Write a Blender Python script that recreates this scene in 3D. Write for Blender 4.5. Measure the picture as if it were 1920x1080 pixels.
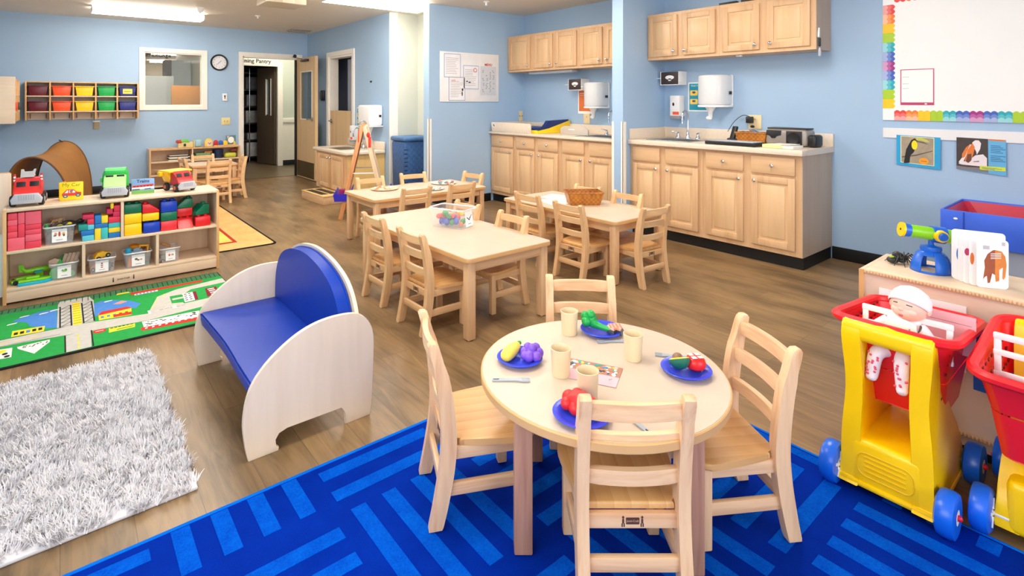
import bpy, bmesh, math, random
from mathutils import Vector, Matrix, Euler
PI = math.pi
for o in list(bpy.data.objects): bpy.data.objects.remove(o)
SC = bpy.context.scene
COL = SC.collection
# ---------------------------------------------------------------- camera, world, exposure
YAW = 38.277
cam_d = bpy.data.cameras.new('camera'); cam = bpy.data.objects.new('camera', cam_d); COL.objects.link(cam)
cam.location = (0, 0, 1.29); cam.rotation_euler = (PI/2, 0, math.radians(-YAW))
cam_d.sensor_width = 36; cam_d.lens = 36*1008/1920
cam_d.shift_x = 52/1920; cam_d.shift_y = -350/1920
cam_d.clip_start = .05; cam_d.clip_end = 60
SC.camera = cam
vs = SC.view_settings
vs.view_transform = 'Standard'; vs.look = 'None'; vs.gamma = 1; vs.use_curve_mapping = False
vs.exposure = 0.15
W = bpy.data.worlds.new('world'); SC.world = W; W.use_nodes = True
W.node_tree.nodes['Background'].inputs[0].default_value = (.8, .9, 1, 1)
W.node_tree.nodes['Background'].inputs[1].default_value = .3
LAMP = 21.0      # emission of the fluorescent diffusers
# fill lights added in unseen wall openings behind and left of the camera
def area(name, loc, rot, sx, sy, e, col):
    d = bpy.data.lights.new(name, 'AREA'); d.shape = 'RECTANGLE'; d.size = sx; d.size_y = sy; d.energy = e; d.color = col
    o = bpy.data.objects.new(name, d); COL.objects.link(o); o.location = loc; o.rotation_euler = rot; return o
area('rear_fill', (1.3, -2.75, 1.45), (PI/2, 0, 0), 3.2, 1.7, 80, (.97, .98, 1))
area('side_fill', (-.745, .55, 1.45), (0, -PI/2, 0), 1.3, 2.2, 42, (1, .99, .97))  # unseen side fill, added for the cart fronts
SC.cycles.diffuse_bounces = 6
random.seed(7)

# ---------------------------------------------------------------- materials
def lin(c):
    c = c/255
    return c/12.92 if c <= .04045 else ((c+.055)/1.055)**2.4
def rgb(c): return (lin(c[0]), lin(c[1]), lin(c[2]), 1)
MATS = {}
def base(name):
    m = bpy.data.materials.new(name); m.use_nodes = True
    return m, m.node_tree, m.node_tree.nodes['Principled BSDF']
def coords(nt, scale=(1, 1, 1), kind='Object', rot=(0, 0, 0)):
    tc = nt.nodes.new('ShaderNodeTexCoord'); mp = nt.nodes.new('ShaderNodeMapping')
    mp.inputs['Scale'].default_value = scale; mp.inputs['Rotation'].default_value = rot
    nt.links.new(tc.outputs[kind], mp.inputs[0]); return mp.outputs[0]
def noise(nt, vec, scale=5, detail=3, rough=.5, dist=0):
    n = nt.nodes.new('ShaderNodeTexNoise'); n.inputs['Scale'].default_value = scale; n.inputs['Detail'].default_value = detail
    n.inputs['Roughness'].default_value = rough; n.inputs['Distortion'].default_value = dist
    nt.links.new(vec, n.inputs['Vector']); return n.outputs['Fac']
def ramp(nt, fac, stops):
    r = nt.nodes.new('ShaderNodeValToRGB'); e = r.color_ramp.elements
    while len(e) > 1: e.remove(e[0])
    e[0].position = stops[0][0]; e[0].color = stops[0][1]
    for p, c in stops[1:]:
        k = e.new(p); k.color = c
    nt.links.new(fac, r.inputs[0]); return r.outputs[0]
def mix(nt, fac, a, b, mode='MIX'):
    m = nt.nodes.new('ShaderNodeMix'); m.data_type = 'RGBA'; m.blend_type = mode
    for s, v in ((0, fac), (6, a), (7, b)):
        if hasattr(v, 'links') or hasattr(v, 'is_output'): nt.links.new(v, m.inputs[s])
        else: m.inputs[s].default_value = v
    return m.outputs[2]
def bump(nt, bs, h, strength=.2, dist=.01):
    b = nt.nodes.new('ShaderNodeBump'); b.inputs['Strength'].default_value = strength; b.inputs['Distance'].default_value = dist
    nt.links.new(h, b.inputs['Height']); nt.links.new(b.outputs[0], bs.inputs['Normal'])
def plain(name, c, rough=.5, metal=0, var=.04, vs_=6, bmp=0, bs_=60, spec=.5, emit=0, sheen=0):
    if name in MATS: return MATS[name]
    m, nt, b = base(name)
    v = coords(nt); f = noise(nt, v, vs_, 2)
    lo = tuple(x*(1-var) for x in rgb(c)[:3])+(1,); hi = tuple(min(1, x*(1+var)) for x in rgb(c)[:3])+(1,)
    nt.links.new(ramp(nt, f, [(.3, lo), (.7, hi)]), b.inputs['Base Color'])
    b.inputs['Roughness'].default_value = rough; b.inputs['Metallic'].default_value = metal
    b.inputs['Specular IOR Level'].default_value = spec
    if bmp: bump(nt, b, noise(nt, v, bs_, 3), bmp)
    if emit: b.inputs['Emission Color'].default_value = rgb(c); b.inputs['Emission Strength'].default_value = emit
    if sheen: b.inputs['Sheen Weight'].default_value = sheen
    MATS[name] = m; return m
def wood(name, c1, c2, axis='Z', rough=.45, s=1.0, planks=0):
    if name in MATS: return MATS[name]
    m, nt, b = base(name)
    st = {'X': (1.2, 16, 16), 'Y': (16, 1.2, 16), 'Z': (16, 16, 1.2)}[axis]
    v = coords(nt, tuple(x*s for x in st))
    f = noise(nt, v, 1.3, 4, .55, 1.2); g = noise(nt, v, 6, 2, .6)
    col = ramp(nt, f, [(.25, rgb(c2)), (.5, rgb(c1)), (.8, rgb(tuple(min(255, x*1.03) for x in c1)))])
    col = mix(nt, .18, col, ramp(nt, g, [(.35, rgb(c2)), (.6, rgb(c1))]))
    if planks:
        v2 = coords(nt, (1/planks, 1, 1)); wv = nt.nodes.new('ShaderNodeTexWave'); wv.inputs['Scale'].default_value = .5
        wv.wave_profile = 'SAW'; wv.bands_direction = 'X'; nt.links.new(v2, wv.inputs[0])
        col = mix(nt, .5, col, ramp(nt, wv.outputs[1], [(0, rgb(tuple(x*.75 for x in c2))), (.03, rgb(c1)), (1, rgb(c2))]), 'MIX')
    nt.links.new(col, b.inputs['Base Color'])
    b.inputs['Roughness'].default_value = rough
    bump(nt, b, g, .05)
    MATS[name] = m; return m
def glass(name, c=(235, 240, 245), alpha=.25, rough=.1):
    if name in MATS: return MATS[name]
    m, nt, b = base(name)
    b.inputs['Base Color'].default_value = rgb(c); b.inputs['Roughness'].default_value = rough
    b.inputs['Alpha'].default_value = alpha; b.inputs['Specular IOR Level'].default_value = .6
    MATS[name] = m; return m

HON = dict(c1=(226, 184, 134), c2=(206, 158, 106))
M_chair = {a: wood('chair_wood_'+a, (226, 186, 138), (208, 162, 112), a, .4) for a in 'XYZ'}
M_pale = {a: wood('pale_chair_wood_'+a, (236, 196, 152), (210, 154, 108), a, .4) for a in 'XYZ'}
M_seat = wood('seat_planks', (226, 178, 116), (206, 150, 86), 'Y', .35, planks=.07)
M_lam = plain('laminate_top', (206, 186, 164), .38, var=.03, vs_=9)
M_lamedge = plain('laminate_edge', (214, 168, 112), .4)
M_leg = {a: wood('leg_wood_'+a, (220, 180, 136), (200, 156, 110), a, .4) for a in 'XYZ'}
M_cab = {a: wood('maple_'+a, (218, 180, 138), (200, 158, 114), a, .4, .5) for a in 'XYZ'}
M_panel = wood('maple_panel', (226, 190, 146), (210, 170, 122), 'Z', .38, .4)
M_cabside = wood('cabinet_side', (190, 168, 146), (178, 154, 130), 'Z', .45, .4)
M_birch = {a: wood('birch_'+a, (236, 218, 194), (228, 206, 180), a, .4, .5) for a in 'XYZ'}
M_shelf = {a: wood('shelf_birch_'+a, (230, 204, 174), (220, 190, 158), a, .42, .5) for a in 'XYZ'}
M_edge = wood('shelf_edge', (224, 176, 118), (206, 156, 100), 'Z', .4)
M_top = plain('worktop', (228, 212, 192), .35, var=.03, vs_=40)
M_steel = plain('steel', (190, 190, 190), .28, 1, var=.02)
M_chrome = plain('chrome', (215, 215, 218), .12, 1, var=.02)
M_black = plain('black_plastic', (20, 20, 22), .4)
M_white = plain('white_plastic', (240, 240, 240), .3, var=.01)
M_paper = plain('paper', (246, 246, 244), .7, var=.01)
M_ink = plain('ink', (45, 45, 50), .7)
M_red = plain('red_plastic', (222, 38, 34), .32)
M_yel = plain('yellow_plastic', (255, 206, 0), .32)
M_blue = plain('blue_plastic', (20, 100, 210), .3)
M_grn = plain('green_plastic', (40, 160, 70), .35)
M_tire = plain('tyre_rubber', (34, 32, 34), .7)

# ---------------------------------------------------------------- mesh builder
class B:
    def __init__(s): s.bm = bmesh.new(); s.mi = 0; s.T = Matrix.Identity(4)
    def m(s, i): s.mi = i; return s
    def _add(s, t, smooth=True, M=None):
        bmesh.ops.recalc_face_normals(t, faces=t.faces)
        for f in t.faces: f.material_index = s.mi; f.smooth = smooth
        X = s.T @ M if M else s.T
        bmesh.ops.transform(t, matrix=X, verts=t.verts)
        me = bpy.data.meshes.new('t'); t.to_mesh(me); t.free(); s.bm.from_mesh(me); bpy.data.meshes.remove(me); return s
    def box(s, x0, x1, y0, y1, z0, z1, r=0, seg=2, M=None, taper=None):
        t = bmesh.new(); bmesh.ops.create_cube(t, size=1)
        bmesh.ops.transform(t, matrix=Matrix.Translation(((x0+x1)/2, (y0+y1)/2, (z0+z1)/2)) @ Matrix.Diagonal((x1-x0, y1-y0, z1-z0, 1)), verts=t.verts)
        if taper:
            cx, cy = (x0+x1)/2, (y0+y1)/2
            for v in t.verts:
                if v.co.z < (z0+z1)/2: v.co.x = cx+(v.co.x-cx)*taper[0]; v.co.y = cy+(v.co.y-cy)*taper[1]
        if r: bmesh.ops.bevel(t, geom=t.edges[:], offset=r, segments=seg, profile=.5, affect='EDGES', clamp_overlap=True)
        return s._add(t, True, M)
    def beam(s, p, q, w, h, r=0, up=(0, 0, 1)):
        p = Vector(p); q = Vector(q); d = q-p; L = d.length; z = d.normalized(); u = Vector(up)
        if abs(z.dot(u)) > .99: u = Vector((0, 1, 0))
        x = u.cross(z).normalized(); y = z.cross(x)
        M = Matrix((x, y, z)).transposed().to_4x4(); M.translation = p
        return s.box(-w/2, w/2, -h/2, h/2, 0, L, r, M=M)
    def cyl(s, p, q, r1, r2=None, seg=16, cap=True):
        p = Vector(p); q = Vector(q); d = q-p; r2 = r1 if r2 is None else r2
        t = bmesh.new(); bmesh.ops.create_cone(t, cap_ends=cap, segments=seg, radius1=r1, radius2=r2, depth=d.length)
        M = Matrix.Translation((p+q)/2) @ d.to_track_quat('Z', 'Y').to_matrix().to_4x4()
        return s._add(t, True, M)
    def ball(s, c, r, rot=(0, 0, 0), seg=16):
        if not hasattr(r, '__len__'): r = (r, r, r)
        t = bmesh.new(); bmesh.ops.create_uvsphere(t, u_segments=seg, v_segments=max(6, seg//2), radius=1)
        M = Matrix.Translation(c) @ Euler(rot).to_matrix().to_4x4() @ Matrix.Diagonal((*r, 1))
        return s._add(t, True, M)
    def lathe(s, prof, c=(0, 0, 0), seg=24, M=None, sx=1, sy=1):
        t = bmesh.new(); rings = []
        for r, z in prof:
            if r < 1e-6: rings.append([t.verts.new((0, 0, z))])
            else: rings.append([t.verts.new((r*math.cos(2*PI*i/seg)*sx, r*math.sin(2*PI*i/seg)*sy, z)) for i in range(seg)])
        for a, b in zip(rings, rings[1:]):
            for i in range(seg):
                j = (i+1) % seg
                if len(a) == 1 and len(b) == 1: break
                if len(a) == 1: t.faces.new((a[0], b[i], b[j]))
                elif len(b) == 1: t.faces.new((a[i], b[0], a[j]))
                else: t.faces.new((a[i], a[j], b[j], b[i]))
        X = Matrix.Translation(c) @ (M if M else Matrix.Identity(4))
        return s._add(t, True, X)
    def prism(s, pts, a0, a1, plane='xy', r=0, seg=2):
        """pts 2D outline; extruded from a0 to a1 along the third axis"""
        def P(u, v, a): return {'xy': (u, v, a), 'xz': (u, a, v), 'yz': (a, u, v)}[plane]
        t = bmesh.new(); lo = [t.verts.new(P(u, v, a0)) for u, v in pts]; hi = [t.verts.new(P(u, v, a1)) for u, v in pts]
        f1 = t.faces.new(lo); f2 = t.faces.new(hi[::-1]); n = len(pts)
        for i in range(n): t.faces.new((lo[i], lo[(i+1) % n], hi[(i+1) % n], hi[i]))
        if r:
            es = [e for e in t.edges if e in f1.edges[:] or e in f2.edges[:]]
            bmesh.ops.bevel(t, geom=es, offset=r, segments=seg, profile=.5, affect='EDGES', clamp_overlap=True)
        return s._add(t, True)
    def flat(s, pts, a, plane='xy', flip=False):
        def P(u, v): return {'xy': (u, v, a), 'xz': (u, a, v), 'yz': (a, u, v)}[plane]
        t = bmesh.new(); f = t.faces.new([t.verts.new(P(u, v)) for u, v in pts])
        bmesh.ops.triangulate(t, faces=t.faces[:])
        for f in t.faces: f.material_index = s.mi
        n = {'xy': Vector((0, 0, 1)), 'xz': Vector((0, -1, 0)), 'yz': Vector((-1, 0, 0))}[plane]
        t.normal_update()
        for f in t.faces:
            if f.normal.dot(n) < 0: f.normal_flip()
        bmesh.ops.transform(t, matrix=s.T, verts=t.verts)
        me = bpy.data.meshes.new('t'); t.to_mesh(me); t.free(); s.bm.from_mesh(me); bpy.data.meshes.remove(me); return s
    def tube(s, pts, r, seg=8, closed=False):
        pts = [Vector(p) for p in pts]; t = bmesh.new(); rings = []; n = len(pts)
        rr = r if hasattr(r, '__len__') else [r]*n
        prev = None
        for i, p in enumerate(pts):
            d = (pts[(i+1) % n]-pts[i-1]) if closed else (pts[min(i+1, n-1)]-pts[max(i-1, 0)])
            d.normalize()
            if prev is None: x = d.orthogonal().normalized()
            else: x = (prev-d*prev.dot(d)).normalized()
            prev = x; y = d.cross(x)
            rings.append([t.verts.new(p+(x*math.cos(2*PI*k/seg)+y*math.sin(2*PI*k/seg))*rr[i]) for k in range(seg)])
        for i in range(n if closed else n-1):
            a, b = rings[i], rings[(i+1) % n]
            for k in range(seg): t.faces.new((a[k], a[(k+1) % seg], b[(k+1) % seg], b[k]))
        if not closed: t.faces.new(rings[0][::-1]); t.faces.new(rings[-1])
        return s._add(t, True)
    def weld(s, d=.0004):
        bmesh.ops.remove_doubles(s.bm, verts=s.bm.verts, dist=d); return s
    def grid(s, f, nu, nv):
        """open surface through f(u,v)"""
        t = bmesh.new(); V = [[t.verts.new(f(i/nu, j/nv)) for j in range(nv+1)] for i in range(nu+1)]
        for i in range(nu):
            for j in range(nv): t.faces.new((V[i][j], V[i+1][j], V[i+1][j+1], V[i][j+1]))
        return s._add(t, True)
def rr(w, h, r, n=5, cx=0, cy=0):
    """rounded rectangle outline"""
    o = []
    for sx, sy, a in ((1, 1, 0), (-1, 1, 90), (-1, -1, 180), (1, -1, 270)):
        for k in range(n+1):
            t = math.radians(a+90*k/n); o.append((cx+sx*(w/2-r)+r*math.cos(t), cy+sy*(h/2-r)+r*math.sin(t)))
    return o
def ell(cx, cy, a, b, n=20, rot=0):
    return [(cx+a*math.cos(2*PI*k/n)*math.cos(rot)-b*math.sin(2*PI*k/n)*math.sin(rot), cy+a*math.cos(2*PI*k/n)*math.sin(rot)+b*math.sin(2*PI*k/n)*math.cos(rot)) for k in range(n)]
def smooth_path(pts, n=6, closed=False):
    out = []; N = len(pts)
    rng = range(N) if closed else range(N-1)
    for i in rng:
        g = (lambda k: Vector(pts[k % N])) if closed else (lambda k: Vector(pts[min(max(k, 0), N-1)]))
        p0, p1, p2, p3 = g(i-1), g(i), g(i+1), g(i+2)
        for k in range(n):
            t = k/n; out.append(.5*((2*p1)+(-p0+p2)*t+(2*p0-5*p1+4*p2-p3)*t*t+(-p0+3*p1-3*p2+p3)*t**3))
    if not closed: out.append(Vector(pts[-1]))
    return [tuple(v) for v in out]

# ---------------------------------------------------------------- object helpers
def part(name, b, mats, parent=None, label=None):
    me = bpy.data.meshes.new(name)
    if isinstance(b, B): b.bm.to_mesh(me); b.bm.free()
    else: me = b
    if not isinstance(mats, (list, tuple)): mats = [mats]
    for m in mats: me.materials.append(m)
    try: me.set_sharp_from_angle(angle=math.radians(38))
    except Exception: pass
    o = bpy.data.objects.new(name, me); COL.objects.link(o)
    if parent: o.parent = parent
    if label: o['label'] = label
    return o
def tag(o, label, cat, group=None, kind=None):
    o['label'] = label; o['category'] = cat
    if group: o['group'] = group
    if kind: o['kind'] = kind
    return o
def thing(name, label, cat, loc=(0, 0, 0), rz=0, group=None):
    o = bpy.data.objects.new(name, None); COL.objects.link(o); o.empty_display_size = .05
    o.location = loc; o.rotation_euler = (0, 0, rz); return tag(o, label, cat, group)
def solo(name, b, mats, label, cat, loc=(0, 0, 0), rz=0, group=None, rot=None):
    o = part(name, b, mats); o.location = loc; o.rotation_euler = rot if rot else (0, 0, rz); return tag(o, label, cat, group)
def struct(name, b, mats, parent=None):
    o = part(name, b, mats, parent)
    if not parent: o['kind'] = 'structure'
    return o
def dup(root, loc, rz, label, group=None):
    def cp(o, par):
        c = o.copy(); COL.objects.link(c)
        if par: c.parent = par
        for ch in o.children: cp(ch, c)
        return c
    r = cp(root, None); r.location = loc; r.rotation_euler = (0, 0, rz); r['label'] = label
    if group: r['group'] = group
    return r
def text(b, s, size, M, mi=0, depth=0, bold=False):
    c = bpy.data.curves.new('txt', 'FONT'); c.body = s; c.size = size; c.align_x = 'CENTER'; c.align_y = 'CENTER'; c.extrude = depth
    c.resolution_u = 2
    if bold: c.offset = size*.02
    o = bpy.data.objects.new('txt', c); COL.objects.link(o)
    dg = bpy.context.evaluated_depsgraph_get(); me = bpy.data.meshes.new_from_object(o.evaluated_get(dg))
    bpy.data.objects.remove(o); me.transform(b.T @ M)
    t = bmesh.new(); t.from_mesh(me)
    for f in t.faces: f.material_index = mi
    me2 = bpy.data.meshes.new('t'); t.to_mesh(me2); t.free(); b.bm.from_mesh(me2); return b
def MT(loc, face='-y', roll=0):
    """matrix that lays XY-plane lettering on a plane facing the given way"""
    R = {'-y': Euler((PI/2, 0, 0)), '-x': Euler((PI/2, 0, -PI/2)), 'z': Euler((0, 0, roll)), '+x': Euler((PI/2, 0, PI/2))}[face].to_matrix().to_4x4()
    return Matrix.Translation(loc) @ R
# ================================================================ the room
ZC = 2.46
def wallmat(name, c):
    m, nt, b = base(name); v = coords(nt)
    f = noise(nt, v, 1.2, 2); nt.links.new(ramp(nt, f, [(.3, rgb(c)), (.7, rgb(tuple(x*1.02 for x in c)))]), b.inputs['Base Color'])
    b.inputs['Roughness'].default_value = .55; bump(nt, b, noise(nt, v, 160, 2), .04, .002); return m
M_wall = wallmat('wall_paint', (160, 189, 218))
M_cream = wallmat('cream_wall', (208, 211, 199))
M_ceil = wallmat('ceiling_paint', (228, 218, 202))
M_trim = plain('trim_paint', (240, 236, 228), .4, var=.01)
M_base = plain('black_rubber_base', (14, 14, 15), .5)
def floor_mat():
    m, nt, b = base('vinyl_planks')
    v = coords(nt, (1, 1, 1), rot=(0, 0, PI/2))
    br = nt.nodes.new('ShaderNodeTexBrick'); br.inputs['Scale'].default_value = 1
    br.inputs['Brick Width'].default_value = 1.22; br.inputs['Row Height'].default_value = .18; br.inputs['Mortar Size'].default_value = .0012
    br.offset = .37; br.inputs['Bias'].default_value = 0
    br.inputs['Color1'].default_value = (0, 0, 0, 1); br.inputs['Color2'].default_value = (1, 1, 1, 1); br.inputs['Mortar'].default_value = (.2, .2, .2, 1)
    nt.links.new(v, br.inputs['Vector'])
    tone = ramp(nt, br.outputs['Color'], [(0, rgb((84, 67, 44))), (.3, rgb((126, 99, 64))), (.65, rgb((148, 117, 76))), (1, rgb((100, 80, 54)))])
    # per plank shift of the grain
    add = nt.nodes.new('ShaderNodeVectorMath'); add.operation = 'MULTIPLY_ADD'; add.inputs[1].default_value = (7, 3, 0)
    nt.links.new(br.outputs['Color'], add.inputs[0]); nt.links.new(coords(nt, (9, 1, 1)), add.inputs[2])
    g = noise(nt, add.outputs[0], 2.4, 5, .62, 1.6)
    grain = ramp(nt, g, [(.3, rgb((60, 46, 30))), (.42, rgb((102, 81, 54))), (.55, rgb((136, 108, 72))), (.75, rgb((164, 132, 90)))])
    c = mix(nt, .55, tone, grain)
    p = noise(nt, coords(nt, (3, 1, 1)), 1.7, 3)
    c = mix(nt, .35, c, ramp(nt, p, [(.38, rgb((84, 65, 44))), (.58, rgb((162, 131, 93)))]))
    c = mix(nt, br.outputs['Fac'], c, rgb((96, 76, 58)))
    nt.links.new(c, b.inputs['Base Color']); b.inputs['Roughness'].default_value = .36
    bump(nt, b, g, .04, .004); return m
M_floor = floor_mat()
T = .12
YN = -2.8
b = B().box(-.9, 5.2, YN-.2, 9.36, -.1, 0)
struct('floor', b, M_floor)
b = B().box(-.9, 5.2, YN-.2, 9.36, ZC, ZC+.1)
struct('ceiling', b, M_ceil)
# back wall with window and door openings
WX0, WX1, WZ0, WZ1 = .97, 1.745, 1.222, 2.02
DX0, DX1, DZ = 2.33, 3.24, 2.03
b = B()
b.box(-.9, WX0, 9.3, 9.42, 0, ZC).box(WX0, WX1, 9.3, 9.42, 0, WZ0).box(WX0, WX1, 9.3, 9.42, WZ1, ZC).box(WX1, DX0, 9.3, 9.42, 0, ZC)
b.box(DX0, DX1, 9.3, 9.42, DZ, ZC).box(DX1, 3.52, 9.3, 9.42, 0, ZC)
struct('wall_back', b, M_wall)
struct('wall_left', B().box(-.87, -.75, YN, -.6, 0, ZC).box(-.87, -.75, 1.7, 9.3, 0, ZC).box(-.87, -.75, -.6, 1.7, 0, .75).box(-.87, -.75, -.6, 1.7, 2.15, ZC), M_wall)  # gap beside the camera added for the side fill light
struct('wall_right', B().box(5.0, 5.12, YN, 5.57, 0, ZC), M_wall)
# door wall (x = 3.4) with the half-door opening
HY0, HY1 = 7.45, 8.33
b = B().box(3.4, 3.52, 6.32, HY0, 0, ZC).box(3.4, 3.52, HY1, 9.3, 0, ZC).box(3.4, 3.52, HY0, HY1, 2.0, ZC)
struct('wall_doorway', b, M_wall)
struct('wall_niche', B().box(3.52, 3.83, 6.32, 6.44, 0, ZC).box(3.83, 3.95, 5.57, 6.44, 0, ZC), M_cream)
struct('wall_noticeboard', B().box(3.46, 5.0, 5.45, 5.57, 0, ZC), M_wall)
struct('wall_partition', B().box(4.3, 5.0, 3.27, 3.4, 0, ZC), M_wall)
# wall behind the camera with a wide opening added for the rear fill light
b = B().box(-.9, -.4, YN-.12, YN, 0, ZC).box(3.0, 5.12, YN-.12, YN, 0, ZC).box(-.4, 3.0, YN-.12, YN, 0, .55).box(-.4, 3.0, YN-.12, YN, 2.35, ZC)
struct('wall_front', b, M_wall)
# corner guards and the white strips
struct('trim_1', B().box(4.292, 4.3, 3.262, 3.29, 0, 1.09).box(4.292, 4.33, 3.255, 3.27, 0, 1.09).box(4.292, 4.3, 3.375, 3.4, 0, 1.09), M_trim)
struct('trim_2', B().box(3.452, 3.49, 5.44, 5.45, 0, 1.08).box(3.45, 3.46, 5.44, 5.475, 0, 1.08), M_trim)
struct('trim_3', B().box(3.396, 3.52, 6.31, 6.32, 0, ZC), M_trim)
def bb(name, *boxes):
    b = B()
    for q in boxes: b.box(*q, 0, .1, .003)
    struct(name, b, M_base)
bb('baseboard_right', (4.985, 5.0, YN, 1.70))
bb('baseboard_back', (-.75, 2.25, 9.285, 9.3))
bb('baseboard_left', (-.75, -.735, YN, 9.285))
bb('baseboard_doorway', (3.385, 3.4, 6.32, 6.46), (3.385, 3.4, 8.42, 9.285))
bb('baseboard_noticeboard', (3.5, 4.4, 5.435, 5.45))
bb('baseboard_niche', (3.53, 3.815, 6.305, 6.32), (3.815, 3.83, 5.57, 6.32))

# ---- window to the next room
def frame(b, x0, x1, z0, z1, y, w=.06, d=.02, bottom=True):
    b.box(x0-w, x0, y-d, y, z0-(w if bottom else 0), z1+w).box(x1, x1+w, y-d, y, z0-(w if bottom else 0), z1+w).box(x0, x1, y-d, y, z1, z1+w)
    if bottom: b.box(x0, x1, y-d, y, z0-w, z0)
w1 = B(); frame(w1, WX0, WX1, WZ0, WZ1, 9.3, .062); w1.box(WX0, WX0+.015, 9.3, 9.42, WZ0, WZ1).box(WX1-.015, WX1, 9.3, 9.42, WZ0, WZ1).box(WX0+.015, WX1-.015, 9.3, 9.42, WZ1-.015, WZ1).box(WX0+.015, WX1-.015, 9.3, 9.42, WZ0, WZ0+.015)
win = struct('window_1', w1, M_trim)
part('pane', B().box(WX0+.015, WX1-.015, 9.358, 9.362, WZ0+.015, WZ1-.015), glass('window_glass', (200, 205, 200), .08, .02), win)
# ---- lounge behind the window
M_lc = plain('lounge_paint', (196, 186, 168), .7); M_gray = plain('grey_panel', (158, 166, 168), .6)
struct('floor_lounge', B().box(-1, 2.15, 9.42, 19.6, -.1, 0), M_floor)
struct('ceiling_lounge', B().box(-1, 4.2, 9.42, 19.6, 2.46, 2.6) if False else B().box(-1, 2.08, 9.42, 13.5, 2.46, 2.6).box(-1, 4.2, 13.5, 19.6, 2.46, 2.6), M_lc)
struct('wall_lounge', B().box(-1, 4.2, 19.5, 19.6, 0, 2.46).box(-1.1, -1, 9.42, 19.6, 0, 2.46).box(4.2, 4.3, 13.5, 19.6, 0, 2.46), M_lc)
struct('wall_hall_side', B().box(2.08, 2.15, 9.42, 11.0, 0, 2.6), M_lc)
solo('cork_board', B().box(0, .44, 0, .03, 0, .42, .004), plain('cork', (190, 128, 62), .8, var=.1, vs_=60), 'large plain cork board seen low behind the window at back', 'cork board', (1.49, 10.5, 1.14))
solo('room_divider', B().box(0, .62, 0, .05, 0, 1.74, .01), M_gray, 'tall grey panel divider behind the left half of the back window', 'divider', (.98, 11.0, 0))
t = thing('tall_cabinet', 'dark tall cabinet with a pale door seen behind the back window', 'cabinet', (1.66, 12.1, 0))
part('body', B().box(-.05, .06, 0, .35, 0, 2.1), plain('dark_gap', (44, 42, 44), .6), t); part('door', B().box(.06, .40, -.02, .3, 0, 2.1), plain('pale_blue_door', (176, 190, 200), .6), t)
b = B(); text(b, 'Staff Lounge', .085, MT((1.115, 9.355, 1.982), '-y'), bold=True)
part('lettering', b, M_ink, win, 'black lounge lettering along the top of the pane')
solo('lounge_light', B().box(0, 1.1, 0, .25, 0, .05, .01), plain('lounge_tube', (255, 244, 225), .5, emit=24), 'added lounge fill light out of sight above the back window', 'ceiling light', (.6, 9.9, 2.40))  # hidden lamp added to brighten the lounge
for i, y in enumerate((14.6, 17.6)):
    solo('lounge_light', B().box(0, 1.6, 0, .3, 0, .05, .01), plain('lounge_tube', (255, 244, 225), .5, emit=24), ('nearer' if i == 0 else 'farther')+' bright ceiling tube seen through the back window', 'ceiling light', (1.7+.3*i, y, 2.40), group='lounge tubes')
# ---- hall and pantry behind the open door
struct('floor_hall', B().box(2.15, 6, 9.42, 14, -.1, 0), plain('hall_floor', (112, 96, 74), .35, var=.15, vs_=3))
struct('ceiling_hall', B().box(2.15, 6, 9.42, 14, 2.6, 2.7), M_lc)
M_hall = wallmat('hall_paint', (196, 204, 194))
struct('wall_hall_back', B().box(3.44, 6, 11.05, 11.15, .95, 2.6).box(2.15, 2.66, 11.05, 11.15, 0, 2.6).box(2.66, 3.44, 11.05, 11.15, 1.99, 2.6).box(2.08, 2.15, 11.0, 14, 0, 2.6).box(2.15, 6, 13.4, 13.5, 0, 2.6).box(4.6, 4.7, 9.42, 13.4, 0, 2.6).box(3.52, 4.7, 9.42, 9.5, 0, 2.6), M_hall)
struct('wall_hall_wainscot', B().box(3.44, 6, 11.05, 11.15, 0, .95).box(3.5, 6, 11.02, 11.05, .86, .95, .005), M_trim)
bb('baseboard_hall', (3.53, 4.6, 11.03, 11.05))
struct('trim_4', B().box(3.42, 3.52, 11.0, 11.05, 0, 2.09).box(2.6, 2.68, 11.0, 11.05, 0, 2.09).box(2.68, 3.42, 11.0, 11.05, 1.985, 2.02), M_trim)
b = B(); text(b, 'Dining Pantry', .11, MT((2.98, 10.985, 2.075), '-y'), bold=True); b.m(1).box(2.55, 3.42, 10.99, 11.0, 2.0, 2.25)
solo('pantry_sign', b, [M_ink, M_trim], 'black lettered pantry sign above the dark inner doorway', 'sign')
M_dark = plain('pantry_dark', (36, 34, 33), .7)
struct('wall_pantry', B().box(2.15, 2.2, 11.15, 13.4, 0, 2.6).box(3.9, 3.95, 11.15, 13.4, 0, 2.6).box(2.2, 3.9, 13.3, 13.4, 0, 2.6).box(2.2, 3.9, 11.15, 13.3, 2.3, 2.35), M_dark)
t = thing('wire_shelving', 'black shelving with bright metal posts inside the dark pantry', 'shelving', (2.78, 12.1, 0))
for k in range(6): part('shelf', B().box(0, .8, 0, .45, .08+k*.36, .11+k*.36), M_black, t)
for x in (.39, .8):
    part('post', B().cyl((x, -.01, 0), (x, -.01, 2.0), .012), M_chrome, t)
for k, (x, w, h, c) in enumerate([(.34, .3, .3, (210, 208, 206)), (.36, .28, .14, (190, 192, 196)), (.32, .3, .26, (150, 148, 146)), (.34, .2, .24, (150, 150, 154)), (.32, .25, .26, (110, 110, 114))]):
    solo('storage_box', B().box(0, w, 0, .3, 0, h, .01), plain('box%d' % k, c, .5, var=.12, vs_=14), ['white carton on the bottom pantry shelf', 'small pale carton on the second pantry shelf', 'grey bin on the third pantry shelf', 'grey bag on the fourth pantry shelf', 'dark bin on the fifth pantry shelf'][k], 'box', (2.78+x, 12.12, .111+k*.36), group='boxes on the pantry shelving')
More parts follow.
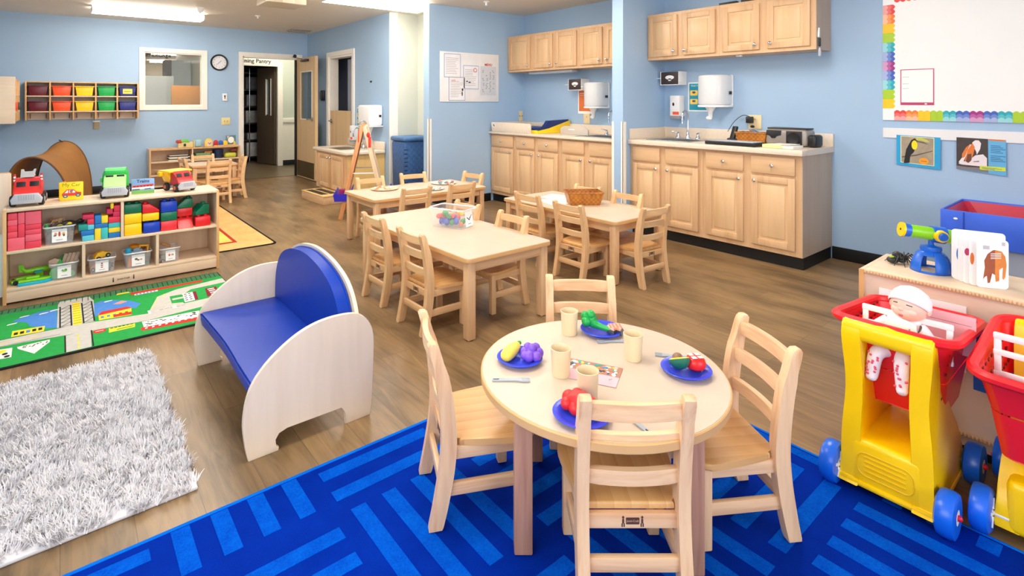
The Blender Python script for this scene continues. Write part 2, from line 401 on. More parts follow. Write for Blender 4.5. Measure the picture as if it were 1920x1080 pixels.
# pantry door standing ajar
M_dbr = wood('pantry_door_wood', (108, 94, 82), (90, 78, 68), 'Z', .35)
t = thing('pantry_door', 'dark brown pantry door standing ajar with a narrow window', 'door', (3.42, 11.16, 0), math.radians(104))
b = B(); b.box(0, .3, -.02, .02, 0, 1.98).box(.42, .66, -.02, .02, 0, 1.98) if False else None
b.box(0, .12, -.02, .02, .01, 1.98).box(.32, .66, -.02, .02, .01, 1.98).box(.12, .32, -.02, .02, .01, 1.02).box(.12, .32, -.02, .02, 1.74, 1.98)
part('door_leaf', b, M_dbr, t)
part('window_trim', B().box(.12, .135, -.03, .03, 1.0, 1.75).box(.305, .32, -.03, .03, 1.0, 1.75), M_trim, t)
part('pane', B().box(.135, .305, -.003, .003, 1.02, 1.74), glass('door_glass', (120, 130, 135), .45, .05), t)
solo('hall_fill_light', B().box(0, 1.1, 0, .25, 0, .05, .01), plain('lounge_tube', (255, 244, 225), .5, emit=24), 'added hall fill light out of sight above the back door', 'ceiling light', (2.9, 10.0, 2.54))  # unseen lamp added because the hall came out dark
# ---- back door frame and the open leaf
d1 = B(); frame(d1, DX0, DX1, 0, DZ, 9.3, .062, .02, False)
d1.box(DX0, DX0+.02, 9.3, 9.42, 0, DZ).box(DX1-.02, DX1, 9.3, 9.42, 0, DZ).box(DX0, DX1, 9.3, 9.42, DZ-.02, DZ)
d1 = struct('door_1', d1, M_trim)
M_doorw = wood('door_maple', (214, 184, 142), (198, 164, 120), 'Z', .4, .35)
M_dooredge = plain('door_edge', (226, 196, 150), .4)
LX = 3.205
b = B(); y0, y1 = 8.44, 9.27
b.box(LX, LX+.045, y0, 8.56, .012, 2.02).box(LX, LX+.045, 9.09, y1, .012, 2.02).box(LX, LX+.045, 8.56, 9.09, .012, .985).box(LX, LX+.045, 8.56, 9.09, 1.79, 2.02)
part('door_leaf', b, M_doorw, d1)
part('leaf_edge', B().box(LX-.001, LX+.047, y0-.006, y0, .012, 2.02), M_dooredge, d1)
part('window_trim', B().box(LX-.006, LX, 8.56, 8.578, .985, 1.79).box(LX-.006, LX, 9.072, 9.09, .985, 1.79).box(LX-.006, LX, 8.578, 9.072, .985, 1.0).box(LX-.006, LX, 8.578, 9.072, 1.775, 1.79), M_trim, d1)
part('pane', B().box(LX+.02, LX+.025, 8.56, 9.09, .985, 1.79), glass('leaf_glass', (90, 110, 125), .3, .05), d1)
part('kick_plate', B().box(LX-.003, LX, y0+.04, y1-.02, .03, .29), plain('bronze_plate', (96, 80, 54), .4, .6), d1)
part('hinge_strip', B().box(DX1-.07, DX1-.022, 9.27, 9.3, .01, 2.0), M_black, d1)
h = part('door_handle', B().cyl((LX-.001, 8.53, 1.0), (LX-.02, 8.53, 1.0), .032).tube([(LX-.02, 8.53, 1.0), (LX-.055, 8.53, 1.0), (LX-.06, 8.56, 1.0), (LX-.06, 8.64, .995)], .009), M_chrome, d1)
part('door_closer', B().box(LX-.05, LX-.002, 8.7, 8.98, 1.95, 1.985, .005).beam((LX-.03, 8.95, 2.0), (LX-.09, 9.22, 2.045), .02, .006).ball((LX-.06, 9.2, 2.06), .03), M_black, d1)
# ---- half door on the door wall
d2 = B(); y_, yy = HY0, HY1
d2.box(3.38, 3.4, y_-.07, y_, 0, 2.07).box(3.38, 3.4, yy, yy+.07, 0, 2.07).box(3.38, 3.4, y_, yy, 2.0, 2.07)
d2.box(3.4, 3.54, y_, y_+.03, 0, 2.0).box(3.4, 3.54, yy-.03, yy, 0, 2.0).box(3.4, 3.54, y_+.03, yy-.03, 1.97, 2.0)
d2 = struct('door_2', d2, M_trim)
part('half_door_leaf', B().box(3.40, 3.44, y_+.035, yy-.035, .015, 1.145), M_doorw, d2)
part('leaf_edge', B().box(3.396, 3.402, y_+.03, y_+.05, .015, 1.145), M_black, d2)
part('door_handle', B().cyl((3.40, yy-.1, .98), (3.385, yy-.1, .98), .03).tube([(3.385, yy-.1, .98), (3.35, yy-.1, .98), (3.345, yy-.13, .98), (3.345, yy-.2, .98)], .01), M_chrome, d2)
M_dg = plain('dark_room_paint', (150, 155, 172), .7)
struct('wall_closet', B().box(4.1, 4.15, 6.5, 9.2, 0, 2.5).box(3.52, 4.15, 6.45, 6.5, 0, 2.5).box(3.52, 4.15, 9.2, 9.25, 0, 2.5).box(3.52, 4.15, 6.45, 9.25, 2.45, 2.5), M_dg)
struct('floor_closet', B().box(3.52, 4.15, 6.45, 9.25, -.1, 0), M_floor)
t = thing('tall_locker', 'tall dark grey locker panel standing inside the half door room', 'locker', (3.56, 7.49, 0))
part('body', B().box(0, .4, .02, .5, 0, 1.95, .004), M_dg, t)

# ---- ceiling fixtures
M_lamp = plain('lamp_diffuser', (255, 249, 240), .4, var=0, emit=LAMP)
M_lampm = plain('lamp_metal', (236, 234, 230), .4)
def lamp(name, x, y, L, label, rz=0, yy=.16):
    t = thing(name, label, 'ceiling light', (x, y, ZC), rz, 'wraparound ceiling lights')
    prof = [(-yy/2, -.02), (yy/2, -.02), (yy/2-.006, -.065), (yy/2-.03, -.08), (-yy/2+.03, -.08), (-yy/2+.006, -.065)]
    part('diffuser', B().prism(prof, -L/2+.006, L/2-.006, 'yz'), M_lamp, t)
    b = B().box(-L/2, L/2, -yy/2+.05, yy/2-.05, -.02, 0)
    part('housing', b, M_lampm, t)
    part('end_cap', B().prism([(p*1.02, q*1.02) for p, q in prof], -L/2, -L/2+.007, 'yz'), M_lampm, t)
    part('end_cap', B().prism([(p*1.02, q*1.02) for p, q in prof], L/2-.007, L/2, 'yz'), M_lampm, t)
    return t
lamp('ceiling_light', .91, 8.12, 1.22, 'glowing wraparound fluorescent light above the cubby wall', yy=.3)
lamp('ceiling_light', 2.86, 5.62, 1.22, 'glowing wraparound fluorescent light near the noticeboard wall', yy=.3)
for x, y in ((.9, 4.0), (1.0, 5.6), (3.3, 3.7), (3.3, 1.7), (.8, 1.8)):  # out-of-view lamps added to light the room
    lamp('ceiling_light', x, y, 1.22, 'added fill ceiling light overhead outside the picture', yy=.3)
t = thing('smoke_detector', 'white bell shaped ceiling device beside the far left light', 'detector', (1.37, 7.45, ZC))
part('base', B().lathe([(0, 0), (.045, 0), (.045, -.012), (.032, -.03), (.026, -.055), (.012, -.06), (.012, -.075), (0, -.078)]), M_white, t)
t = thing('sprinkler_head', 'small white ceiling sprinkler in the middle of the ceiling', 'sprinkler', (2.12, 7.68, ZC))
part('base', B().lathe([(0, 0), (.035, 0), (.033, -.008), (.012, -.012), (.01, -.035), (.016, -.038), (0, -.04)]), M_white, t)
t = thing('sprinkler_head', 'tiny ceiling sprinkler above the changing counter alcove', 'sprinkler', (3.92, 4.93, ZC))
part('base', B().lathe([(0, 0), (.035, 0), (.033, -.008), (.012, -.012), (.01, -.045), (.02, -.048), (0, -.05)]), M_white, t)
t = thing('ceiling_vent', 'flat grey louvred ceiling vent near the back corner', 'vent', (3.1, 8.86, ZC))
part('frame', B().box(-.16, .16, -.14, .14, -.012, 0), plain('vent_metal', (172, 164, 150), .5), t)
for k in range(5): part('slat', B().box(-.14, .14, -.12+k*.055, -.095+k*.055, -.02, -.012), M_lampm if k % 2 else plain('vent_dark', (120, 112, 104), .5), t)
t = thing('projector_mount', 'beige ceiling box cut by the top edge of the picture', 'ceiling box', (2.0, 6.3, ZC))
part('housing', B().box(-.22, .22, -.2, .2, -.07, 0, .01), plain('box_beige', (206, 192, 168), .5), t)
part('plate', B().box(-.05, .08, -.205, -.2, -.065, -.01), plain('plate_pale', (226, 216, 196), .5), t)
# ================================================================ chairs and tables
def make_chair(name, label, loc, rz, group, MW=M_chair, logo=True):
    """origin on the floor under the seat centre, facing +Y"""
    t = thing(name, label, 'chair', loc, rz, group)
    ctr = smooth_path([(-.158, 0, 0), (-.14, .08, 0), (-.122, .19, 0), (-.118, .29, 0), (-.134, .43, 0), (-.165, .55, 0)], 5)
    n = len(ctr); fr, bk = [], []
    for i, p in enumerate(ctr):
        s = i/(n-1); w = .02+.003*math.sin(s*PI)-(.004 if s > .85 else 0)
        fr.append((p[0]+w, p[1])); bk.append((p[0]-w, p[1]))
    prof = fr+[(ctr[-1][0]+.006, .558), (ctr[-1][0]-.01, .558)]+bk[::-1]
    for s in (-1, 1):
        x = s*.1275; part('back_post', B().prism(prof, x-.0155, x+.0155, 'yz', .004), MW['Z'], t)
    for z, y, h in ((.517, -.157, .043), (.432, -.135, .04), (.337, -.124, .038)):
        b = B(); pts = []
        def f(u, v, z=z, y=y, h=h): return (-.116+.232*u, y-.012*math.sin(PI*u)+(v-.5)*0, z)
        for k in range(8):
            u0, u1 = k/8, (k+1)/8
            a = f(u0, 0); c = f(u1, 0)
            pts.append(a)
        pts.append(f(1, 0))
        th = .009
        out = [(p[0], p[1]-th) for p in pts]+[(p[0], p[1]+th) for p in pts[::-1]]
        b.prism(out, z-h/2, z+h/2, 'xy', .004)
        part('back_slat', b, MW['X'], t)
    seat = [(-.109, -.116), (.109, -.116), (.112, -.093), (.13, -.085), (.146, .0), (.158, .09), (.15, .135), (.115, .155), (0, .16), (-.115, .155), (-.15, .135), (-.158, .09), (-.146, 0), (-.13, -.085), (-.112, -.093)]
    seat = seat[:3]+[tuple(p[:2]) for p in smooth_path([(a, c, 0) for a, c in seat[3:-1]], 3)]+seat[-1:]
    part('seat', B().prism(seat, .239, .258, 'xy', .006, 3), M_seat, t)
    for s in (-1, 1): part('front_leg', B().box(s*.125-.0165, s*.125+.0165, .098, .131, 0, .239, .004), MW['Z'], t)
    part('rear_rail', B().box(-.113, .113, -.128, -.112, .2, .2385, .003), MW['X'], t)
    part('front_rail', B().box(-.11, .11, .108, .124, .2, .239, .003), MW['X'], t)
    for s in (-1, 1): part('side_rail', B().box(s*.125-.008, s*.125+.008, -.105, .099, .2, .239, .003), MW['Y'], t)
    for s in (-1, 1): part('side_stretcher', B().box(s*.125-.008, s*.125+.008, -.125, .099, .092, .13, .003), MW['Y'], t)
    part('rear_stretcher', B().box(-.113, .113, -.145, -.128, .103, .14, .003), MW['X'], t)
    b = B(); y = -.1286; z = .22
    b.prism(rr(.034, .017, .002, 2, 0, z), y, y+.0006, 'xz')
    for s in (-1, 1):
        b.prism(ell(s*.024, z+.009, .003, .0035, 8), y, y+.0006, 'xz').box(s*.024-.0025, s*.024+.0025, y, y+.0006, z-.006, z+.005).box(s*.024-.004, s*.024-.001, y, y+.0006, z-.015, z-.006).box(s*.024+.001, s*.024+.004, y, y+.0006, z-.015, z-.006)
    b.m(1); text(b, 'Jonti-Craft', .0072, MT((0, y-.0003, z)), 1)
    part('maker_mark', b, [plain('brown_stamp', (84, 48, 40), .7), MW['X']], t, 'small dark maker mark stamped on the rear rail')
    return t
R = math.radians
G1 = 'chairs around the round play table'
cA = make_chair('ladderback_chair', 'pale wooden ladderback chair nearest the camera with its back turned', (1.213, .933, .012), R(-38.3), G1, M_pale)
dup(cA, (1.612, .866, .012), R(58.7), 'pale wooden ladderback chair right of the round table, beside the yellow cart')
dup(cA, (1.078, 1.402, .012), R(-115), 'pale wooden ladderback chair left of the round table, seat facing right')
dup(cA, (1.606, 1.404, 0.0), R(138), 'pale wooden ladderback chair on the far side of the round table')
cB = make_chair('ladderback_chair', 'honey wooden chair at near left corner of the table with the clear bin', (1.725, 2.655, 0), R(-90), 'chairs at the table with the clear bin')
D = lambda x, y, rz, lab, g: dup(cB, (x, y, 0), R(rz), lab, g)
g = 'chairs at the table with the clear bin'
D(1.75, 3.17, -90, 'honey wooden chair at far left of the table with the clear bin', g)
D(2.175, 2.655, 90, 'honey wooden chair at near right of the table with the clear bin', g)
D(2.17, 3.15, 90, 'honey wooden chair half hidden right behind the clear bin', g)
g = 'chairs at the table with the woven basket'
D(3.049, 2.68, -90, 'honey wooden chair at near left of the table with the woven basket', g)
D(3.09, 3.16, -90, 'honey wooden chair at far left of the table with the woven basket', g)
D(3.285, 2.37, -5.5, 'honey wooden chair at the near end of the woven basket table', g)
D(3.44, 2.69, 90, 'honey wooden chair right behind the woven basket table, before the white corner guard', g)
D(3.45, 3.12, 90, 'honey wooden chair with only its top rail showing behind the woven basket', g)
g = 'chairs at the far art table'
D(2.41, 4.135, -3, 'honey wooden chair near left side of the far art table', g)
D(2.86, 4.10, 0, 'honey wooden chair near right side of the far art table', g)
D(2.35, 4.62, 176, 'honey wooden chair behind the far art table below the easel', g)
D(2.83, 4.64, 172, 'honey wooden chair behind the far art table before the blue hamper', g)
D(3.2, 4.42, 97, 'honey wooden chair at the right end of the far art table', g)
g = 'chairs at the small corner table'
D(1.56, 7.515, 4, 'honey wooden chair nearest at the small corner table, back turned', g)
D(1.55, 8.12, 178, 'honey wooden chair behind the small corner table facing forward', g)
D(1.40, 7.9, -84, 'honey wooden chair at the left side of the small corner table', g)
D(1.80, 7.75, 86, 'honey wooden chair at the right side of the small corner table', g)

def make_table(name, label, x0, x1, y0, y1, h=.45, lw=.05):
    cx, cy = (x0+x1)/2, (y0+y1)/2; w, d = x1-x0, y1-y0
    t = thing(name, label, 'table', (cx, cy, 0), 0, 'rectangular classroom tables')
    part('tabletop', B().prism(rr(w, d, .03), h-.024, h-.0012, 'xy', .003), M_laedge if False else M_lamedge, t)
    part('laminate', B().prism(rr(w-.006, d-.006, .028), h-.0012, h, 'xy'), M_lam, t)
    ix, iy = w/2-.045, d/2-.045
    for sx in (-1, 1):
        for sy in (-1, 1):
            part('leg', B().box(sx*ix-lw/2, sx*ix+lw/2, sy*iy-lw/2, sy*iy+lw/2, .004, h-.024, .004), M_leg['Z'], t)
    a = .06
    for sy in (-1, 1): part('apron', B().box(-ix+lw/2, ix-lw/2, sy*iy-.01, sy*iy+.01, h-.024-a, h-.024), M_leg['X'], t)
    for sx in (-1, 1): part('apron', B().box(sx*ix-.01, sx*ix+.01, -iy+lw/2, iy-lw/2, h-.024-a, h-.024), M_leg['Y'], t)
    b = B()
    for sx in (-1, 1):
        for sy in (-1, 1): b.cyl((sx*ix, sy*iy, 0), (sx*ix, sy*iy, .004), .022)
    part('foot_glides', b, M_black, t)
    return t
make_table('activity_table', 'pale rectangular table carrying the clear bin of toys', 1.695, 2.33, 2.29, 3.61)
make_table('activity_table', 'pale rectangular table carrying the woven basket', 3.02, 3.64, 2.36, 3.57)
make_table('activity_table', 'pale rectangular table with art pieces, farthest of the three big tables', 2.09, 3.31, 4.15, 4.78)
make_table('activity_table', 'small wooden table before the far corner shelf', 1.33, 1.90, 7.79, 8.32)

# round table
TC = (1.337, 1.102); TR = .378; TH = .45; RUGZ = .012
t = thing('round_table', 'round pale table with plates and cups on the blue rug', 'table', (TC[0], TC[1], RUGZ))
H_ = TH-RUGZ
part('tabletop', B().lathe([(0, H_-.028), (TR-.004, H_-.028), (TR, H_-.024), (TR, H_-.004), (TR-.003, H_-.001), (0, H_-.001)], seg=72), M_lamedge, t)
part('laminate', B().cyl((0, 0, H_-.001), (0, 0, H_), TR-.006, seg=72), M_lam, t)
import math as _m
for a in (173, -86, 90, 2):
    c, s = math.cos(R(a)), math.sin(R(a)); x, y = .30*c, .30*s
    ang = R(-38.3)
    M = Matrix.Translation((x, y, 0)) @ Matrix.Rotation(ang, 4, 'Z')
    part('leg', B().box(-.026, .026, -.026, .026, 0, H_-.028, .004, M=M), wood('rosy_leg', (192, 144, 116), (160, 108, 86), 'Z', .4), t)
for a, a2 in ((173, -86), (-86, 2), (2, 90), (90, 173)):
    p = (.3*math.cos(R(a)), .3*math.sin(R(a)), H_-.058); q = (.3*math.cos(R(a2)), .3*math.sin(R(a2)), H_-.058)
    part('apron', B().beam(p, q, .02, .05), M_leg['X'], t)

# ================================================================ cabinets
def door_panel(b, y0, y1, z0, z1, x):
    """raised frame door facing -x, front surface at x-.02; b0 frame, panel returned"""
    fw = .052
    b.box(x-.02, x, y0, y0+fw, z0, z1, .003).box(x-.02, x, y1-fw, y1, z0, z1, .003)
    b.box(x-.02, x, y0+fw, y1-fw, z0, z0+fw, .003).box(x-.02, x, y0+fw, y1-fw, z1-fw, z1, .003)
def cab_door(par, y0, y1, z0, z1, x, knob, name='door', lab=None):
    b = B(); door_panel(b, y0, y1, z0, z1, x)
    o = part(name, b, M_cab['Z'], par, lab)
    f = .052; pb = B().box(x-.010, x-.002, y0+f, y1-f, z0+f, z1-f)
    pb.box(x-.016, x-.008, y0+f+.022, y1-f-.022, z0+f+.022, z1-f-.022, .006, 2)
    part('panel', pb, M_panel, o)
    ky, kz = knob
    part('knob', B().lathe([(0, 0), (.006, 0), (.006, .012), (.014, .018), (.015, .024), (.009, .03), (0, .031)], (x-.02, ky, kz), 12, Matrix.Rotation(-PI/2, 4, 'Y')), M_chrome, o)
def cab_drawer(par, y0, y1, z0, z1, x, knob=True):
    o = part('drawer' if knob else 'false_drawer', B().box(x-.02, x, y0, y1, z0, z1, .005, 2), M_cab['Y'], par)
    if knob: part('knob', B().lathe([(0, 0), (.006, 0), (.006, .012), (.014, .018), (.015, .024), (.009, .03), (0, .031)], (x-.02, (y0+y1)/2, (z0+z1)/2), 12, Matrix.Rotation(-PI/2, 4, 'Y')), M_chrome, o)
XF = 4.42
def base_unit(label, y0, y1, bays, knobs, drawers, side=False):
    t = thing('base_cabinet', label, 'cabinet', (XF, y0, 0), 0, 'maple base cabinets')
    w = y1-y0
    b = B(); b.box(0, .02, 0, w, .097, .874) ; b.box(.02, 4.998-XF, 0, .018, .097, .874).box(.02, 4.998-XF, w-.018, w, .097, .874).box(.02, 4.998-XF, .018, w-.018, .097, .115)
    part('body', b, M_cab['Z'], t)
    if side: part('end_panel', B().box(.0, 4.998-XF, -.006, 0, .097, .874), M_cabside, t)
    part('toe_kick', B().box(.03, 4.99-XF, 0, w, 0, .097), M_base, t)
    for (a, c), kn, dr in zip(bays, knobs, drawers):
        a -= y0; c -= y0; lo, hi = min(a, c), max(a, c)
        cab_door(t, lo, hi, .14, .695, 0, ((hi-.03) if kn == 'far' else (lo+.03), .655))
        cab_drawer(t, lo, hi, .715, .852, 0, dr)
    return t
base_unit('maple sink base cabinet beside the white corner guard, two plain false drawers', 2.51, 3.268, [(3.235, 2.934), (2.872, 2.548)], ['near', 'far'], [False, False])
base_unit('maple base cabinet at the right end of the long counter', 1.71, 2.508, [(2.474, 2.149), (2.084, 1.753)], ['near', 'far'], [True, True], True)
base_unit('maple base cabinet in the alcove corner with one door', 4.982, 5.448, [(5.43, 5.01)], ['near'], [True])
base_unit('maple base cabinet in the alcove with two drawers with knobs', 4.21, 4.98, [(4.95, 4.63), (4.566, 4.247)], ['near', 'far'], [True, True])
base_unit('maple sink base cabinet in the alcove next to the pillar', 3.402, 4.208, [(4.173, 3.861), (3.787, 3.47)], ['near', 'far'], [False, False])
XU = 4.70
def upper_unit(label, y0, y1, bays, knobs, z0, z1, side=False):
    t = thing('wall_cabinet', label, 'cabinet', (XU, y0, z0), 0, 'maple wall cabinets')
    w = y1-y0; h = z1-z0
    part('body', B().box(0, .298, 0, w, 0, h), M_cab['Z'], t)
    if side: part('end_panel', B().box(0, .298, -.005, 0, 0, h), M_cabside, t)
    for (a, c), kn in zip(bays, knobs):
        a -= y0; c -= y0; lo, hi = min(a, c), max(a, c)
        cab_door(t, lo, hi, .03, h-.03, 0, ((hi-.03) if kn == 'far' else (lo+.03), .075))
    return t
ur = upper_unit('maple wall cabinet over the sink right of the pillar, two doors', 2.51, 3.268, [(3.248, 2.928), (2.871, 2.544)], ['near', 'far'], 1.704, 2.162)
ur2 = upper_unit('maple wall cabinet at the right end, keys hanging on its side', 1.717, 2.508, [(2.474, 2.149), (2.083, 1.753)], ['near', 'far'], 1.704, 2.162, True)
upper_unit('maple wall cabinet in the alcove corner with one door', 4.965, 5.448, [(5.406, 5.003)], ['near'], 1.674, 2.145)
upper_unit('maple wall cabinet in the middle of the alcove with two doors', 4.19, 4.963, [(4.925, 4.608), (4.554, 4.221)], ['near', 'far'], 1.674, 2.145)
upper_unit('maple wall cabinet in the alcove partly hidden by the pillar', 3.402, 4.188, [(4.165, 3.844), (3.80, 3.47)], ['near', 'far'], 1.674, 2.145)
solo('cabinet_light', B().box(0, .12, 0, .75, -.03, 0, .008), plain('light_bar', (214, 220, 226), .4), 'slim pale light bar under the alcove wall cabinets', 'light bar', (4.8, 4.4, 1.672))
solo('coat_clip', B().box(0, .03, 0, .05, -.015, 0, .004), M_white, 'tiny white clip under the wall cabinets over the sink', 'clip', (4.74, 2.33, 1.703))
# worktops
def worktop(label, y0, y1, sink, splash_side, zt):
    t = thing('worktop', label, 'worktop', (4.37, y0, zt), 0, 'speckled cream worktops')
    w = y1-y0; sy0, sy1 = sink; sx0, sx1 = .1, .5; th = -(zt-.874)
    b = B(); b.box(0, sx0, 0, w, th, 0, .006).box(sx1, .628, 0, w, th, 0).box(sx0, sx1, 0, sy0, th, 0).box(sx0, sx1, sy1, w, th, 0)
    part('top', b, M_top, t)
    part('backsplash', B().box(.604, .628, 0, w, 0, .105, .004), M_top, t)
    if splash_side: part('side_splash', B().box(.02, .604, w-.022, w, 0, .105, .004), M_top, t)
    t2 = thing('sink', label.replace('worktop', 'sink let into the worktop').replace('long cream', 'steel').replace('cream', 'steel'), 'sink', (4.37, y0, zt), 0, 'steel sinks')
    b = B(); g = .012
    b.box(sx0-g, sx0+.012, sy0-g, sy1+g, 0, .006, .002).box(sx1-.06, sx1+g, sy0-g, sy1+g, 0, .006, .002).box(sx0+.012, sx1-.06, sy0-g, sy0+.012, 0, .006, .002).box(sx0+.012, sx1-.06, sy1-.012, sy1+g, 0, .006, .002)
    part('rim', b, M_steel, t2)
    b = B(); d = -.15; p, q, r_, s_ = sx0+.012, sx1-.06, sy0+.012, sy1-.012
    b.box(p, q, r_, s_, d, d+.003).box(p, p+.003, r_, s_, d, .002).box(q-.003, q, r_, s_, d, .002).box(p, q, r_, r_+.003, d, .002).box(p, q, s_-.003, s_, d, .002)
    part('bowl', b, M_steel, t2); return t
worktop('long cream worktop with a sink right of the pillar', 1.688, 3.268, (1.0, 1.42), True, .918)
worktop('cream worktop in the alcove with the changing station', 3.402, 5.448, (.16, .62), False, .905)
def faucet(label, x, y, z):
    t = thing('faucet', label, 'faucet', (x, y, z), 0, 'gooseneck taps')
    part('spout', B().lathe([(0, 0), (.028, 0), (.027, .008), (.018, .02), (.012, .07), (.009, .09), (0, .09)]).tube(smooth_path([(0, 0, .08), (0, 0, .2), (-.012, 0, .25), (-.05, 0, .272), (-.088, 0, .25), (-.1, 0, .2), (-.1, 0, .165)], 5), .0095, 12).cyl((-.1, 0, .15), (-.1, 0, .17), .012), M_chrome, t)
    for s in (-1, 1):
        part('tap_handle', B().lathe([(0, 0), (.026, 0), (.024, .014), (.014, .034), (.012, .05), (.014, .055), (0, .06)], (0, s*.105, 0)).beam((-.01, s*.105, .056), (-.045, s*(.105+.045), .068), .012, .008, .003), M_chrome, t)
faucet('tall chrome tap on the sink right of the pillar', 4.83, 2.90, .924)
faucet('chrome tap on the alcove sink half hidden by the pillar', 4.83, 3.79, .911)
# dispensers
def towel(label, x, y, z, w=.31, h=.29):
    t = thing('towel_dispenser', label, 'dispenser', (x, y, z), 0, 'white paper towel dispensers')
    part('back_plate', B().box(-.03, 0, -w/2-.005, w/2+.005, 0, h, .01), M_white, t)
    o = [(-.03, -w/2), (-.03, w/2)]
    arc = [(-.03-.19*math.sin(PI*k/14)**.6 if 0 < k < 14 else -.03, w/2*math.cos(PI*k/14)) for k in range(15)]
    part('cover', B().prism(arc, .02, h, 'xy', .02, 3), plain('dispenser_cover', (222, 224, 226), .25, var=.01), t)
    part('lower_tray', B().prism([(p*1.02, q*1.02) for p, q in arc], 0, .02, 'xy', .003), M_white, t)
    part('paper_tail', B().lathe([(0, 0), (.01, -.12), (.018, -.1), (.022, -.05), (.05, 0), (0, 0)], (-.1, .03, .002), 12).ball((-.1, .045, -.105), (.018, .03, .02)), M_paper, t)
    part('key_lock', B().box(-.09, -.05, -w/2-.012, -w/2-.002, .12, .15, .003), M_black, t)
towel('large white paper towel dispenser above the right sink', 4.999, 2.675, 1.235, .29, .305)
towel('white paper towel dispenser in the alcove beside the pillar', 4.999, 4.12, 1.21, .27, .3)
def tissue(label, y, z):
    t = thing('glove_box', label, 'box', (4.86, y, z), 0, 'dark boxes in wall holders')
    part('carton', B().box(0, .13, -.1, .1, 0, .125, .003), plain('dark_box', (62, 48, 46), .5), t)
    part('opening', B().prism(ell(0, .07, .05, .022, 18), -.001, 0, 'yz').box(-.001, 0, -.015, .015, .035, .06), M_paper, t)
    part('wire_holder', B().box(-.004, .138, -.106, -.1, -.006, .13).box(-.004, .138, .1, .106, -.006, .13).box(-.004, .138, -.1, .1, -.006, 0).box(-.006, 0, .1, .16, .06, .066).box(-.006, 0, -.13, -.1, .03, .036), M_white, t)
tissue('dark box in a white wall holder left of the right towel dispenser', 3.12, 1.462)
tissue('dark box in a wall holder above the orange card in the alcove', 4.40, 1.43)
def soap(name, label, loc, rz=0, c2=(245, 90, 50)):
    t = thing(name, label, 'soap dispenser', loc, rz, 'white soap dispensers')
    part('body', B().box(-.1, 0, -.055, .055, .03, .24, .01), M_white, t)
    part('lower_grip', B().box(-.102, -.005, -.056, .056, 0, .032, .008), plain('soap_grey', (150, 152, 156), .4), t)
    part('label_strip', B().box(-.101, -.1, -.05, .02, .045, .075), plain('soap_stripe'+str(c2[1]), c2, .5), t)
    part('window', B().prism(ell(.012, .15, .011, .018, 16), -.101, -.099, 'yz'), M_black, t)
soap('soap_dispenser', 'white soap dispenser with an orange strip beside the right sink', (4.998, 3.09, 1.11))
soap('soap_dispenser', 'small white soap dispenser behind the top of the easel', (3.395, 7.28, .70))
t = thing('towel_dispenser', 'boxy white paper towel dispenser on the far wall above the low sink', 'dispenser', (3.395, 6.68, .95), 0, 'white paper towel dispensers')
part('cover', B().box(-.2, 0, -.19, .17, .015, .29, .03, 4), M_white, t)
part('lower_tray', B().box(-.2, 0, -.2, .18, 0, .014, .003), M_white, t)
part('paper_tail', B().tube(smooth_path([(-.1, 0, 0), (-.1, .02, -.08), (-.12, .06, -.16), (-.1, .05, -.23)], 4), [.05, .045, .04, .034, .03, .028, .026, .024, .022, .02, .016, .012, .01], 8), M_paper, t)
part('key_lock', B().box(-.06, -.03, -.2, -.19, .13, .16), M_black, t)
# hygiene posters
def hposter(label, x, y0, y1, z0, z1, cat='poster'):
    b = B(); b.box(x-.002, x, y0, y1, z0, z1)
    b.m(1).flat([(y0+.012, z0+.012), (y1-.012, z0+.012), (y1-.012, z1-.012), (y0+.012, z1-.012)], x-.0025, 'yz')
    w = (y1-y0); h = (z1-z0)
    for i in range(2):
        for j in range(2):
            cy = y1-w*(.27+.44*i); cz = z0+h*(.3+.3*j)
            b.m(2).flat(rr(w*.36, h*.18, .01, 3, cy, cz+.01), x-.003, 'yz'); b.m(3).flat(ell(cy, cz+.015, w*.08, h*.04), x-.0035, 'yz'); b.m(1).flat(ell(cy, cz-.03, w*.13, h*.05), x-.0036, 'yz')
    b.m(4); 
    text(b, 'Wash Your Hands', w*.1, MT((x-.003, (y0+y1)/2, z1-h*.12), '-x'), 4)
    return solo('hygiene_poster', b, [M_paper, plain('poster_teal', (20, 150, 176), .5), plain('poster_yellow', (246, 206, 90), .5), plain('poster_dark', (60, 90, 100), .5), M_paper], label, cat)
hposter('teal and yellow hand washing poster left of the right towel dispenser', 4.997, 2.765, 2.995, 1.19, 1.48)
hposter('teal and yellow poster on the far wall beside the half door', 3.396, 7.13, 7.30, .9, 1.20)
b = B().box(4.995, 4.998, 4.225, 4.47, 1.14, 1.435).m(1).flat([(4.24, 1.17), (4.455, 1.17), (4.455, 1.42), (4.24, 1.42)], 4.9945, 'yz'); b.m(2).flat([(4.33, 1.38), (4.44, 1.38), (4.44, 1.392), (4.33, 1.392)], 4.994, 'yz').flat([(4.36, 1.36), (4.44, 1.36), (4.44, 1.366), (4.36, 1.366)], 4.994, 'yz')
solo('orange_card', b, [M_paper, plain('card_orange', (226, 116, 54), .5), plain('card_pale', (240, 200, 180), .6)], 'orange card with white border behind the alcove towel dispenser', 'card')
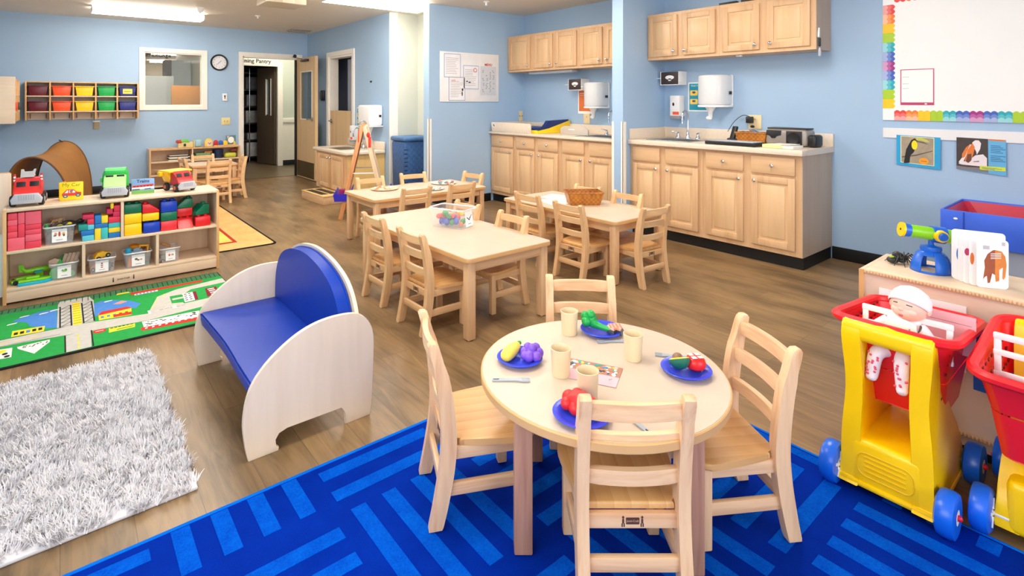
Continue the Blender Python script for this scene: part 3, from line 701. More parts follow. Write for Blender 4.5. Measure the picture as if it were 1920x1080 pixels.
# ---- things on the right worktop
ZW = .919
t = thing('desk_tray', 'long low black tray with a pale top at the front of the right worktop', 'tray', (4.50, 2.26, ZW), R(-2))
part('base', B().box(-.09, .09, -.21, .23, 0, .03, .006), M_black, t); part('top_pad', B().box(-.08, .08, -.19, .22, .03, .036, .002), plain('pad_grey', (186, 190, 196), .5), t)
t = thing('cordless_phone', 'black phone standing in its cradle behind the long tray', 'phone', (4.86, 2.47, ZW), R(10))
part('cradle', B().prism([(-.05, 0), (.05, 0), (.035, .02), (.01, .035), (-.03, .03)], -.04, .04, 'xz', .004), M_black, t)
part('handset', B().beam((-.01, 0, .02), (.03, -.02, .14), .05, .025, .006), M_black, t)
t = thing('cassette_player', 'silver and black portable stereo on the right worktop', 'stereo', (4.80, 1.96, ZW), R(-4))
M_sil = plain('stereo_silver', (158, 150, 142), .35, .3)
part('body', B().box(-.08, .08, -.18, .16, .004, .14, .03, 4), M_sil, t)
part('speaker', B().lathe([(0, 0), (.048, 0), (.05, .006), (.046, .012), (.02, .006), (0, .006)], (-.08, -.08, .066), 24, Matrix.Rotation(-PI/2, 4, 'Y')), M_black, t)
part('speaker_panel', B().box(-.084, -.078, -.145, -.02, .01, .125, .002), M_black, t)
part('control_window', B().prism([(.02, .128), (.14, .128), (.145, .09), (.11, .08), (.1, .062), (.07, .062), (.06, .08), (.022, .088)], -.086, -.078, 'yz', .002), M_black, t)
part('side_speaker', B().box(-.07, .06, -.245, -.18, .0, .1, .02, 3), M_black, t)
part('lid', B().box(-.06, .07, -.17, .15, .138, .15, .006), M_black, t)
part('antenna_stub', B().cyl((0, -.19, .09), (0, -.2, .125), .004), M_steel, t)
t = thing('note_pad_stack', 'stack of pale yellow paper pads in front of the stereo', 'paper stack', (4.5, 1.86, ZW), R(-6))
part('yellow_pads', B().box(-.07, .07, 0, .15, 0, .028, .002), plain('pad_yellow', (232, 224, 152), .6), t)
part('white_sheets', B().box(-.06, .09, -.09, .0, 0, .024, .002).box(-.06, .1, -.06, .1, .028, .032), plain('sheet_white', (226, 224, 216), .6), t)
def weave_mat(name, c1, c2, s=40):
    m, nt, bs = base(name); v = coords(nt)
    w = nt.nodes.new('ShaderNodeTexChecker'); w.inputs['Scale'].default_value = s
    mp = coords(nt, (1, 1, 1.0)); nt.links.new(mp, w.inputs[0]); w.inputs[1].default_value = rgb(c1); w.inputs[2].default_value = rgb(c2)
    n = noise(nt, v, 18, 3); c = mix(nt, .6, w.outputs[0], ramp(nt, n, [(.3, rgb(c2)), (.7, rgb(c1))]))
    nt.links.new(c, bs.inputs['Base Color']); bs.inputs['Roughness'].default_value = .5; bump(nt, bs, w.outputs[1], .5, .003); return m
M_weave = weave_mat('woven_wood', (196, 126, 42), (140, 78, 18), 55)
def basket(name, label, loc, rz, w, d, h, tp=.8):
    t = thing(name, label, 'basket', loc, rz)
    b = B(); th = .005
    def side(x0, y0, x1, y1):
        return b.grid(lambda u, v: ((x0+(x1-x0)*u)*(tp+(1-tp)*v), (y0+(y1-y0)*u)*(tp+(1-tp)*v), h*v), 10, 4)
    for s in (1, .96):
        W, D_ = w/2*s, d/2*s
        side(-W, -D_, W, -D_); side(W, -D_, W, D_); side(W, D_, -W, D_); side(-W, D_, -W, -D_)
    part('sides', b, M_weave, t)
    part('bottom', B().box(-w/2*tp, w/2*tp, -d/2*tp, d/2*tp, 0, .005), M_weave, t)
    part('rim_band', B().tube([(-w/2, -d/2, h), (w/2, -d/2, h), (w/2, d/2, h), (-w/2, d/2, h)], .006, 6, True), M_weave, t)
    return t
basket('woven_basket', 'brown woven basket of papers beside the stereo', (4.81, 2.245, ZW), 0, .17, .27, .095, .84)
for k, (dx, dy, rot, c) in enumerate([(0, .06, .3, (240, 240, 240)), (0, -.05, -.4, (170, 178, 196)), (.02, 0, .9, (198, 204, 216))]):
    solo('folded_paper', B().box(-.05, .05, -.05, .05, 0, .003), plain('paperc%d' % k, c, .6), ['white folded paper in the worktop basket', 'blue grey crumpled sheet in the worktop basket', 'pale grey sheet sticking up in the worktop basket'][k], 'paper', (4.81+dx, 2.245+dy, ZW+.075+.012*k), rot=(.25*k, .35-.1*k, rot), group='papers in the worktop basket')
def outlet(name, label, x, y, z, w=.075, h=.12, n='x', c=(228, 208, 162)):
    t = thing(name, label, 'outlet', (x, y, z))
    m = plain('plate%d' % c[2], c, .4)
    if n == 'x':
        part('cover_plate', B().box(-.006, 0, -w/2, w/2, -h/2, h/2, .003), m, t)
        part('sockets', B().box(-.007, -.006, -.006, -.003, .02, .03).box(-.007, -.006, .003, .006, .02, .03).box(-.007, -.006, -.002, .002, .01, .014), M_black, t)
    else:
        part('cover_plate', B().box(-w/2, w/2, -.006, 0, -h/2, h/2, .003), m, t)
        part('switches', B().box(-.025, -.018, -.012, -.006, -.01, .01).box(.018, .025, -.012, -.006, -.01, .01), plain('switch_dark', (120, 104, 70), .4), t)
    return t
outlet('wall_outlet', 'cream double outlet above the right worktop with a black plug', 4.997, 2.33, 1.1, .12, .13)
outlet('wall_outlet', 'cream outlet plate below the orange card in the alcove', 4.997, 4.33, 1.08, .1, .12)
outlet('light_switch', 'yellowish double switch plate beside the open door', 2.078, 9.298, .972, .13, .115, 'y', (232, 214, 150))
outlet('wall_outlet', 'narrow cream plate at the alcove corner above the changing station', 4.93, 5.448, 1.09, .07, .14, 'y')
t = thing('plug_adapter', 'black adapter plugged in above the worktop basket', 'plug', (4.99, 2.36, 1.1))
part('body', B().box(-.05, 0, -.025, .03, -.01, .05, .008), M_black, t); part('cable', B().tube(smooth_path([(-.03, .0, .05), (-.04, .06, .06), (-.08, .12, .0), (-.12, .16, -.09)], 5), .003, 6).ball((-.02, -.02, -.04), (.012, .02, .012)), M_black, t)
# keys on the cabinet side
t = thing('key_ring', 'keys with a black fob and white tag hanging from the right wall cabinet', 'keys', (4.73, 1.705, 1.80))
part('hook', B().prism([(-.012, .04), (.0, .075), (.008, .04), (.008, -.0), (-.012, -.0)], -.006, .006, 'xz', .002), M_white, t)
part('fob', B().box(-.012, .016, -.012, .0, -.075, -.005, .006), M_black, t)
part('tag', B().prism([(-.02, -.15), (.016, -.15), (.022, -.115), (.01, -.085), (-.008, -.085), (-.022, -.11)], -.008, -.005, 'xz'), M_paper, t)
for k in range(3): solo('small_box', B().box(0, .05, 0, .1+.03*k, 0, .02, .003), M_black, ['short', 'middle', 'long'][k]+' dark strip lying on top of the right wall cabinets', 'strip', (4.71, 2.02+.17*k, 2.163), group='dark strips on the wall cabinets')
# ---- changing station and things on the alcove worktop
ZA = .9055
t = thing('changing_station', 'cream raised changing tray edge at the left of the alcove worktop', 'changing tray', (4.37, 4.66, ZA))
part('front_board', B().prism([(.0, 0), (.72, 0), (.74, .105), (.72, .118), (.02, .118), (0, .1)], .0, .02, 'yz', .004), M_top, t)
part('end_board', B().box(.02, .6, .72, .74, 0, .115, .004), M_top, t)
part('warning_sticker', B().box(-.001, 0, .66, .70, .055, .11, .0).m(1).flat(ell(.68, .085, .008, .015, 12, .4), -.0015, 'yz').flat(ell(.672, .07, .014, .006, 12), -.0016, 'yz'), [M_paper, M_ink], t)
t = thing('changing_pad', 'navy and yellow changing pad on the alcove worktop', 'changing pad', (4.42, 4.6, ZA))
part('pad', B().box(.02, .5, .06, .72, .01, .06, .015).prism([(.02, .04), (.55, .04), (.55, .16), (.2, .15), (.14, .07)], .0, .06, 'xz', .006), plain('pad_navy', (12, 40, 110), .4), t)
part('yellow_trim', B().prism([(.0, .0), (.56, 0), (.56, .15), (.2, .06), (.02, .035)], -.015, .0, 'xz', .004).box(.0, .012, -.01, .7, .0, .04, .003), plain('pad_yel', (250, 212, 20), .4), t)
t = thing('acrylic_divider', 'cloudy clear acrylic box between the changing pad and alcove sink', 'acrylic box', (4.62, 3.99, ZA))
part('walls', B().prism([(0, 0), (.42, 0), (.42, .07), (.36, .1), (.06, .1), (0, .06)], 0, .02, 'yz', .003), glass('frosted', (214, 206, 196), .6, .3), t)
part('label', B().box(-.001, 0, .2, .29, .055, .065), M_white, t)
# ---- low sink cabinet on the door wall
t = thing('low_sink_cabinet', 'short maple sink cabinet for children against the far wall', 'cabinet', (2.87, 6.45, 0))
b = B().box(0, .52, 0, 1.05, .09, .60); part('body', b, M_cab['Z'], t)
part('end_panel', B().box(0, .525, -.006, 0, .09, .60), wood('low_cabinet_side', (222, 186, 120), (210, 170, 104), 'Z', .4, .5), t)
part('toe_kick', B().box(.05, .52, 0, 1.0, 0, .09), M_base, t)
cab_door(t, .1, .5, .12, .57, 0, (.47, .53)); cab_door(t, .53, .93, .12, .57, 0, (.56, .53))
t = thing('low_worktop', 'cream worktop with raised back edge on the low sink cabinet', 'worktop', (2.85, 6.42, .6))
part('top', B().box(-.02, .54, -.01, 1.12, 0, .045, .012, 3), M_top, t)
part('backsplash', B().box(.505, .54, -.01, 1.12, .045, .15, .01), M_top, t)
t = thing('low_sink', 'small steel sink in the low worktop', 'sink', (3.05, 6.95, .645))
part('rim', B().prism(rr(.3, .42, .05), 0, .005, 'xy'), M_steel, t); part('bowl', B().prism(rr(.24, .34, .04), .005, .006, 'xy'), plain('sink_dark', (110, 106, 100), .3, .8), t)
faucet('small chrome tap behind the easel on the low sink', 3.28, 6.95, .65)
# card reader etc.
solo('door_hook', B().prism([(-.02, .01), (.02, .01), (.0, -.015)], -.02, 0, 'yz'), M_black, 'tiny black triangular hook on the far blue wall', 'hook', (3.40, 6.84, 1.565))
t = thing('wall_phone', 'black wall phone behind the open door', 'phone', (3.395, 8.55, 1.30)); part('body', B().box(-.04, 0, -.05, .05, 0, .17, .01), M_black, t); part('handset', B().box(-.06, -.04, -.02, .03, .02, .15, .008), plain('phone_grey', (70, 70, 72), .4), t)
t = thing('card_reader', 'small white card reader on the back wall below the clock', 'card reader', (2.06, 9.298, 1.355)); part('body', B().box(-.035, .035, -.02, 0, -.06, .06, .004), M_white, t); part('indicator', B().prism([(-.015, .03), (.015, .03), (.006, .0), (.006, -.025), (-.006, -.025), (-.006, 0)], -.022, -.02, 'xz'), M_black, t)
# clock
t = thing('wall_clock', 'round wall clock with a black rim between window and door', 'clock', (1.98, 9.298, 1.905))
MX = Matrix.Rotation(PI/2, 4, 'X')
part('rim', B().lathe([(.10, 0), (.128, 0), (.13, .02), (.12, .035), (.106, .03), (.104, .012)], (0, 0, 0), 40, MX), M_black, t)
part('face', B().lathe([(0, .012), (.106, .012), (.106, 0), (0, 0)], (0, 0, 0), 40, MX), plain('clock_face', (228, 228, 232), .4), t)
b = B()
for h_ in range(1, 13):
    a = PI/2-h_*PI/6; text(b, str(h_), .026, MT((.082*math.cos(a), -.0135, .082*math.sin(a))))
part('numerals', b, M_ink, t)
part('hand', B().beam((.0, -.016, .0), (-.045, -.016, -.04), .006, .002), M_black, t); part('hand', B().beam((0, -.018, 0), (.03, -.018, .035), .005, .002), M_black, t)
# noticeboard
t = thing('notice_board', 'white notice board with pinned papers on the alcove wall', 'notice board', (3.606, 5.447, 1.285))
part('board', B().box(0, .925, -.012, 0, 0, .615, .003), plain('board_white', (234, 234, 236), .35), t)
M_pblue = plain('blue_border', (70, 130, 200), .6)
PN = [(.065, .30, .305, .585, 'white typed sheet with a blue edge at the top left of the notice board'), (.135, .37, .02, .30, 'white sheet with a red heading at the bottom left of the notice board'), (.355, .585, .165, .45, 'white sheet with a red emblem in the middle of the notice board'), (.625, .87, .09, .45, 'tall grey chart with small drawings at the right of the notice board')]
for i, (a, c, z0, z1, lab) in enumerate(PN):
    b = B(); b.m(1 if i != 3 else 0).box(a-.006, c+.006, -.0135, -.012, z0-.006, z1+.006); b.m(0).box(a, c, -.0145, -.0135, z0, z1)
    b.m(2)
    random.seed(i)
    n = 10 if i != 3 else 14
    for k in range(n):
        z = z1-.05-(z1-z0-.07)*k/n; w = (c-a)*random.uniform(.5, .85)
        if i == 3:
            for j in range(4):
                if random.random() < .6: b.flat(rr(.02, .012, .003, 2, a+.04+j*.055+random.uniform(-.01, .01), z), -.015, 'xz')
        else: b.flat([(a+.02, z), (a+.02+w, z), (a+.02+w, z+.004), (a+.02, z+.004)], -.015, 'xz')
    b.m(3)
    if i == 1: text(b, 'LICE', .03, MT((a+.06, -.0152, z1-.04)), 3, bold=True); b.m(4).flat(ell(c-.04, z0+.08, .009, .03), -.0153, 'xz').flat(ell(c-.035, z0+.13, .014, .018), -.0153, 'xz')
    if i == 2: b.flat([p for p in ell(c-.05, z1-.05, .028, .028)], -.0151, 'xz'); b.m(0).flat(ell(c-.05, z1-.05, .02, .02), -.0153, 'xz'); b.m(4).flat(ell(a+.05, z0+.09, .012, .01), -.0153, 'xz').flat(ell(a+.09, z0+.08, .02, .008), -.0153, 'xz')
    o = solo('notice_paper', b, [plain('sheet_grey' if i == 3 else 'sheet', (206, 210, 216) if i == 3 else (236, 236, 240), .6), M_pblue, plain('print_grey', (150, 152, 160), .7), plain('print_red', (205, 60, 50), .6), M_ink], lab, 'paper', (3.606, 5.447, 1.285), group='papers pinned on the notice board')
b = B(); text(b, 'MENU', .045, MT((0, 0, 0)), 0, bold=True)
solo('menu_heading', b, [plain('print_red', (205, 60, 50), .6)], 'small red lettered heading above the right chart on the notice board', 'lettering', (3.606+.75, 5.432, 1.285+.475))
# hamper in the niche
M_hb = weave_mat('hamper_weave', (62, 104, 158), (46, 84, 138), 26)
t = thing('laundry_hamper', 'tall blue basketweave hamper standing in the cream niche', 'hamper', (3.6, 6.1, 0))
b = B().box(-.2, .2, -.17, .17, .01, .78, .03, 3, taper=(.94, .94)).m(1)
for k in range(12): b.box(-.19-.0005*k, -.15, -.166-.0006*k, -.15, .1+k*.052, .112+k*.052)
part('body', b, [M_hb, plain('slot_dark', (24, 44, 84), .6)], t)
part('lid', B().box(-.212, .212, -.185, .185, .78, .84, .025, 3), plain('hamper_lid', (74, 116, 166), .4), t)
# whiteboard with the scallop border
WB = (4.995)
t = thing('white_board', 'large white board with a rainbow scalloped border', 'board', (4.998, -.9, 1.146))
part('surface', B().box(-.008, 0, 0, 2.253, 0, .972), plain('board_surface', (240, 241, 240), .35, var=.01), t)
RB = [(232, 64, 60), (244, 124, 40), (250, 200, 20), (170, 206, 40), (30, 170, 186), (60, 96, 190), (160, 40, 130), (60, 96, 190), (30, 170, 186), (170, 206, 40), (250, 200, 20), (244, 124, 40)]
MB_ = [plain('rainbow%d' % i, c, .5, var=.0) for i, c in enumerate(RB)]
ML_ = [plain('rainbow_pale%d' % i, tuple(int(.45*x+.55*250) for x in c), .5, var=.0) for i, c in enumerate(RB)]
MM_ = [plain('rainbow_mid%d' % i, tuple(int(.75*x+.25*250) for x in c), .5, var=.0) for i, c in enumerate(RB)]
def scallop(horizontal, start, end, base_, inward, off=0):
    b = B(); n = int(abs(end-start)/.036); d = 1 if end > start else -1
    for k in range(n):
        u = start+d*(k+.5)*.036; ci = ((k+off)//2) % 12
        for lay, (hgt, wd, mi) in enumerate(((.078, .019, 0), (.056, .018, 12), (.034, .018, 24))):
            if lay and ci in (2, 3, 9, 10): continue
            pts = [(u-.0185, base_), (u-.0185, base_+inward*(hgt-.012))]+[(u-.0185+.037*j/6, base_+inward*(hgt-.012+.012*math.sin(PI*j/6))) for j in range(1, 6)]+[(u+.0185, base_+inward*(hgt-.012)), (u+.0185, base_)]
            if not horizontal: pts = [(q, p) for p, q in pts]
            b.m(ci+mi).flat(pts, -.0082-.0005*(lay+1), 'yz')
    return b
o = part('border', scallop(True, 2.18, -0., .0, 1), MB_+MM_+ML_, t, 'rainbow scalloped strip along an edge of the board')
part('border', scallop(False, .09, .89, 2.253, -1, 4), MB_+MM_+ML_, t)
part('border', scallop(True, 2.18, 0, .972, -1), MB_+MM_+ML_, t)
b = B(); w_ = .2; b.m(1).box(4.9885, 4.99, 1.042, 1.242, 1.262, 1.53); b.m(0).flat([(1.048, 1.282), (1.236, 1.282), (1.236, 1.524), (1.048, 1.524)], 4.9882, 'yz')
b.m(2)
for z in (1.47, 1.42, 1.385): b.flat([(1.19, z), (1.23, z), (1.23, z+.003), (1.19, z+.003)], 4.988, 'yz')
b.m(0).flat(ell(1.09, 1.271, .008, .005), 4.988, 'yz')
solo('framed_form', b, [M_paper, plain('magenta', (192, 56, 108), .5), plain('pale_grey', (170, 172, 178), .6)], 'white form with a magenta border at the lower left of the white board', 'form')
solo('paper_rail', B().box(4.99, 4.998, -.9, 1.352, 1.012, 1.087), plain('rail_white', (232, 232, 234), .4, var=.01), 'long white strip on the wall below the rainbow board', 'rail')
# toucan card
b = B(); X = 4.987
def Y(u): return 1.266-u    # u measured rightwards from the card's left edge
def fl(pts, k, mi): b.m(mi).flat([(Y(u), z) for u, z in pts], X-.0003*k, 'yz')
b.m(0).prism([(Y(0), .812), (Y(0), 1.036), (Y(.26), 1.028), (Y(.26), .795)], X, X+.0015, 'yz')
fl([(.026, .83), (.026, 1.03), (.225, 1.024), (.225, .818)], 1, 1); fl([(.03, .834), (.03, 1.026), (.221, 1.02), (.221, .822)], 2, 2)
fl([(.034, .866), (.12, .885), (.215, .925), (.215, .931), (.12, .895), (.034, .876)], 3, 3)
fl([(.045, .825), (.055, .88), (.06, .93), (.09, 1.0), (.11, 1.015), (.128, 1.0), (.12, .95), (.105, .91), (.085, .885), (.08, .83)], 4, 4)
fl(ell(.11, .965, .018, .035, 14), 5, 5)
fl([(.12, 1.02), (.15, 1.022), (.185, 1.006), (.2, .99), (.175, .992), (.15, 1.0), (.12, 1.002)], 5, 6); fl([(.12, .998), (.165, .99), (.195, .972), (.165, .98), (.12, .99)], 5, 3)
fl(ell(.165, .85, .028, .024, 18), 5, 7); fl([(.148, .848), (.182, .846), (.182, .85), (.148, .852)], 6, 3)
solo('toucan_card', b, [plain('card_blue', (36, 160, 214), .4), plain('card_cream', (244, 236, 170), .5), plain('card_tan', (164, 150, 128), .5, var=.12, vs_=20), plain('card_branch', (96, 84, 80), .6), plain('card_black', (22, 22, 20), .5), plain('card_yellow', (244, 222, 20), .5), plain('card_beak', (196, 200, 90), .5), plain('card_orange2', (250, 160, 20), .5)], 'blue bordered card with a photo of a toucan on a branch', 'picture card')
# pelican card
b = B(); X = 4.9875
def Y(u): return .918-u
b.m(0).prism([(Y(0), .812), (Y(0), 1.036), (Y(.254), 1.03), (Y(.256), .786)], X, X+.0015, 'yz')
fl([(.0, .812), (.0, 1.036), (.165, 1.032), (.167, .8)], 1, 1)
fl([(.0, .812), (.0, .835), (.06, .83), (.165, .835), (.167, .8)], 2, 2)
fl([(.012, .85), (.03, .845), (.16, .84), (.16, .9), (.14, .925), (.1, .915), (.06, .87), (.02, .868)], 3, 3)
fl([(.02, .85), (.035, .86), (.07, .96), (.085, 1.005), (.1, 1.02), (.118, 1.02), (.13, 1.0), (.125, .96), (.108, .92), (.105, .94), (.085, .99), (.07, .99), (.05, .93), (.012, .862)], 4, 3)
fl([(.03, .92), (.05, .965), (.075, .995), (.06, .95), (.045, .9), (.03, .89)], 5, 4); fl([(.045, .875), (.06, .95), (.085, 1.0), (.098, .97), (.09, .92), (.075, .87), (.06, .86)], 5, 4); fl([(.05, .87), (.06, .92), (.08, .925), (.08, .88), (.065, .86)], 6, 5)
fl([(.09, .872), (.12, .878), (.12, .872), (.09, .868)], 5, 6)
for k in range(9): fl([(.178, .99-k*.0115-(.012 if k > 4 else 0)), (.178+.05+.012*(k % 3), .988-k*.0115-(.012 if k > 4 else 0)), (.178+.05+.012*(k % 3), .984-k*.0115-(.012 if k > 4 else 0)), (.178, .986-k*.0115-(.012 if k > 4 else 0))], 2, 7)
fl([(.168, 1.022), (.25, 1.019), (.25, 1.03), (.168, 1.032)], 2, 4); fl(rr(.13, .026, .006, 3, .188, .832), 6, 8); fl([(.135, .836), (.235, .832), (.235, .829), (.135, .833)], 7, 7); fl([(.135, .829), (.2, .826), (.2, .823), (.135, .826)], 7, 7)
solo('pelican_card', b, [plain('card_sky', (96, 174, 222), .4), plain('card_darkbrown', (62, 52, 50), .5, var=.15, vs_=20), plain('card_water', (120, 118, 122), .4), plain('card_offwhite', (232, 224, 228), .5), plain('card_org', (222, 120, 44), .5), plain('card_brn', (106, 62, 48), .5), plain('card_plum', (110, 40, 60), .5), plain('card_text', (40, 90, 140), .6), plain('card_lime', (206, 224, 40), .5)], 'blue card with a photo of a pelican opening its orange beak', 'picture card')
# ================================================================ rugs
b = B(); RX0, RX1, RY0, RY1 = -.7, 2.15, -1.6, 1.845
b.box(RX0, RX1, RY0, RY1, 0, .0095, .003)
b.m(2).box(RX1-.012, RX1, RY0, RY1, .002, .0105, .002).box(RX0, RX1-.012, RY1-.014, RY1, .002, .0105, .002)
CX_, CY_ = .4583, .4875
b.m(1)
for i in range(-4, 4):
    for j in range(-5, 2):
        x0 = .67+CX_*i; y1 = 1.61-CY_*(-j); y0 = y1-CY_ if True else 0
        if (i+j) % 2 == 0:
            bars = [(x0+.045+.107*k, x0+.095+.107*k, y0+.03, y1-.028) for k in range(4)]
        else:
            bars = [(x0+.025, x0+CX_-.012, y0+.03+.112*k, y0+.08+.112*k) for k in range(4)]
        for p, q, r_, s_ in bars:
            p = max(p, RX0+.02); q = min(q, RX1-.02); r_ = max(r_, RY0+.02); s_ = min(s_, RY1-.018)
            if q-p > .01 and s_-r_ > .01: b.box(p, q, r_, s_, .0095, .0105)
def carpet(name, c1, c2, s=300, ps=9):
    m, nt, bs = base(name); v = coords(nt); n = noise(nt, v, s, 2); p = noise(nt, v, ps, 4, .65)
    c = mix(nt, .5, ramp(nt, n, [(.3, rgb(c1)), (.7, rgb(c2))]), ramp(nt, p, [(.35, rgb(c1)), (.65, rgb(c2))]))
    nt.links.new(c, bs.inputs['Base Color']); bs.inputs['Roughness'].default_value = .9; bs.inputs['Specular IOR Level'].default_value = .03; bump(nt, bs, n, .3, .003); return m
solo('area_rug', b, [carpet('rug_royal', (0, 34, 138), (0, 44, 154)), carpet('rug_bar', (0, 64, 172), (2, 90, 198), 160, 20), carpet('rug_border', (0, 92, 200), (10, 110, 214))], 'royal blue rug with lighter blue parquet bars under the round table', 'rug', (0, 0, .0005))
# shaggy rug
random.seed(3)
me = bpy.data.meshes.new('pile'); V = []; F = []
CL = [(random.uniform(-.5, .36), random.uniform(1.99, 3.21)) for _ in range(3600)]
SX0, SX1, SY0, SY1 = -.72, .36, 1.99, 3.21
def swirl(x, y): return 2.2*math.sin(x*5+1.7*math.sin(y*4))+1.6*math.cos(y*6+x*3)
N_ = 52000
for i in range(N_):
    kx, ky = CL[i % 3600]; q = random.random()**.6*.017; aa = random.uniform(0, 6.28); x = kx+q*math.cos(aa); y = ky+q*math.sin(aa)
    if not (SX0 < x < SX1+.008 and SY0-.008 < y < SY1+.008): continue
    a = .5*swirl(kx, ky)+2.2*math.sin(kx*191+ky*157)+random.gauss(0, .5); L = random.uniform(.018, .036); w = random.uniform(.0018, .0034)
    z = .006+.008*(.5+.5*math.sin(9*x+3*math.sin(7*y)))*random.random(); dx, dy = math.cos(a), math.sin(a); ln = random.uniform(.3, .9)
    px, py = -dy*w, dx*w; n = len(V)
    for s in (0, .5, 1):
        cx_ = x+dx*L*ln*s; cy_ = y+dy*L*ln*s; cz = z+L*(1.2*s-.55*s*s*ln); k = 1-.75*s
        V.append((cx_-px*k, cy_-py*k, cz)); V.append((cx_+px*k, cy_+py*k, cz))
    F += [(n, n+1, n+3, n+2), (n+2, n+3, n+5, n+4)]
me.from_pydata(V, [], F); me.update()
t = thing('shag_rug', 'fluffy pale grey shag rug on the floor at the left', 'rug')
part('backing', B().box(SX0, SX1, SY0, SY1, .0, .012, .005), plain('shag_base', (214, 212, 214), .95, var=.06, vs_=30), t)
o = part('pile', me, plain('shag_fibre', (228, 226, 228), .9, var=.02, vs_=12, spec=.1), t); o['kind'] = 'stuff'
# road map rug
RX = {}
b = B(); b.box(-.74, .93, 3.455, 4.42, .0, .006, .002)
lay = [0]
def fx(pts, mi, dz=1): b.m(mi).flat(pts, .006+.0004*dz)
fx([(-.735, 3.475), (.925, 3.475), (.925, 4.41), (-.735, 4.41)], 1, .5)
fx([(-.735, 4.345), (.925, 4.30), (.925, 4.41), (-.735, 4.41)], 7, 1)
for k in range(56): 
    x = -.73+k*.03; fx([(x, 4.30+(.0 if x > .1 else .04)), (x+.004, 4.30+(.0 if x > .1 else .04)), (x+.008, 4.40), (x+.003, 4.40)], 8, 2)
fx([(-.22, 4.16), (-.185, 4.197), (-.143, 4.22), (-.1, 4.255), (-.015, 4.247), (-.014, 3.893), (-.072, 3.929), (-.136, 4.02), (-.152, 4.095)], 2)
fx([(0.167, 4.214), (0.205, 4.236), (0.266, 4.213), (0.356, 4.13), (0.403, 4.028), (0.372, 3.966), (0.283, 4.0), (0.163, 3.956)], 2)
fx([(-.735, 3.87), (-.014, 3.873), (0.028, 3.885), (0.417, 3.81), (0.5, 4.1), (.62, 4.18), (.925, 4.24), (.925, 4.14), (.70, 4.12), (.60, 3.99), (.62, 3.86), (.925, 3.88), (.925, 3.76), (.411, 3.694), (.142, 3.72), (-.152, 3.765), (-.735, 3.775)], 3, 1.5)
fx([(-.01, 4.38), (.15, 4.38), (.17, 4.277), (.159, 3.871), (-.014, 3.883)], 3, 2)
fx([(0.022, 3.73), (0.137, 3.73), (0.129, 3.48), (0.018, 3.48)], 3, 2)
fx([(.06, 4.3), (.1, 4.3), (.1, 3.87), (.06, 3.87)], 4, 2.5)
for k in range(9): fx([(.06, 3.9+k*.045), (.1, 3.9+k*.045), (.1, 3.905+k*.045), (.06, 3.905+k*.045)], 8, 3)
for x in (.0, .052, .108, .158): fx([(x-.004, 3.875), (x+.004, 3.875), (x+.004, 4.27), (x-.004, 4.27)], 8, 3)
for k in range(6):
    y = 3.89+k*.065
    for x0, x1 in ((.0, .052), (.108, .158)): fx([(x0, y), (x0+.003, y-.004), (x1, y+.055), (x1-.003, y+.06)], 8, 3.2); fx([(x0, y), (x1, y), (x1, y+.004), (x0, y+.004)], 8, 3.2)
for x in (-.25, -.19, -.13, -.3, -.4, -.5): fx([(x, 3.812), (x+.04, 3.812), (x+.04, 3.82), (x, 3.82)], 4, 2.5)
for y in (3.5, 3.56, 3.62, 3.68): fx([(.073, y), (.082, y), (.082, y+.035), (.073, y+.035)], 4, 2.5)
for x, y in ((.45, 3.9), (.47, 3.97), (.49, 4.04), (.53, 4.09)): fx([(x, y), (x+.008, y), (x+.02, y+.04), (x+.012, y+.04)], 4, 2.5)
for x0, x1, y in ((-.735, .02, 3.875), (-.735, .0, 3.77)): fx([(x0, y), (x1, y), (x1, y+.004), (x0, y+.004)], 8, 2.6)
for x in (.018, .134): fx([(x, 3.48), (x+.007, 3.48), (x+.007, 3.73), (x, 3.73)], 8, 2.6)
fx([(0.181, 3.986), (0.347, 3.975), (0.338, 3.852), (0.179, 3.87)], 4, 2); fx([(.175, 3.96), (.2, 4.02), (.33, 4.02), (.35, 3.975)], 5, 3)
for k in range(5): fx([(.19+k*.03, 3.90), (.205+k*.03, 3.90), (.205+k*.03, 3.93), (.19+k*.03, 3.93)], 2 if k < 3 else 5, 3)
fx([(.25, 3.87), (.34, 3.86), (.342, 3.91), (.25, 3.915)], 5, 3.1)
fx([(-0.209, 3.987), (-0.067, 3.966), (-0.071, 3.878), (-0.209, 3.89)], 4, 2)
for k in range(5): fx([(-.2+k*.026, 3.91), (-.183+k*.026, 3.91), (-.183+k*.026, 3.95), (-.2+k*.026, 3.95)], 8 if k != 2 else 2, 3)
fx([(0.374, 3.69), (0.669, 3.671), (0.653, 3.547), (0.374, 3.587)], 6, 2)
random.seed(5)
for k in range(34):
    x = .385+random.random()*.26; y = 3.60+random.random()*.06; s = random.uniform(.006, .012); fx([(x, y), (x+s*1.4, y), (x+s, y+s), (x, y+s*1.2)], 8, 2.5+.02*k)
fx([(0.356, 3.595), (0.69, 3.563), (0.69, 3.51), (0.36, 3.545)], 5, 2.2); 
for k in range(9): fx([(.375+k*.033, 3.562), (.387+k*.033, 3.562), (.392+k*.033, 3.578), (.38+k*.033, 3.58)], 6, 3)
fx([(-0.176, 3.714), (-0.043, 3.724), (-0.043, 3.688), (-0.103, 3.564), (-0.172, 3.685)], 6, 2)
for k in range(14):
    x = -.16+random.random()*.1; y = 3.66+random.random()*.04; fx([(x, y), (x+.012, y+.002), (x+.006, y+.014)], 8, 3+.02*k)
fx([(0.37, 4.295), (0.80, 4.286), (0.80, 4.246), (0.365, 4.245)], 5, 2); fx([(.39, 4.25), (.52, 4.25), (.52, 4.22), (.385, 4.22)], 6, 2.1)
for k in range(6): fx([(.395+k*.02, 4.225), (.407+k*.02, 4.225), (.407+k*.02, 4.245), (.395+k*.02, 4.245)], 2, 3)
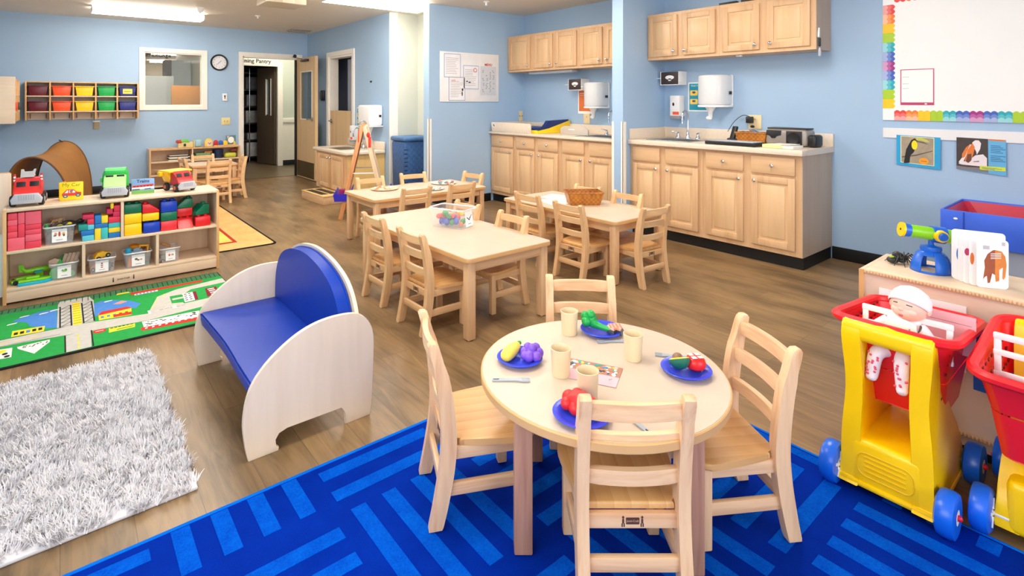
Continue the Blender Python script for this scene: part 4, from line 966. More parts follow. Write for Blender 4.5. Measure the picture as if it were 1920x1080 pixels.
fx([(0.217, 3.701), (0.34, 3.69), (0.335, 3.632), (0.213, 3.63)], 4, 2)
for k in range(6): fx([(.222+k*.019, 3.685), (.236+k*.019, 3.685), (.236+k*.019, 3.695), (.222+k*.019, 3.695)], 8, 3)
fx([(.25, 3.645), (.33, 3.65), (.33, 3.662), (.25, 3.657)], 1, 3)
fx(ell(.173, 3.688, .032, .03, 14), 5, 2); fx([(.155, 3.685), (.192, 3.685), (.192, 3.693), (.155, 3.693)], 6, 3)
fx([(0.565, 4.058), (0.635, 4.051), (0.62, 3.885), (0.557, 3.907)], 1, 2); fx([(.57, 4.0), (.64, 4.0), (.63, 3.965), (.57, 3.965)], 3, 2.2)
fx([(0.64, 4.06), (0.70, 4.06), (0.685, 3.884), (0.626, 3.878)], 6, 2); fx([(.70, 4.06), (.72, 4.06), (.705, 3.885), (.685, 3.885)], 9, 2.1); fx([(.78, 4.08), (.85, 4.08), (.83, 3.9), (.76, 3.9)], 9, 2.1)
for k in range(4):
    for j in range(2): fx([(.645+j*.025-.003*k, 4.03-k*.04), (.66+j*.025-.003*k, 4.03-k*.04), (.66+j*.025-.003*k, 4.045-k*.04), (.645+j*.025-.003*k, 4.045-k*.04)], 8, 3)
    fx([(.79, 4.04-k*.04), (.83, 4.04-k*.04), (.83, 4.06-k*.04), (.79, 4.06-k*.04)], 6, 3)
fx([(-0.30, 3.742), (-0.195, 3.72), (-0.192, 3.587), (-0.30, 3.60)], 6, 2); fx(ell(-.235, 3.69, .02, .025, 12), 4, 3)
for x, y in ((-.26, 3.64), (-.22, 3.65), (-.21, 3.61)): fx(ell(x, y, .012, .016, 10), 8, 3)
for x, y, s in ((-.19, 4.2, .02), (-.1, 4.19, .02), (-.05, 4.21, .022), (.22, 4.19, .02), (-.24, 4.1, .02)): fx([(x, y), (x+2*s, y+.5*s), (x+2.4*s, y+1.2*s), (x+s, y+1.1*s), (x+.2*s, y+.8*s)], 6, 3)
fx([(.26, 4.12), (.31, 4.16), (.34, 4.12), (.3, 4.1)], 10, 3)
fx([(.3, 4.33), (.36, 4.33), (.37, 4.30), (.29, 4.30)], 4, 3)
for x in (.42, .55, .56): fx([(x, 3.80), (x+.012, 3.80), (x+.012, 3.86), (x, 3.86)], 6, 3)
for k in range(5): fx([(.48+k*.03, 3.83), (.50+k*.03, 3.83), (.50+k*.03, 3.834), (.48+k*.03, 3.834)], 8, 3)
rc = lambda n, c: plain(n, c, .9, var=.05, vs_=40, spec=.15)
b.m(0)
solo('road_map_rug', b, [rc('rug_edge_black', (30, 30, 30)), rc('map_green', (44, 158, 74)), rc('map_blue', (78, 134, 206)), rc('map_road', (196, 192, 184)), rc('map_yellow', (244, 214, 60)), rc('map_red', (216, 54, 44)), rc('map_white', (238, 234, 226)), rc('map_hedge', (70, 124, 84)), rc('map_black', (44, 44, 46)), rc('map_maroon', (130, 40, 56)), rc('map_salmon', (226, 150, 130))],
     'green town map play rug with roads in front of the toy shelf', 'rug', (0, 0, .0005))
# orange rug behind the shelf
b = B(); b.prism(rr(2.2, 2.3, .05, 5, .45, 6.14), 0, .006, 'xy'); b.m(1).flat(rr(2.16, 2.26, .04, 5, .45, 6.14), .0063, 'xy')
b.m(2).flat([(-.3, 5.24), (1.27, 5.24), (1.27, 7.0), (-.3, 7.0)], .0066); b.m(3).flat([(-.25, 5.29), (1.24, 5.29), (1.24, 6.96), (-.25, 6.96)], .0069); b.m(4).flat([(-.25, 5.29), (1.24, 5.29), (1.24, 5.83), (.9, 5.75), (.4, 5.85), (-.25, 5.8)], .0072)
solo('picture_rug', b, [rc('rug2_edge', (28, 28, 26)), carpet('rug2_tan', (206, 152, 92), (228, 182, 122), 120, 4), rc('rug2_line', (170, 50, 30)), rc('rug2_cream', (246, 234, 214)), carpet('rug2_lime', (176, 182, 84), (204, 204, 112), 120, 5)], 'tan picture rug with a black edge behind the toy shelf', 'rug', (0, 0, .0005))

# ================================================================ toddler couch
t = thing('toddler_couch', 'small couch with blue cushions and rounded birch side panels', 'couch', (.55, 2.03, 0))
ox = .55
sp = [(0.529, 0.0), (0.517, 0.06), (0.511, 0.152), (0.533, 0.253), (0.589, 0.329), (0.675, 0.393), (0.758, 0.428), (0.845, 0.44), (0.937, 0.432), (0.984, 0.402), (1.014, 0.344), (1.018, 0.253), (1.010, .08), (1.002, 0.0)]
sp = [(p[0]-ox, p[1]) for p in smooth_path([(a, c, 0) for a, c in sp], 4)]
foot = [(0.897, 0.0), (0.897, 0.05), (0.881, 0.075), (0.665, 0.075), (0.634, 0.066), (0.62, 0.045), (0.622, .02), (0.636, 0.012), (0.634, 0.0)]
foot = [(a-ox, c) for a, c in foot]
prof = sp+foot
for y in (0, .885):
    part('side_panel', B().prism(prof, y, y+.018, 'xz', .003), M_birch['Z'], t)
M_vinyl = plain('blue_vinyl', (0, 54, 162), .42, spec=.3, var=.03, vs_=14, bmp=.08, bs_=9)
part('seat_board', B().box(.03, .40, .018, .885, .19, .208), M_birch['Y'], t)
sc = [(-.02, .02), (.38, .02), (.38, .883), (-.02, .883), (-.035, .84), (-.03, .6), (-.015, .45), (-.02, .3), (-.03, .06)]
cx = smooth_path([(-.004, .022, 0), (-.002, .2, 0), (.004, .45, 0), (-.004, .7, 0), (-.012, .881, 0)], 5)
out = [(p[0], p[1]) for p in cx]+[(.36, .881), (.36, .022)]
part('seat_cushion', B().prism(out, .208, .265, 'xy', .018, 4), M_vinyl, t)
part('cushion_piping', B().tube([(p[0]-.002, p[1], .252) for p in out], .004, 6, True), M_vinyl, t)
ba = [(.015, .2), (.018, .35), (.05, .45), (.12, .525), (.24, .572), (.37, .594), (.45, .598), (.53, .594), (.66, .572), (.78, .525), (.85, .45), (.882, .35), (.885, .2)]
bb_ = smooth_path([(a, c, 0) for a, c in ba], 4)
inn = [(p[0], p[1]) for p in bb_]
arch = [(.45+(p[0]-.45)*.97, p[1]-.01) for p in bb_]
part('back_cushion', B().prism(arch, .338, .392, 'yz', .016, 4), M_vinyl, t)
part('back_board', B().prism([(.45+(p[0]-.45)*1.02, p[1]+.004) for p in bb_], .398, .414, 'yz', .003), M_birch['Y'], t)
part('cushion_piping', B().tube([(.39, p[0], p[1]) for p in arch], .005, 6, True), M_vinyl, t)
part('back_strap', B().box(.414, .42, .03, .06, .3, .36, .002), M_paper, t)

# ================================================================ toy shelf in front of the map rug
S0, S1_, SY, SD, SH = -.285, .967, 4.54, .345, .603
t = thing('toy_shelf', 'low birch toy shelf with two rows of toys and trucks on top', 'shelf unit', ((S0+S1_)/2, SY, 0))
w = S1_-S0; hw = w/2
for s in (-1, 1):
    part('end_panel', B().box(s*hw-(.018 if s > 0 else 0), s*hw+(.018 if s < 0 else 0), 0, SD, 0.0, SH, .003), M_edge if False else M_shelf['Z'], t)
    part('edge_strip', B().box(s*hw-(.019 if s > 0 else -.0), s*hw+(.019 if s < 0 else 0), -.003, 0, 0, SH, .001), M_edge, t)
part('top_panel', B().box(-hw+.018, hw-.018, -.003, SD, SH-.018, SH, .003), M_shelf['X'], t)
part('middle_shelf', B().box(-hw+.018, hw-.018, 0, SD-.01, .318, .336, .002), M_shelf['X'], t)
part('bottom_shelf', B().box(-hw+.018, hw-.018, 0, SD-.01, .078, .096, .002), M_shelf['X'], t)
part('plinth', B().box(-hw+.018, hw-.018, .0, .018, .012, .078, .002), M_shelf['X'], t)
part('back_panel', B().box(-hw+.018, hw-.018, SD-.01, SD-.003, .02, SH-.018), M_shelf['Z'], t)
cxx = (S0+S1_)/2
part('divider', B().box(.344-cxx-.009, .344-cxx+.009, 0.001, SD-.01, .336, SH-.018), M_shelf['Z'], t)
for x in (.126, .556): part('divider', B().box(x-cxx-.009, x-cxx+.009, 0.001, SD-.01, .096, .318), M_shelf['Z'], t)
b = B(); text(b, 'Jonti-Craft', .017, MT((0.01, -.0008, .045)), 0, bold=True)
b.prism(ell(-.05, .056, .004, .005, 8), -.0006, 0, 'xz').box(-.054, -.046, -.0006, 0, .03, .05).prism(ell(.07, .056, .004, .005, 8), -.0006, 0, 'xz').box(.066, .074, -.0006, 0, .03, .05)
part('maker_mark', b, plain('brown_stamp', (84, 48, 40), .7), t, 'small dark maker mark on the plinth')
b = B()
for x in (-.43, .06, .42): b.box(x-.05, x+.05, -.001+.06, .062, SH, SH+.0006)
part('label_marks', b, M_ink, t)
# ---- foam blocks
def cube(name, label, x0, x1, z0, z1, m, g, y0=4.556, d=.13, cat='block', r=.004):
    return solo(name, B().box(-(x1-x0)/2, (x1-x0)/2, 0, d, 0, z1-z0, r), m, label, cat, ((x0+x1)/2, y0, z0), group=g)
PK = [plain('pink_foam%d' % i, c, .6) for i, c in enumerate([(240, 78, 100), (246, 100, 120), (236, 62, 86)])]
zb = .3365
rows = [('left', -.263, -.213, [.055, .052, .045, .075]), ('middle', -.213, -.163, [.06, .06, .045, .062])]
pk = []
H0 = [zb, zb+.075, zb+.12, zb+.17, zb+.232]
H1 = [zb, zb+.072, zb+.108, zb+.14, zb+.172, zb+.205, zb+.232]
for nm, x0, x1, Hs in (('left stack', -.262, -.178, [zb, zb+.08]), ('left stack', -.262, -.214, [zb+.08, zb+.12, zb+.158, zb+.195, zb+.238]), ('inner stack', -.213, -.178, [zb+.08, zb+.165, zb+.238]), ('right stack', -.177, -.096, [zb, zb+.045, zb+.09, zb+.122, zb+.155, zb+.238])):
    for k in range(len(Hs)-1):
        pk.append((nm, x0, x1, Hs[k], Hs[k+1]))
ordn = ['bottom', 'second', 'third', 'fourth', 'fifth', 'sixth', 'seventh']
cnt = {}
for nm, x0, x1, z0, z1 in pk:
    k = cnt.get(nm, 0); cnt[nm] = k+1
    cube('foam_block', 'pink foam block in the %s of the pink pile, %s from the shelf' % (nm, ordn[k]), x0+.0006, x1-.0006, z0+.0004, z1-.0004, PK[(k*2+len(nm)) % 3], 'pink foam blocks at the left end of the shelf', d=.17)
FC = {'turq': plain('foam_turquoise', (60, 190, 190), .6), 'blue': plain('foam_blue', (26, 118, 196), .6), 'sky': plain('foam_sky', (90, 200, 220), .6), 'yellow': plain('foam_yellow', (248, 216, 40), .6), 'crimson': plain('foam_crimson', (206, 40, 84), .6), 'red': plain('foam_red', (224, 50, 80), .6), 'teal': plain('foam_teal', (24, 150, 140), .6)}
z = zb
FB = [('sky', .118, .184, z, .038, 'bottom front at the left'), ('blue', .112, .184, z+.038, .036, 'on the sky blue block at the left'), ('teal', .098, .148, z+.0745, .04, 'third up at the far left'), ('sky', .148, .184, z+.0745, .035, 'beside the teal block'), ('red', .146, .184, z+.11, .038, 'on the small sky blue block'), ('crimson', .12, .183, z+.1485, .03, 'topmost of the left foam stack'),
      ('yellow', .187, .222, z, .078, 'standing upright in the middle'), ('turq', .2225, .262, z, .078, 'standing upright beside the yellow one'), ('blue', .187, .262, z+.0785, .03, 'lying across the upright pair'), ('blue', .187, .224, z+.109, .058, 'on the flat blue block'), ('yellow', .2245, .262, z+.109, .052, 'beside the upper blue block'),
      ('blue', .265, .332, z, .036, 'bottom of the right foam stack'), ('yellow', .265, .332, z+.0363, .034, 'second of the right foam stack'), ('turq', .265, .332, z+.0706, .033, 'third of the right foam stack'), ('red', .265, .332, z+.104, .042, 'fourth of the right foam stack'), ('crimson', .255, .29, z+.1675, .035, 'lying over the yellow top block'), ('crimson', .291, .332, z+.1465, .034, 'fifth of the right foam stack'), ('yellow', .278, .2945, z+.203, .04, 'small upright piece at the very top') , ('red', .2955, .332, z+.181, .042, 'topmost at the right by the divider')]
for c, x0, x1, z0, h, lab in FB:
    if c == 'yellow' and h == .04 and z0 > z+.2: x0, x1 = .277, .2945; z0 = z+.2028
    cn = {'turq': 'turquoise', 'sky': 'sky blue'}.get(c, c)
    cube('foam_block', '%s foam block %s of the coloured foam pile' % (cn, lab) if 'stack' not in lab else '%s foam block, %s' % (cn, lab), x0, x1, z0+.0003, z0+h-.0003, FC[c], 'coloured foam blocks beside the divider', d=.1, r=.003)
# ---- big studded bricks
BC = {'green': plain('brick_green', (0, 110, 76), .3), 'yellow': plain('brick_yellow', (255, 208, 0), .3), 'red': plain('brick_red', (228, 34, 40), .3), 'blue': plain('brick_blue', (10, 62, 190), .3), 'coral': plain('brick_coral', (240, 56, 66), .3)}
def brick(c, x, z, label, w=.104, h=.066, wedge=0, studs=True, y=4.556, rz=0):
    t = thing('studded_brick', label, 'building block', (x, y, z), rz, 'large studded bricks on the toy shelf')
    b = B()
    if wedge == 0: b.box(-w/2, w/2, 0, .1, 0, h, .006)
    elif wedge > 0: b.prism([(-w/2, 0), (w/2, 0), (w/2, .25*h), (-w/2+.045, h), (-w/2, h)], 0, .1, 'xz', .005)
    elif wedge == -1: b.prism([(-w/2, 0), (w/2, 0), (w/2, h), (w/2-.045, h), (-w/2, .25*h)], 0, .1, 'xz', .005)
    else: b.prism([(0, 0), (.1, 0), (.1, h), (.06, h)], -w/2, w/2, 'yz', .005)
    part('body', b, BC[c], t)
    if studs:
        xs = (-.024, .024) if wedge in (0, -2) else ((-.03,) if wedge > 0 else (.03,))
        for sx in xs:
            part('stud', B().lathe([(0, .014), (.013, .014), (.0155, .011), (.0155, 0), (0, 0)], (sx, .05 if wedge != -2 else .08, h), 14), BC[c], t)
z = zb
brick('yellow', .409, z, 'yellow brick at the bottom beside the middle divider', h=.08, studs=False); brick('yellow', .409, z+.0805, 'yellow brick in the middle of the leftmost brick column', h=.073, studs=False); brick('green', .409, z+.154, 'green brick on top of the leftmost brick column', h=.066)
brick('blue', .523, z, 'blue brick at the bottom of the second brick column', h=.074); brick('yellow', .517, z+.0885 if False else z+.0885, 'yellow brick in the middle of the second brick column', h=.055, studs=False) ; brick('red', .517, z+.144, 'red sloped brick on top of the second brick column', h=.066, wedge=1)
brick('coral', .632, z, 'coral brick at the bottom of the third brick column', h=.071, studs=False); brick('green', .632, z+.0715, 'green brick in the middle of the third brick column', h=.065, studs=False); brick('blue', .632, z+.137, 'blue brick with studs on top of the third brick column', h=.078)
brick('red', .742, z, 'red sloping brick at the bottom of the fourth brick column', h=.07, wedge=-2); brick('red', .742, z+.0845, 'red brick in the middle of the fourth brick column', h=.06, studs=False, y=4.60); brick('green', .742, z+.145, 'green sloped brick on top of the fourth brick column', h=.07, wedge=-1, y=4.60)
brick('red', .858, z, 'red brick at the bottom of the rightmost brick column', h=.072); brick('green', .858, z+.0865, 'green wedge brick turned askew on the rightmost red brick', h=.075, wedge=-1, y=4.575, rz=R(18))
# ---- clear bins
M_bin = glass('clear_bin_plastic', (226, 230, 236), .3, .12)
def clear_bin(label, x, y, z, w, d, h, rz=0, pic=None, card=(.0, .5), lab_l='white picture card', group='clear plastic toy bins'):
    t = thing('clear_bin', label, 'bin', (x, y, z), rz, group)
    k = .88; b = B(); th = .003
    def quad(a, c):
        b.grid(lambda u, v: (a[0]*(k+(1-k)*v)*(1-u)+c[0]*(k+(1-k)*v)*u, a[1]*(k+(1-k)*v)*(1-u)+c[1]*(k+(1-k)*v)*u, h*v), 1, 1)
    P4 = rr(w, d, .02, 3)
    for i in range(len(P4)): quad(P4[i], P4[(i+1) % len(P4)])
    b.prism([(p*k, q*k) for p, q in P4], 0, .002, 'xy')
    part('tub', b, M_bin, t)
    part('rim', B().tube([(p*1.02, q*1.02, h) for p, q in P4], .0055, 6, True), glass('bin_rim', (236, 238, 244), .6, .15), t)
    cw, ch = (w*.48, h*.74) if card[0] < 5 else (d*.5, h*.8); cx0 = card[0]*w
    b = B(); zz = h*.5
    b.box(-cw/2, cw/2, -.0008, .0008, -ch/2, ch/2)
    mats = [M_paper]
    if pic:
        for pts, c in pic:
            mats.append(plain('pic%d_%d_%d' % c, c, .6)); b.m(len(mats)-1).flat([(p*cw, q*ch) for p, q in pts], -.0012-.0001*len(mats), 'xz')
    mats.append(M_ink); b.m(len(mats)-1)
    b.flat([(-.22*cw, -.34*ch), (.22*cw, -.34*ch), (.22*cw, -.31*ch), (-.22*cw, -.31*ch)], -.0012, 'xz')
    o = part('picture_card', b, mats, t); o.location = (cx0, -d/2*(k+(1-k)*.5)-.003, zz); o.rotation_euler = (math.atan(d/2*(1-k)/h)*-1, 0, 0)
    if card[0] > 5: o.location = (w/2*(k+(1-k)*.5)+.003, 0, zz); o.rotation_euler = (-math.atan(w/2*(1-k)/h)*1, 0, PI/2)
    return t
E1 = lambda x, y, a, c=None: ell(x, y, a, c or a, 10)
def toys(name, label, cat, b, mats, loc, rz=0, group=None): return solo(name, b, mats, label, cat, loc, rz, group)
# upper shelf: animals bin
clear_bin('clear bin of plastic animals on the upper toy shelf', -.003, 4.645, zb+.001, .165, .15, .115, 0, [(E1(-.25, .12, .1, .14), (226, 150, 80)), (E1(0, .12, .08, .2), (200, 70, 50)), (E1(.27, .1, .1, .14), (230, 170, 90)), (E1(.3, 0, .06, .1), (60, 60, 70)), (E1(-.3, .02, .1, .06), (80, 110, 140))])
def animal(b, s=1, mi=0):
    b.m(mi).ball((0, 0, .03*s), (.035*s, .014*s, .015*s)).ball((.04*s, 0, .045*s), (.014*s, .009*s, .011*s)).beam((.025*s, 0, .03*s), (.04*s, 0, .045*s), .014*s, .014*s)
    for sx in (-1, 1):
        for sy in (-1, 1): b.cyl((sx*.024*s, sy*.008*s, 0), (sx*.02*s, sy*.008*s, .03*s), .004*s, .006*s, 8)
    b.tube([(-.033*s, 0, .035*s), (-.045*s, 0, .03*s), (-.05*s, 0, .015*s)], .002*s, 6); return b
for k, (nm, c, dx, dy, dz, rz, rx, s, lab) in enumerate([('toy_animal', (46, 42, 38), .035, -.02, .09, .5, .6, 1.5, 'black toy animal lying on top of the animal bin'), ('toy_animal', (70, 90, 66), -.05, .0, .07, 2.2, .9, 1.4, 'dark green toy animal at the left inside the animal bin'), ('toy_animal', (120, 124, 110), -.02, -.03, .07, -.6, -.5, 1.3, 'grey toy animal in the middle of the animal bin'), ('toy_animal', (206, 170, 130), -.02, .03, .12, 2.6, .8, 1.0, 'tan toy animal highest in the animal bin'), ('toy_animal', (176, 130, 80), .04, -.02, .02, .3, 0, 1.2, 'brown toy animal low at the right of the animal bin'), ('toy_animal', (60, 56, 60), .01, -.01, .005, 1.2, .3, 1.3, 'charcoal toy animal at the bottom of the animal bin')]):
    o = solo(nm, animal(B(), s), plain('animal%d' % k, c, .5, var=.2, vs_=40), lab, 'toy animal', (-.003+dx, 4.645+dy, zb+dz), rot=(rx, .2, rz), group='toy animals in the bin')
toys('toy_leaf', 'yellow toy plane like piece on the rim of the animal bin', 'toy', B().beam((-.045, 0, 0), (.045, -.01, .006), .012, .006, .003).ball((.03, -.01, .008), (.012, .008, .008)), plain('toy_yellow', (236, 214, 30), .4), (.02, 4.59, zb+.124))
toys('toy_crocodile', 'bright green toy peg at the left of the animal bin', 'toy', B().ball((0, 0, .015), (.01, .01, .02)).ball((0, -.008, .036), (.007, .007, .008)), plain('toy_brightgreen', (40, 190, 70), .4), (-.07, 4.60, zb+.10))
# lower shelf items
zl = .0965
def speedboat(label, loc, rz, s=1):
    t = thing('toy_boat', label, 'toy boat', loc, rz, 'lime and turquoise toy vehicles')
    pts = [(-.09, -.03), (.05, -.035), (.1, 0), (.05, .035), (-.09, .03)]
    part('hull', B().prism([(p*s, q*s) for p, q in pts], 0, .02*s, 'xy', .004), plain('toy_turq', (10, 176, 206), .35), t)
    part('deck', B().prism([(p*s*.96, q*s*.9) for p, q in pts], .02*s, .034*s, 'xy', .005).box(-.05*s, .02*s, -.016*s, .016*s, .034*s, .05*s, .006), plain('toy_lime', (130, 214, 30), .35), t)
    return t
speedboat('lime and turquoise toy boat lying frontmost on the lower shelf', (-.125, 4.60, zl), R(4), 1.0)
t = thing('toy_car', 'lime toy racing car with black wheels at the left of the lower shelf', 'toy car', (-.2, 4.655, zl), R(15), 'lime and turquoise toy vehicles')
part('body', B().box(-.055, .055, -.025, .025, .008, .026, .006).box(-.03, .05, -.018, .018, .026, .04, .006), plain('toy_lime', (130, 214, 30), .35), t)
part('lower_body', B().box(-.05, .058, -.027, .027, .006, .016, .003), plain('toy_turq', (10, 176, 206), .35), t)
for sx in (-.035, .035):
    for sy in (-.028, .028): part('wheel', B().cyl((sx, sy-.004, .014), (sx, sy+.004, .014), .014), M_tire, t)
t = thing('toy_plane', 'lime toy plane with a raised tail behind the toy boat', 'toy plane', (-.12, 4.74, zl+.002), R(6), 'lime and turquoise toy vehicles')
part('body', B().tube([(-.085, 0, .075), (-.06, 0, .05), (0, 0, .05), (.07, 0, .052), (.1, 0, .05)], [.006, .015, .02, .018, .006], 10).prism([(-.095, .05), (-.06, .05), (-.075, .1), (-.098, .1)], -.004, .004, 'xz').box(-.01, .03, -.012, .012, .0, .05), plain('toy_lime', (130, 214, 30), .35), t)
part('wing', B().prism([(-.02, -.07), (.02, -.06), (.03, 0), (.02, .06), (-.02, .07)], .046, .052, 'xy', .002), plain('toy_turq', (10, 176, 206), .35), t)
clear_bin('clear bin of green trees and wooden pieces on the lower shelf', .02, 4.645, zl+.001, .15, .15, .105, R(2), [(ell(-.12, .12, .09, .16, 3, 1.57), (80, 150, 60)), (E1(.1, .12, .11, .13), (96, 166, 70)), (E1(0, .02, .2, .05), (150, 190, 90))])
toys('toy_tree', 'large round green wooden tree inside the lower left bin', 'toy tree', B().prism(ell(0, .04, .036, .038), -.006, .006, 'xz', .002), plain('tree_green', (90, 190, 90), .5), (-.02, 4.60, zl+.006), 0, 'wooden toy trees')
toys('toy_tree', 'green triangular wooden tree poking from the lower left bin', 'toy tree', B().prism([(-.025, 0), (.025, 0), (0, .05)], -.006, .006, 'xz', .002), plain('tree_green2', (70, 180, 80), .5), (.0, 4.64, zl+.08), 0, 'wooden toy trees')
toys('toy_tree', 'dark green round wooden tree highest in the lower left bin', 'toy tree', B().prism(ell(0, .02, .02, .024), -.006, .006, 'xz', .002), plain('tree_green3', (40, 130, 60), .5), (.02, 4.68, zl+.10), 0, 'wooden toy trees')
toys('toy_tree', 'small green round tree at the right bottom of the lower left bin', 'toy tree', B().prism(ell(0, .022, .02, .022), -.006, .006, 'xz', .002), plain('tree_green', (90, 190, 90), .5), (.06, 4.60, zl+.006), 0, 'wooden toy trees')
M_tw = plain('toy_wood', (200, 168, 146), .6, var=.1, vs_=30)
toys('wooden_block', 'pale wooden house block in the left of the lower left bin', 'wooden block', B().prism([(-.03, 0), (.03, 0), (.035, .04), (0, .06), (-.03, .045)], -.02, .02, 'xz', .002), M_tw, (-.03, 4.66, zl+.075), 0, 'wooden pieces')
b = B()
for k in range(4): b.beam((-.035+k*.022, 0, 0), (-.015+k*.022, 0, .065), .018, .02, .002)
toys('wooden_rails', 'bundle of ribbed wooden pieces leaning out of the lower left bin', 'wooden piece', b, M_tw, (.05, 4.66, zl+.09), 0, 'wooden pieces')
toys('wooden_block', 'wooden plank standing inside the lower left bin at the right', 'wooden block', B().box(-.012, .012, -.01, .01, 0, .09, .002), M_tw, (.05, 4.66, zl+.004), 0, 'wooden pieces')
clear_bin('clear bin of small toy cars on the lower shelf', .232, 4.645, zl+.001, .155, .15, .1, R(-3), [(E1(0, .25, .09, .06), (150, 40, 40)), (E1(0, .08, .1, .05), (170, 50, 40)), (E1(0, -.1, .09, .05), (160, 50, 40))])
def minicar(label, c, loc, rot, s=1):
    t = thing('toy_car', label, 'toy car', loc, 0, 'toy cars in the bins'); t.rotation_euler = rot
    part('body', B().prism([(-.04*s, .01*s), (.04*s, .01*s), (.04*s, .022*s), (.02*s, .028*s), (.01*s, .042*s), (-.02*s, .042*s), (-.038*s, .026*s)], -.018*s, .018*s, 'xz', .003*s), plain('car%d_%d' % c[:2], c, .35), t)
    for sx in (-.024, .024):
        for sy in (-.019, .019): part('wheel', B().cyl((sx*s, sy*s-.003, .011*s), (sx*s, sy*s+.003, .011*s), .012*s), M_tire, t); 
    part('hubs', B().cyl((-.024*s, -.0225*s, .011*s), (-.024*s, -.0218*s, .011*s), .006*s).cyl((.024*s, -.0225*s, .011*s), (.024*s, -.0218*s, .011*s), .006*s), M_steel, t)
minicar('yellow toy jeep with black wheels on top of the car bin', (240, 186, 40), (.235, 4.645, zl+.088), (0, -.25, .3), 1.25)
minicar('orange brown toy car low inside the car bin', (206, 140, 90), (.2, 4.62, zl+.01), (0, .2, .1), 1.1)
minicar('grey toy car at the bottom of the car bin', (130, 130, 136), (.265, 4.65, zl+.008), (0, -.3, 1.2), 1.1)
clear_bin('clear bin of mixed toys beside the right lower divider', .44, 4.645, zl+.001, .165, .15, .105, R(1), [(E1(-.16, .12, .12, .1), (110, 80, 60)), (E1(.0, .02, .1, .06), (60, 60, 70)), (E1(.22, .04, .1, .08), (210, 150, 140))])
for nm, lab, bx, c, loc, rot in [
    ('toy_piece', 'turquoise toy capsule leaning out of the mixed toy bin', B().box(-.018, .018, -.014, .014, -.03, .03, .013, 4), (20, 150, 190), (.385, 4.60, zl+.115), (0, -.1, 0)),
    ('toy_helicopter', 'orange rounded toy lid highest in the mixed toy bin', B().lathe([(0, .012), (.02, .012), (.036, .002), (.034, -.008), (0, -.008)]), (226, 142, 20), (.43, 4.67, zl+.135), (.1, .1, 0)),
    ('toy_loader', 'yellow toy loader frame at the right of the mixed toy bin', B().box(-.03, -.02, -.01, .01, 0, .04).box(.02, .03, -.01, .01, -.02, .04).box(-.03, .03, -.01, .01, .035, .048, .003), (236, 170, 20), (.48, 4.65, zl+.095), (0, .1, 0)),
    ('toy_wagon', 'dark red toy arch behind the yellow loader', B().box(-.03, .03, -.01, .01, 0, .035, .012), (150, 60, 30), (.47, 4.68, zl+.10), (0, 0, 0)),
    ('toy_trailer', 'grey blue toy trailer lying across the mixed toy bin', B().box(-.035, .035, -.015, .015, 0, .02, .003).box(-.02, .02, -.014, .014, .02, .035, .003), (130, 150, 170), (.435, 4.61, zl+.10), (0, -.15, .2)),
    ('toy_block', 'orange toy block standing inside the mixed toy bin at the left', B().box(-.013, .013, -.01, .01, 0, .07, .003), (244, 130, 30), (.392, 4.61, zl+.006), (0, .12, 0)),
    ('toy_block', 'second orange toy block inside the mixed toy bin', B().box(-.014, .014, -.01, .01, 0, .04, .003), (246, 150, 50), (.415, 4.61, zl+.03), (0, .05, 0)),
    ('toy_block', 'sky blue toy block on the floor of the mixed toy bin', B().box(-.012, .012, -.01, .01, 0, .024, .003), (80, 180, 226), (.42, 4.61, zl+.004), (0, 0, 0)),
    ('toy_block', 'white toy block filling the middle of the mixed toy bin', B().box(-.03, .03, -.02, .02, 0, .07, .004), (226, 222, 214), (.45, 4.65, zl+.006), (0, 0, 0)),
    ('toy_block', 'green toy wedge low at the right of the mixed toy bin', B().prism([(-.02, 0), (.02, 0), (.02, .02)], -.01, .01, 'xz'), (60, 150, 90), (.49, 4.61, zl+.006), (0, 0, 0))]:
    solo(nm, bx, plain('c%d_%d_%d' % c, c, .45), lab, 'toy', loc, rot=rot, group='toys in the mixed toy bin')
clear_bin('clear bin with few toys right of the lower divider', .64, 4.645, zl+.001, .13, .14, .1, R(3), [(E1(-.12, .05, .1, .12), (214, 80, 60)), (E1(.1, .05, .08, .1), (226, 180, 140)), (E1(.25, .05, .06, .1), (90, 90, 96))])
solo('wooden_stick', B().beam((-.03, 0, .03), (.03, 0, 0), .016, .016, .004), plain('stick_brown', (180, 120, 60), .5), 'brown wooden stick leaning out of the rightmost bin', 'stick', (.625, 4.65, zl+.10))
minicar('grey toy car inside the rightmost bin', (150, 146, 150), (.61, 4.63, zl+.008), (0, -.3, .5), 1.1)

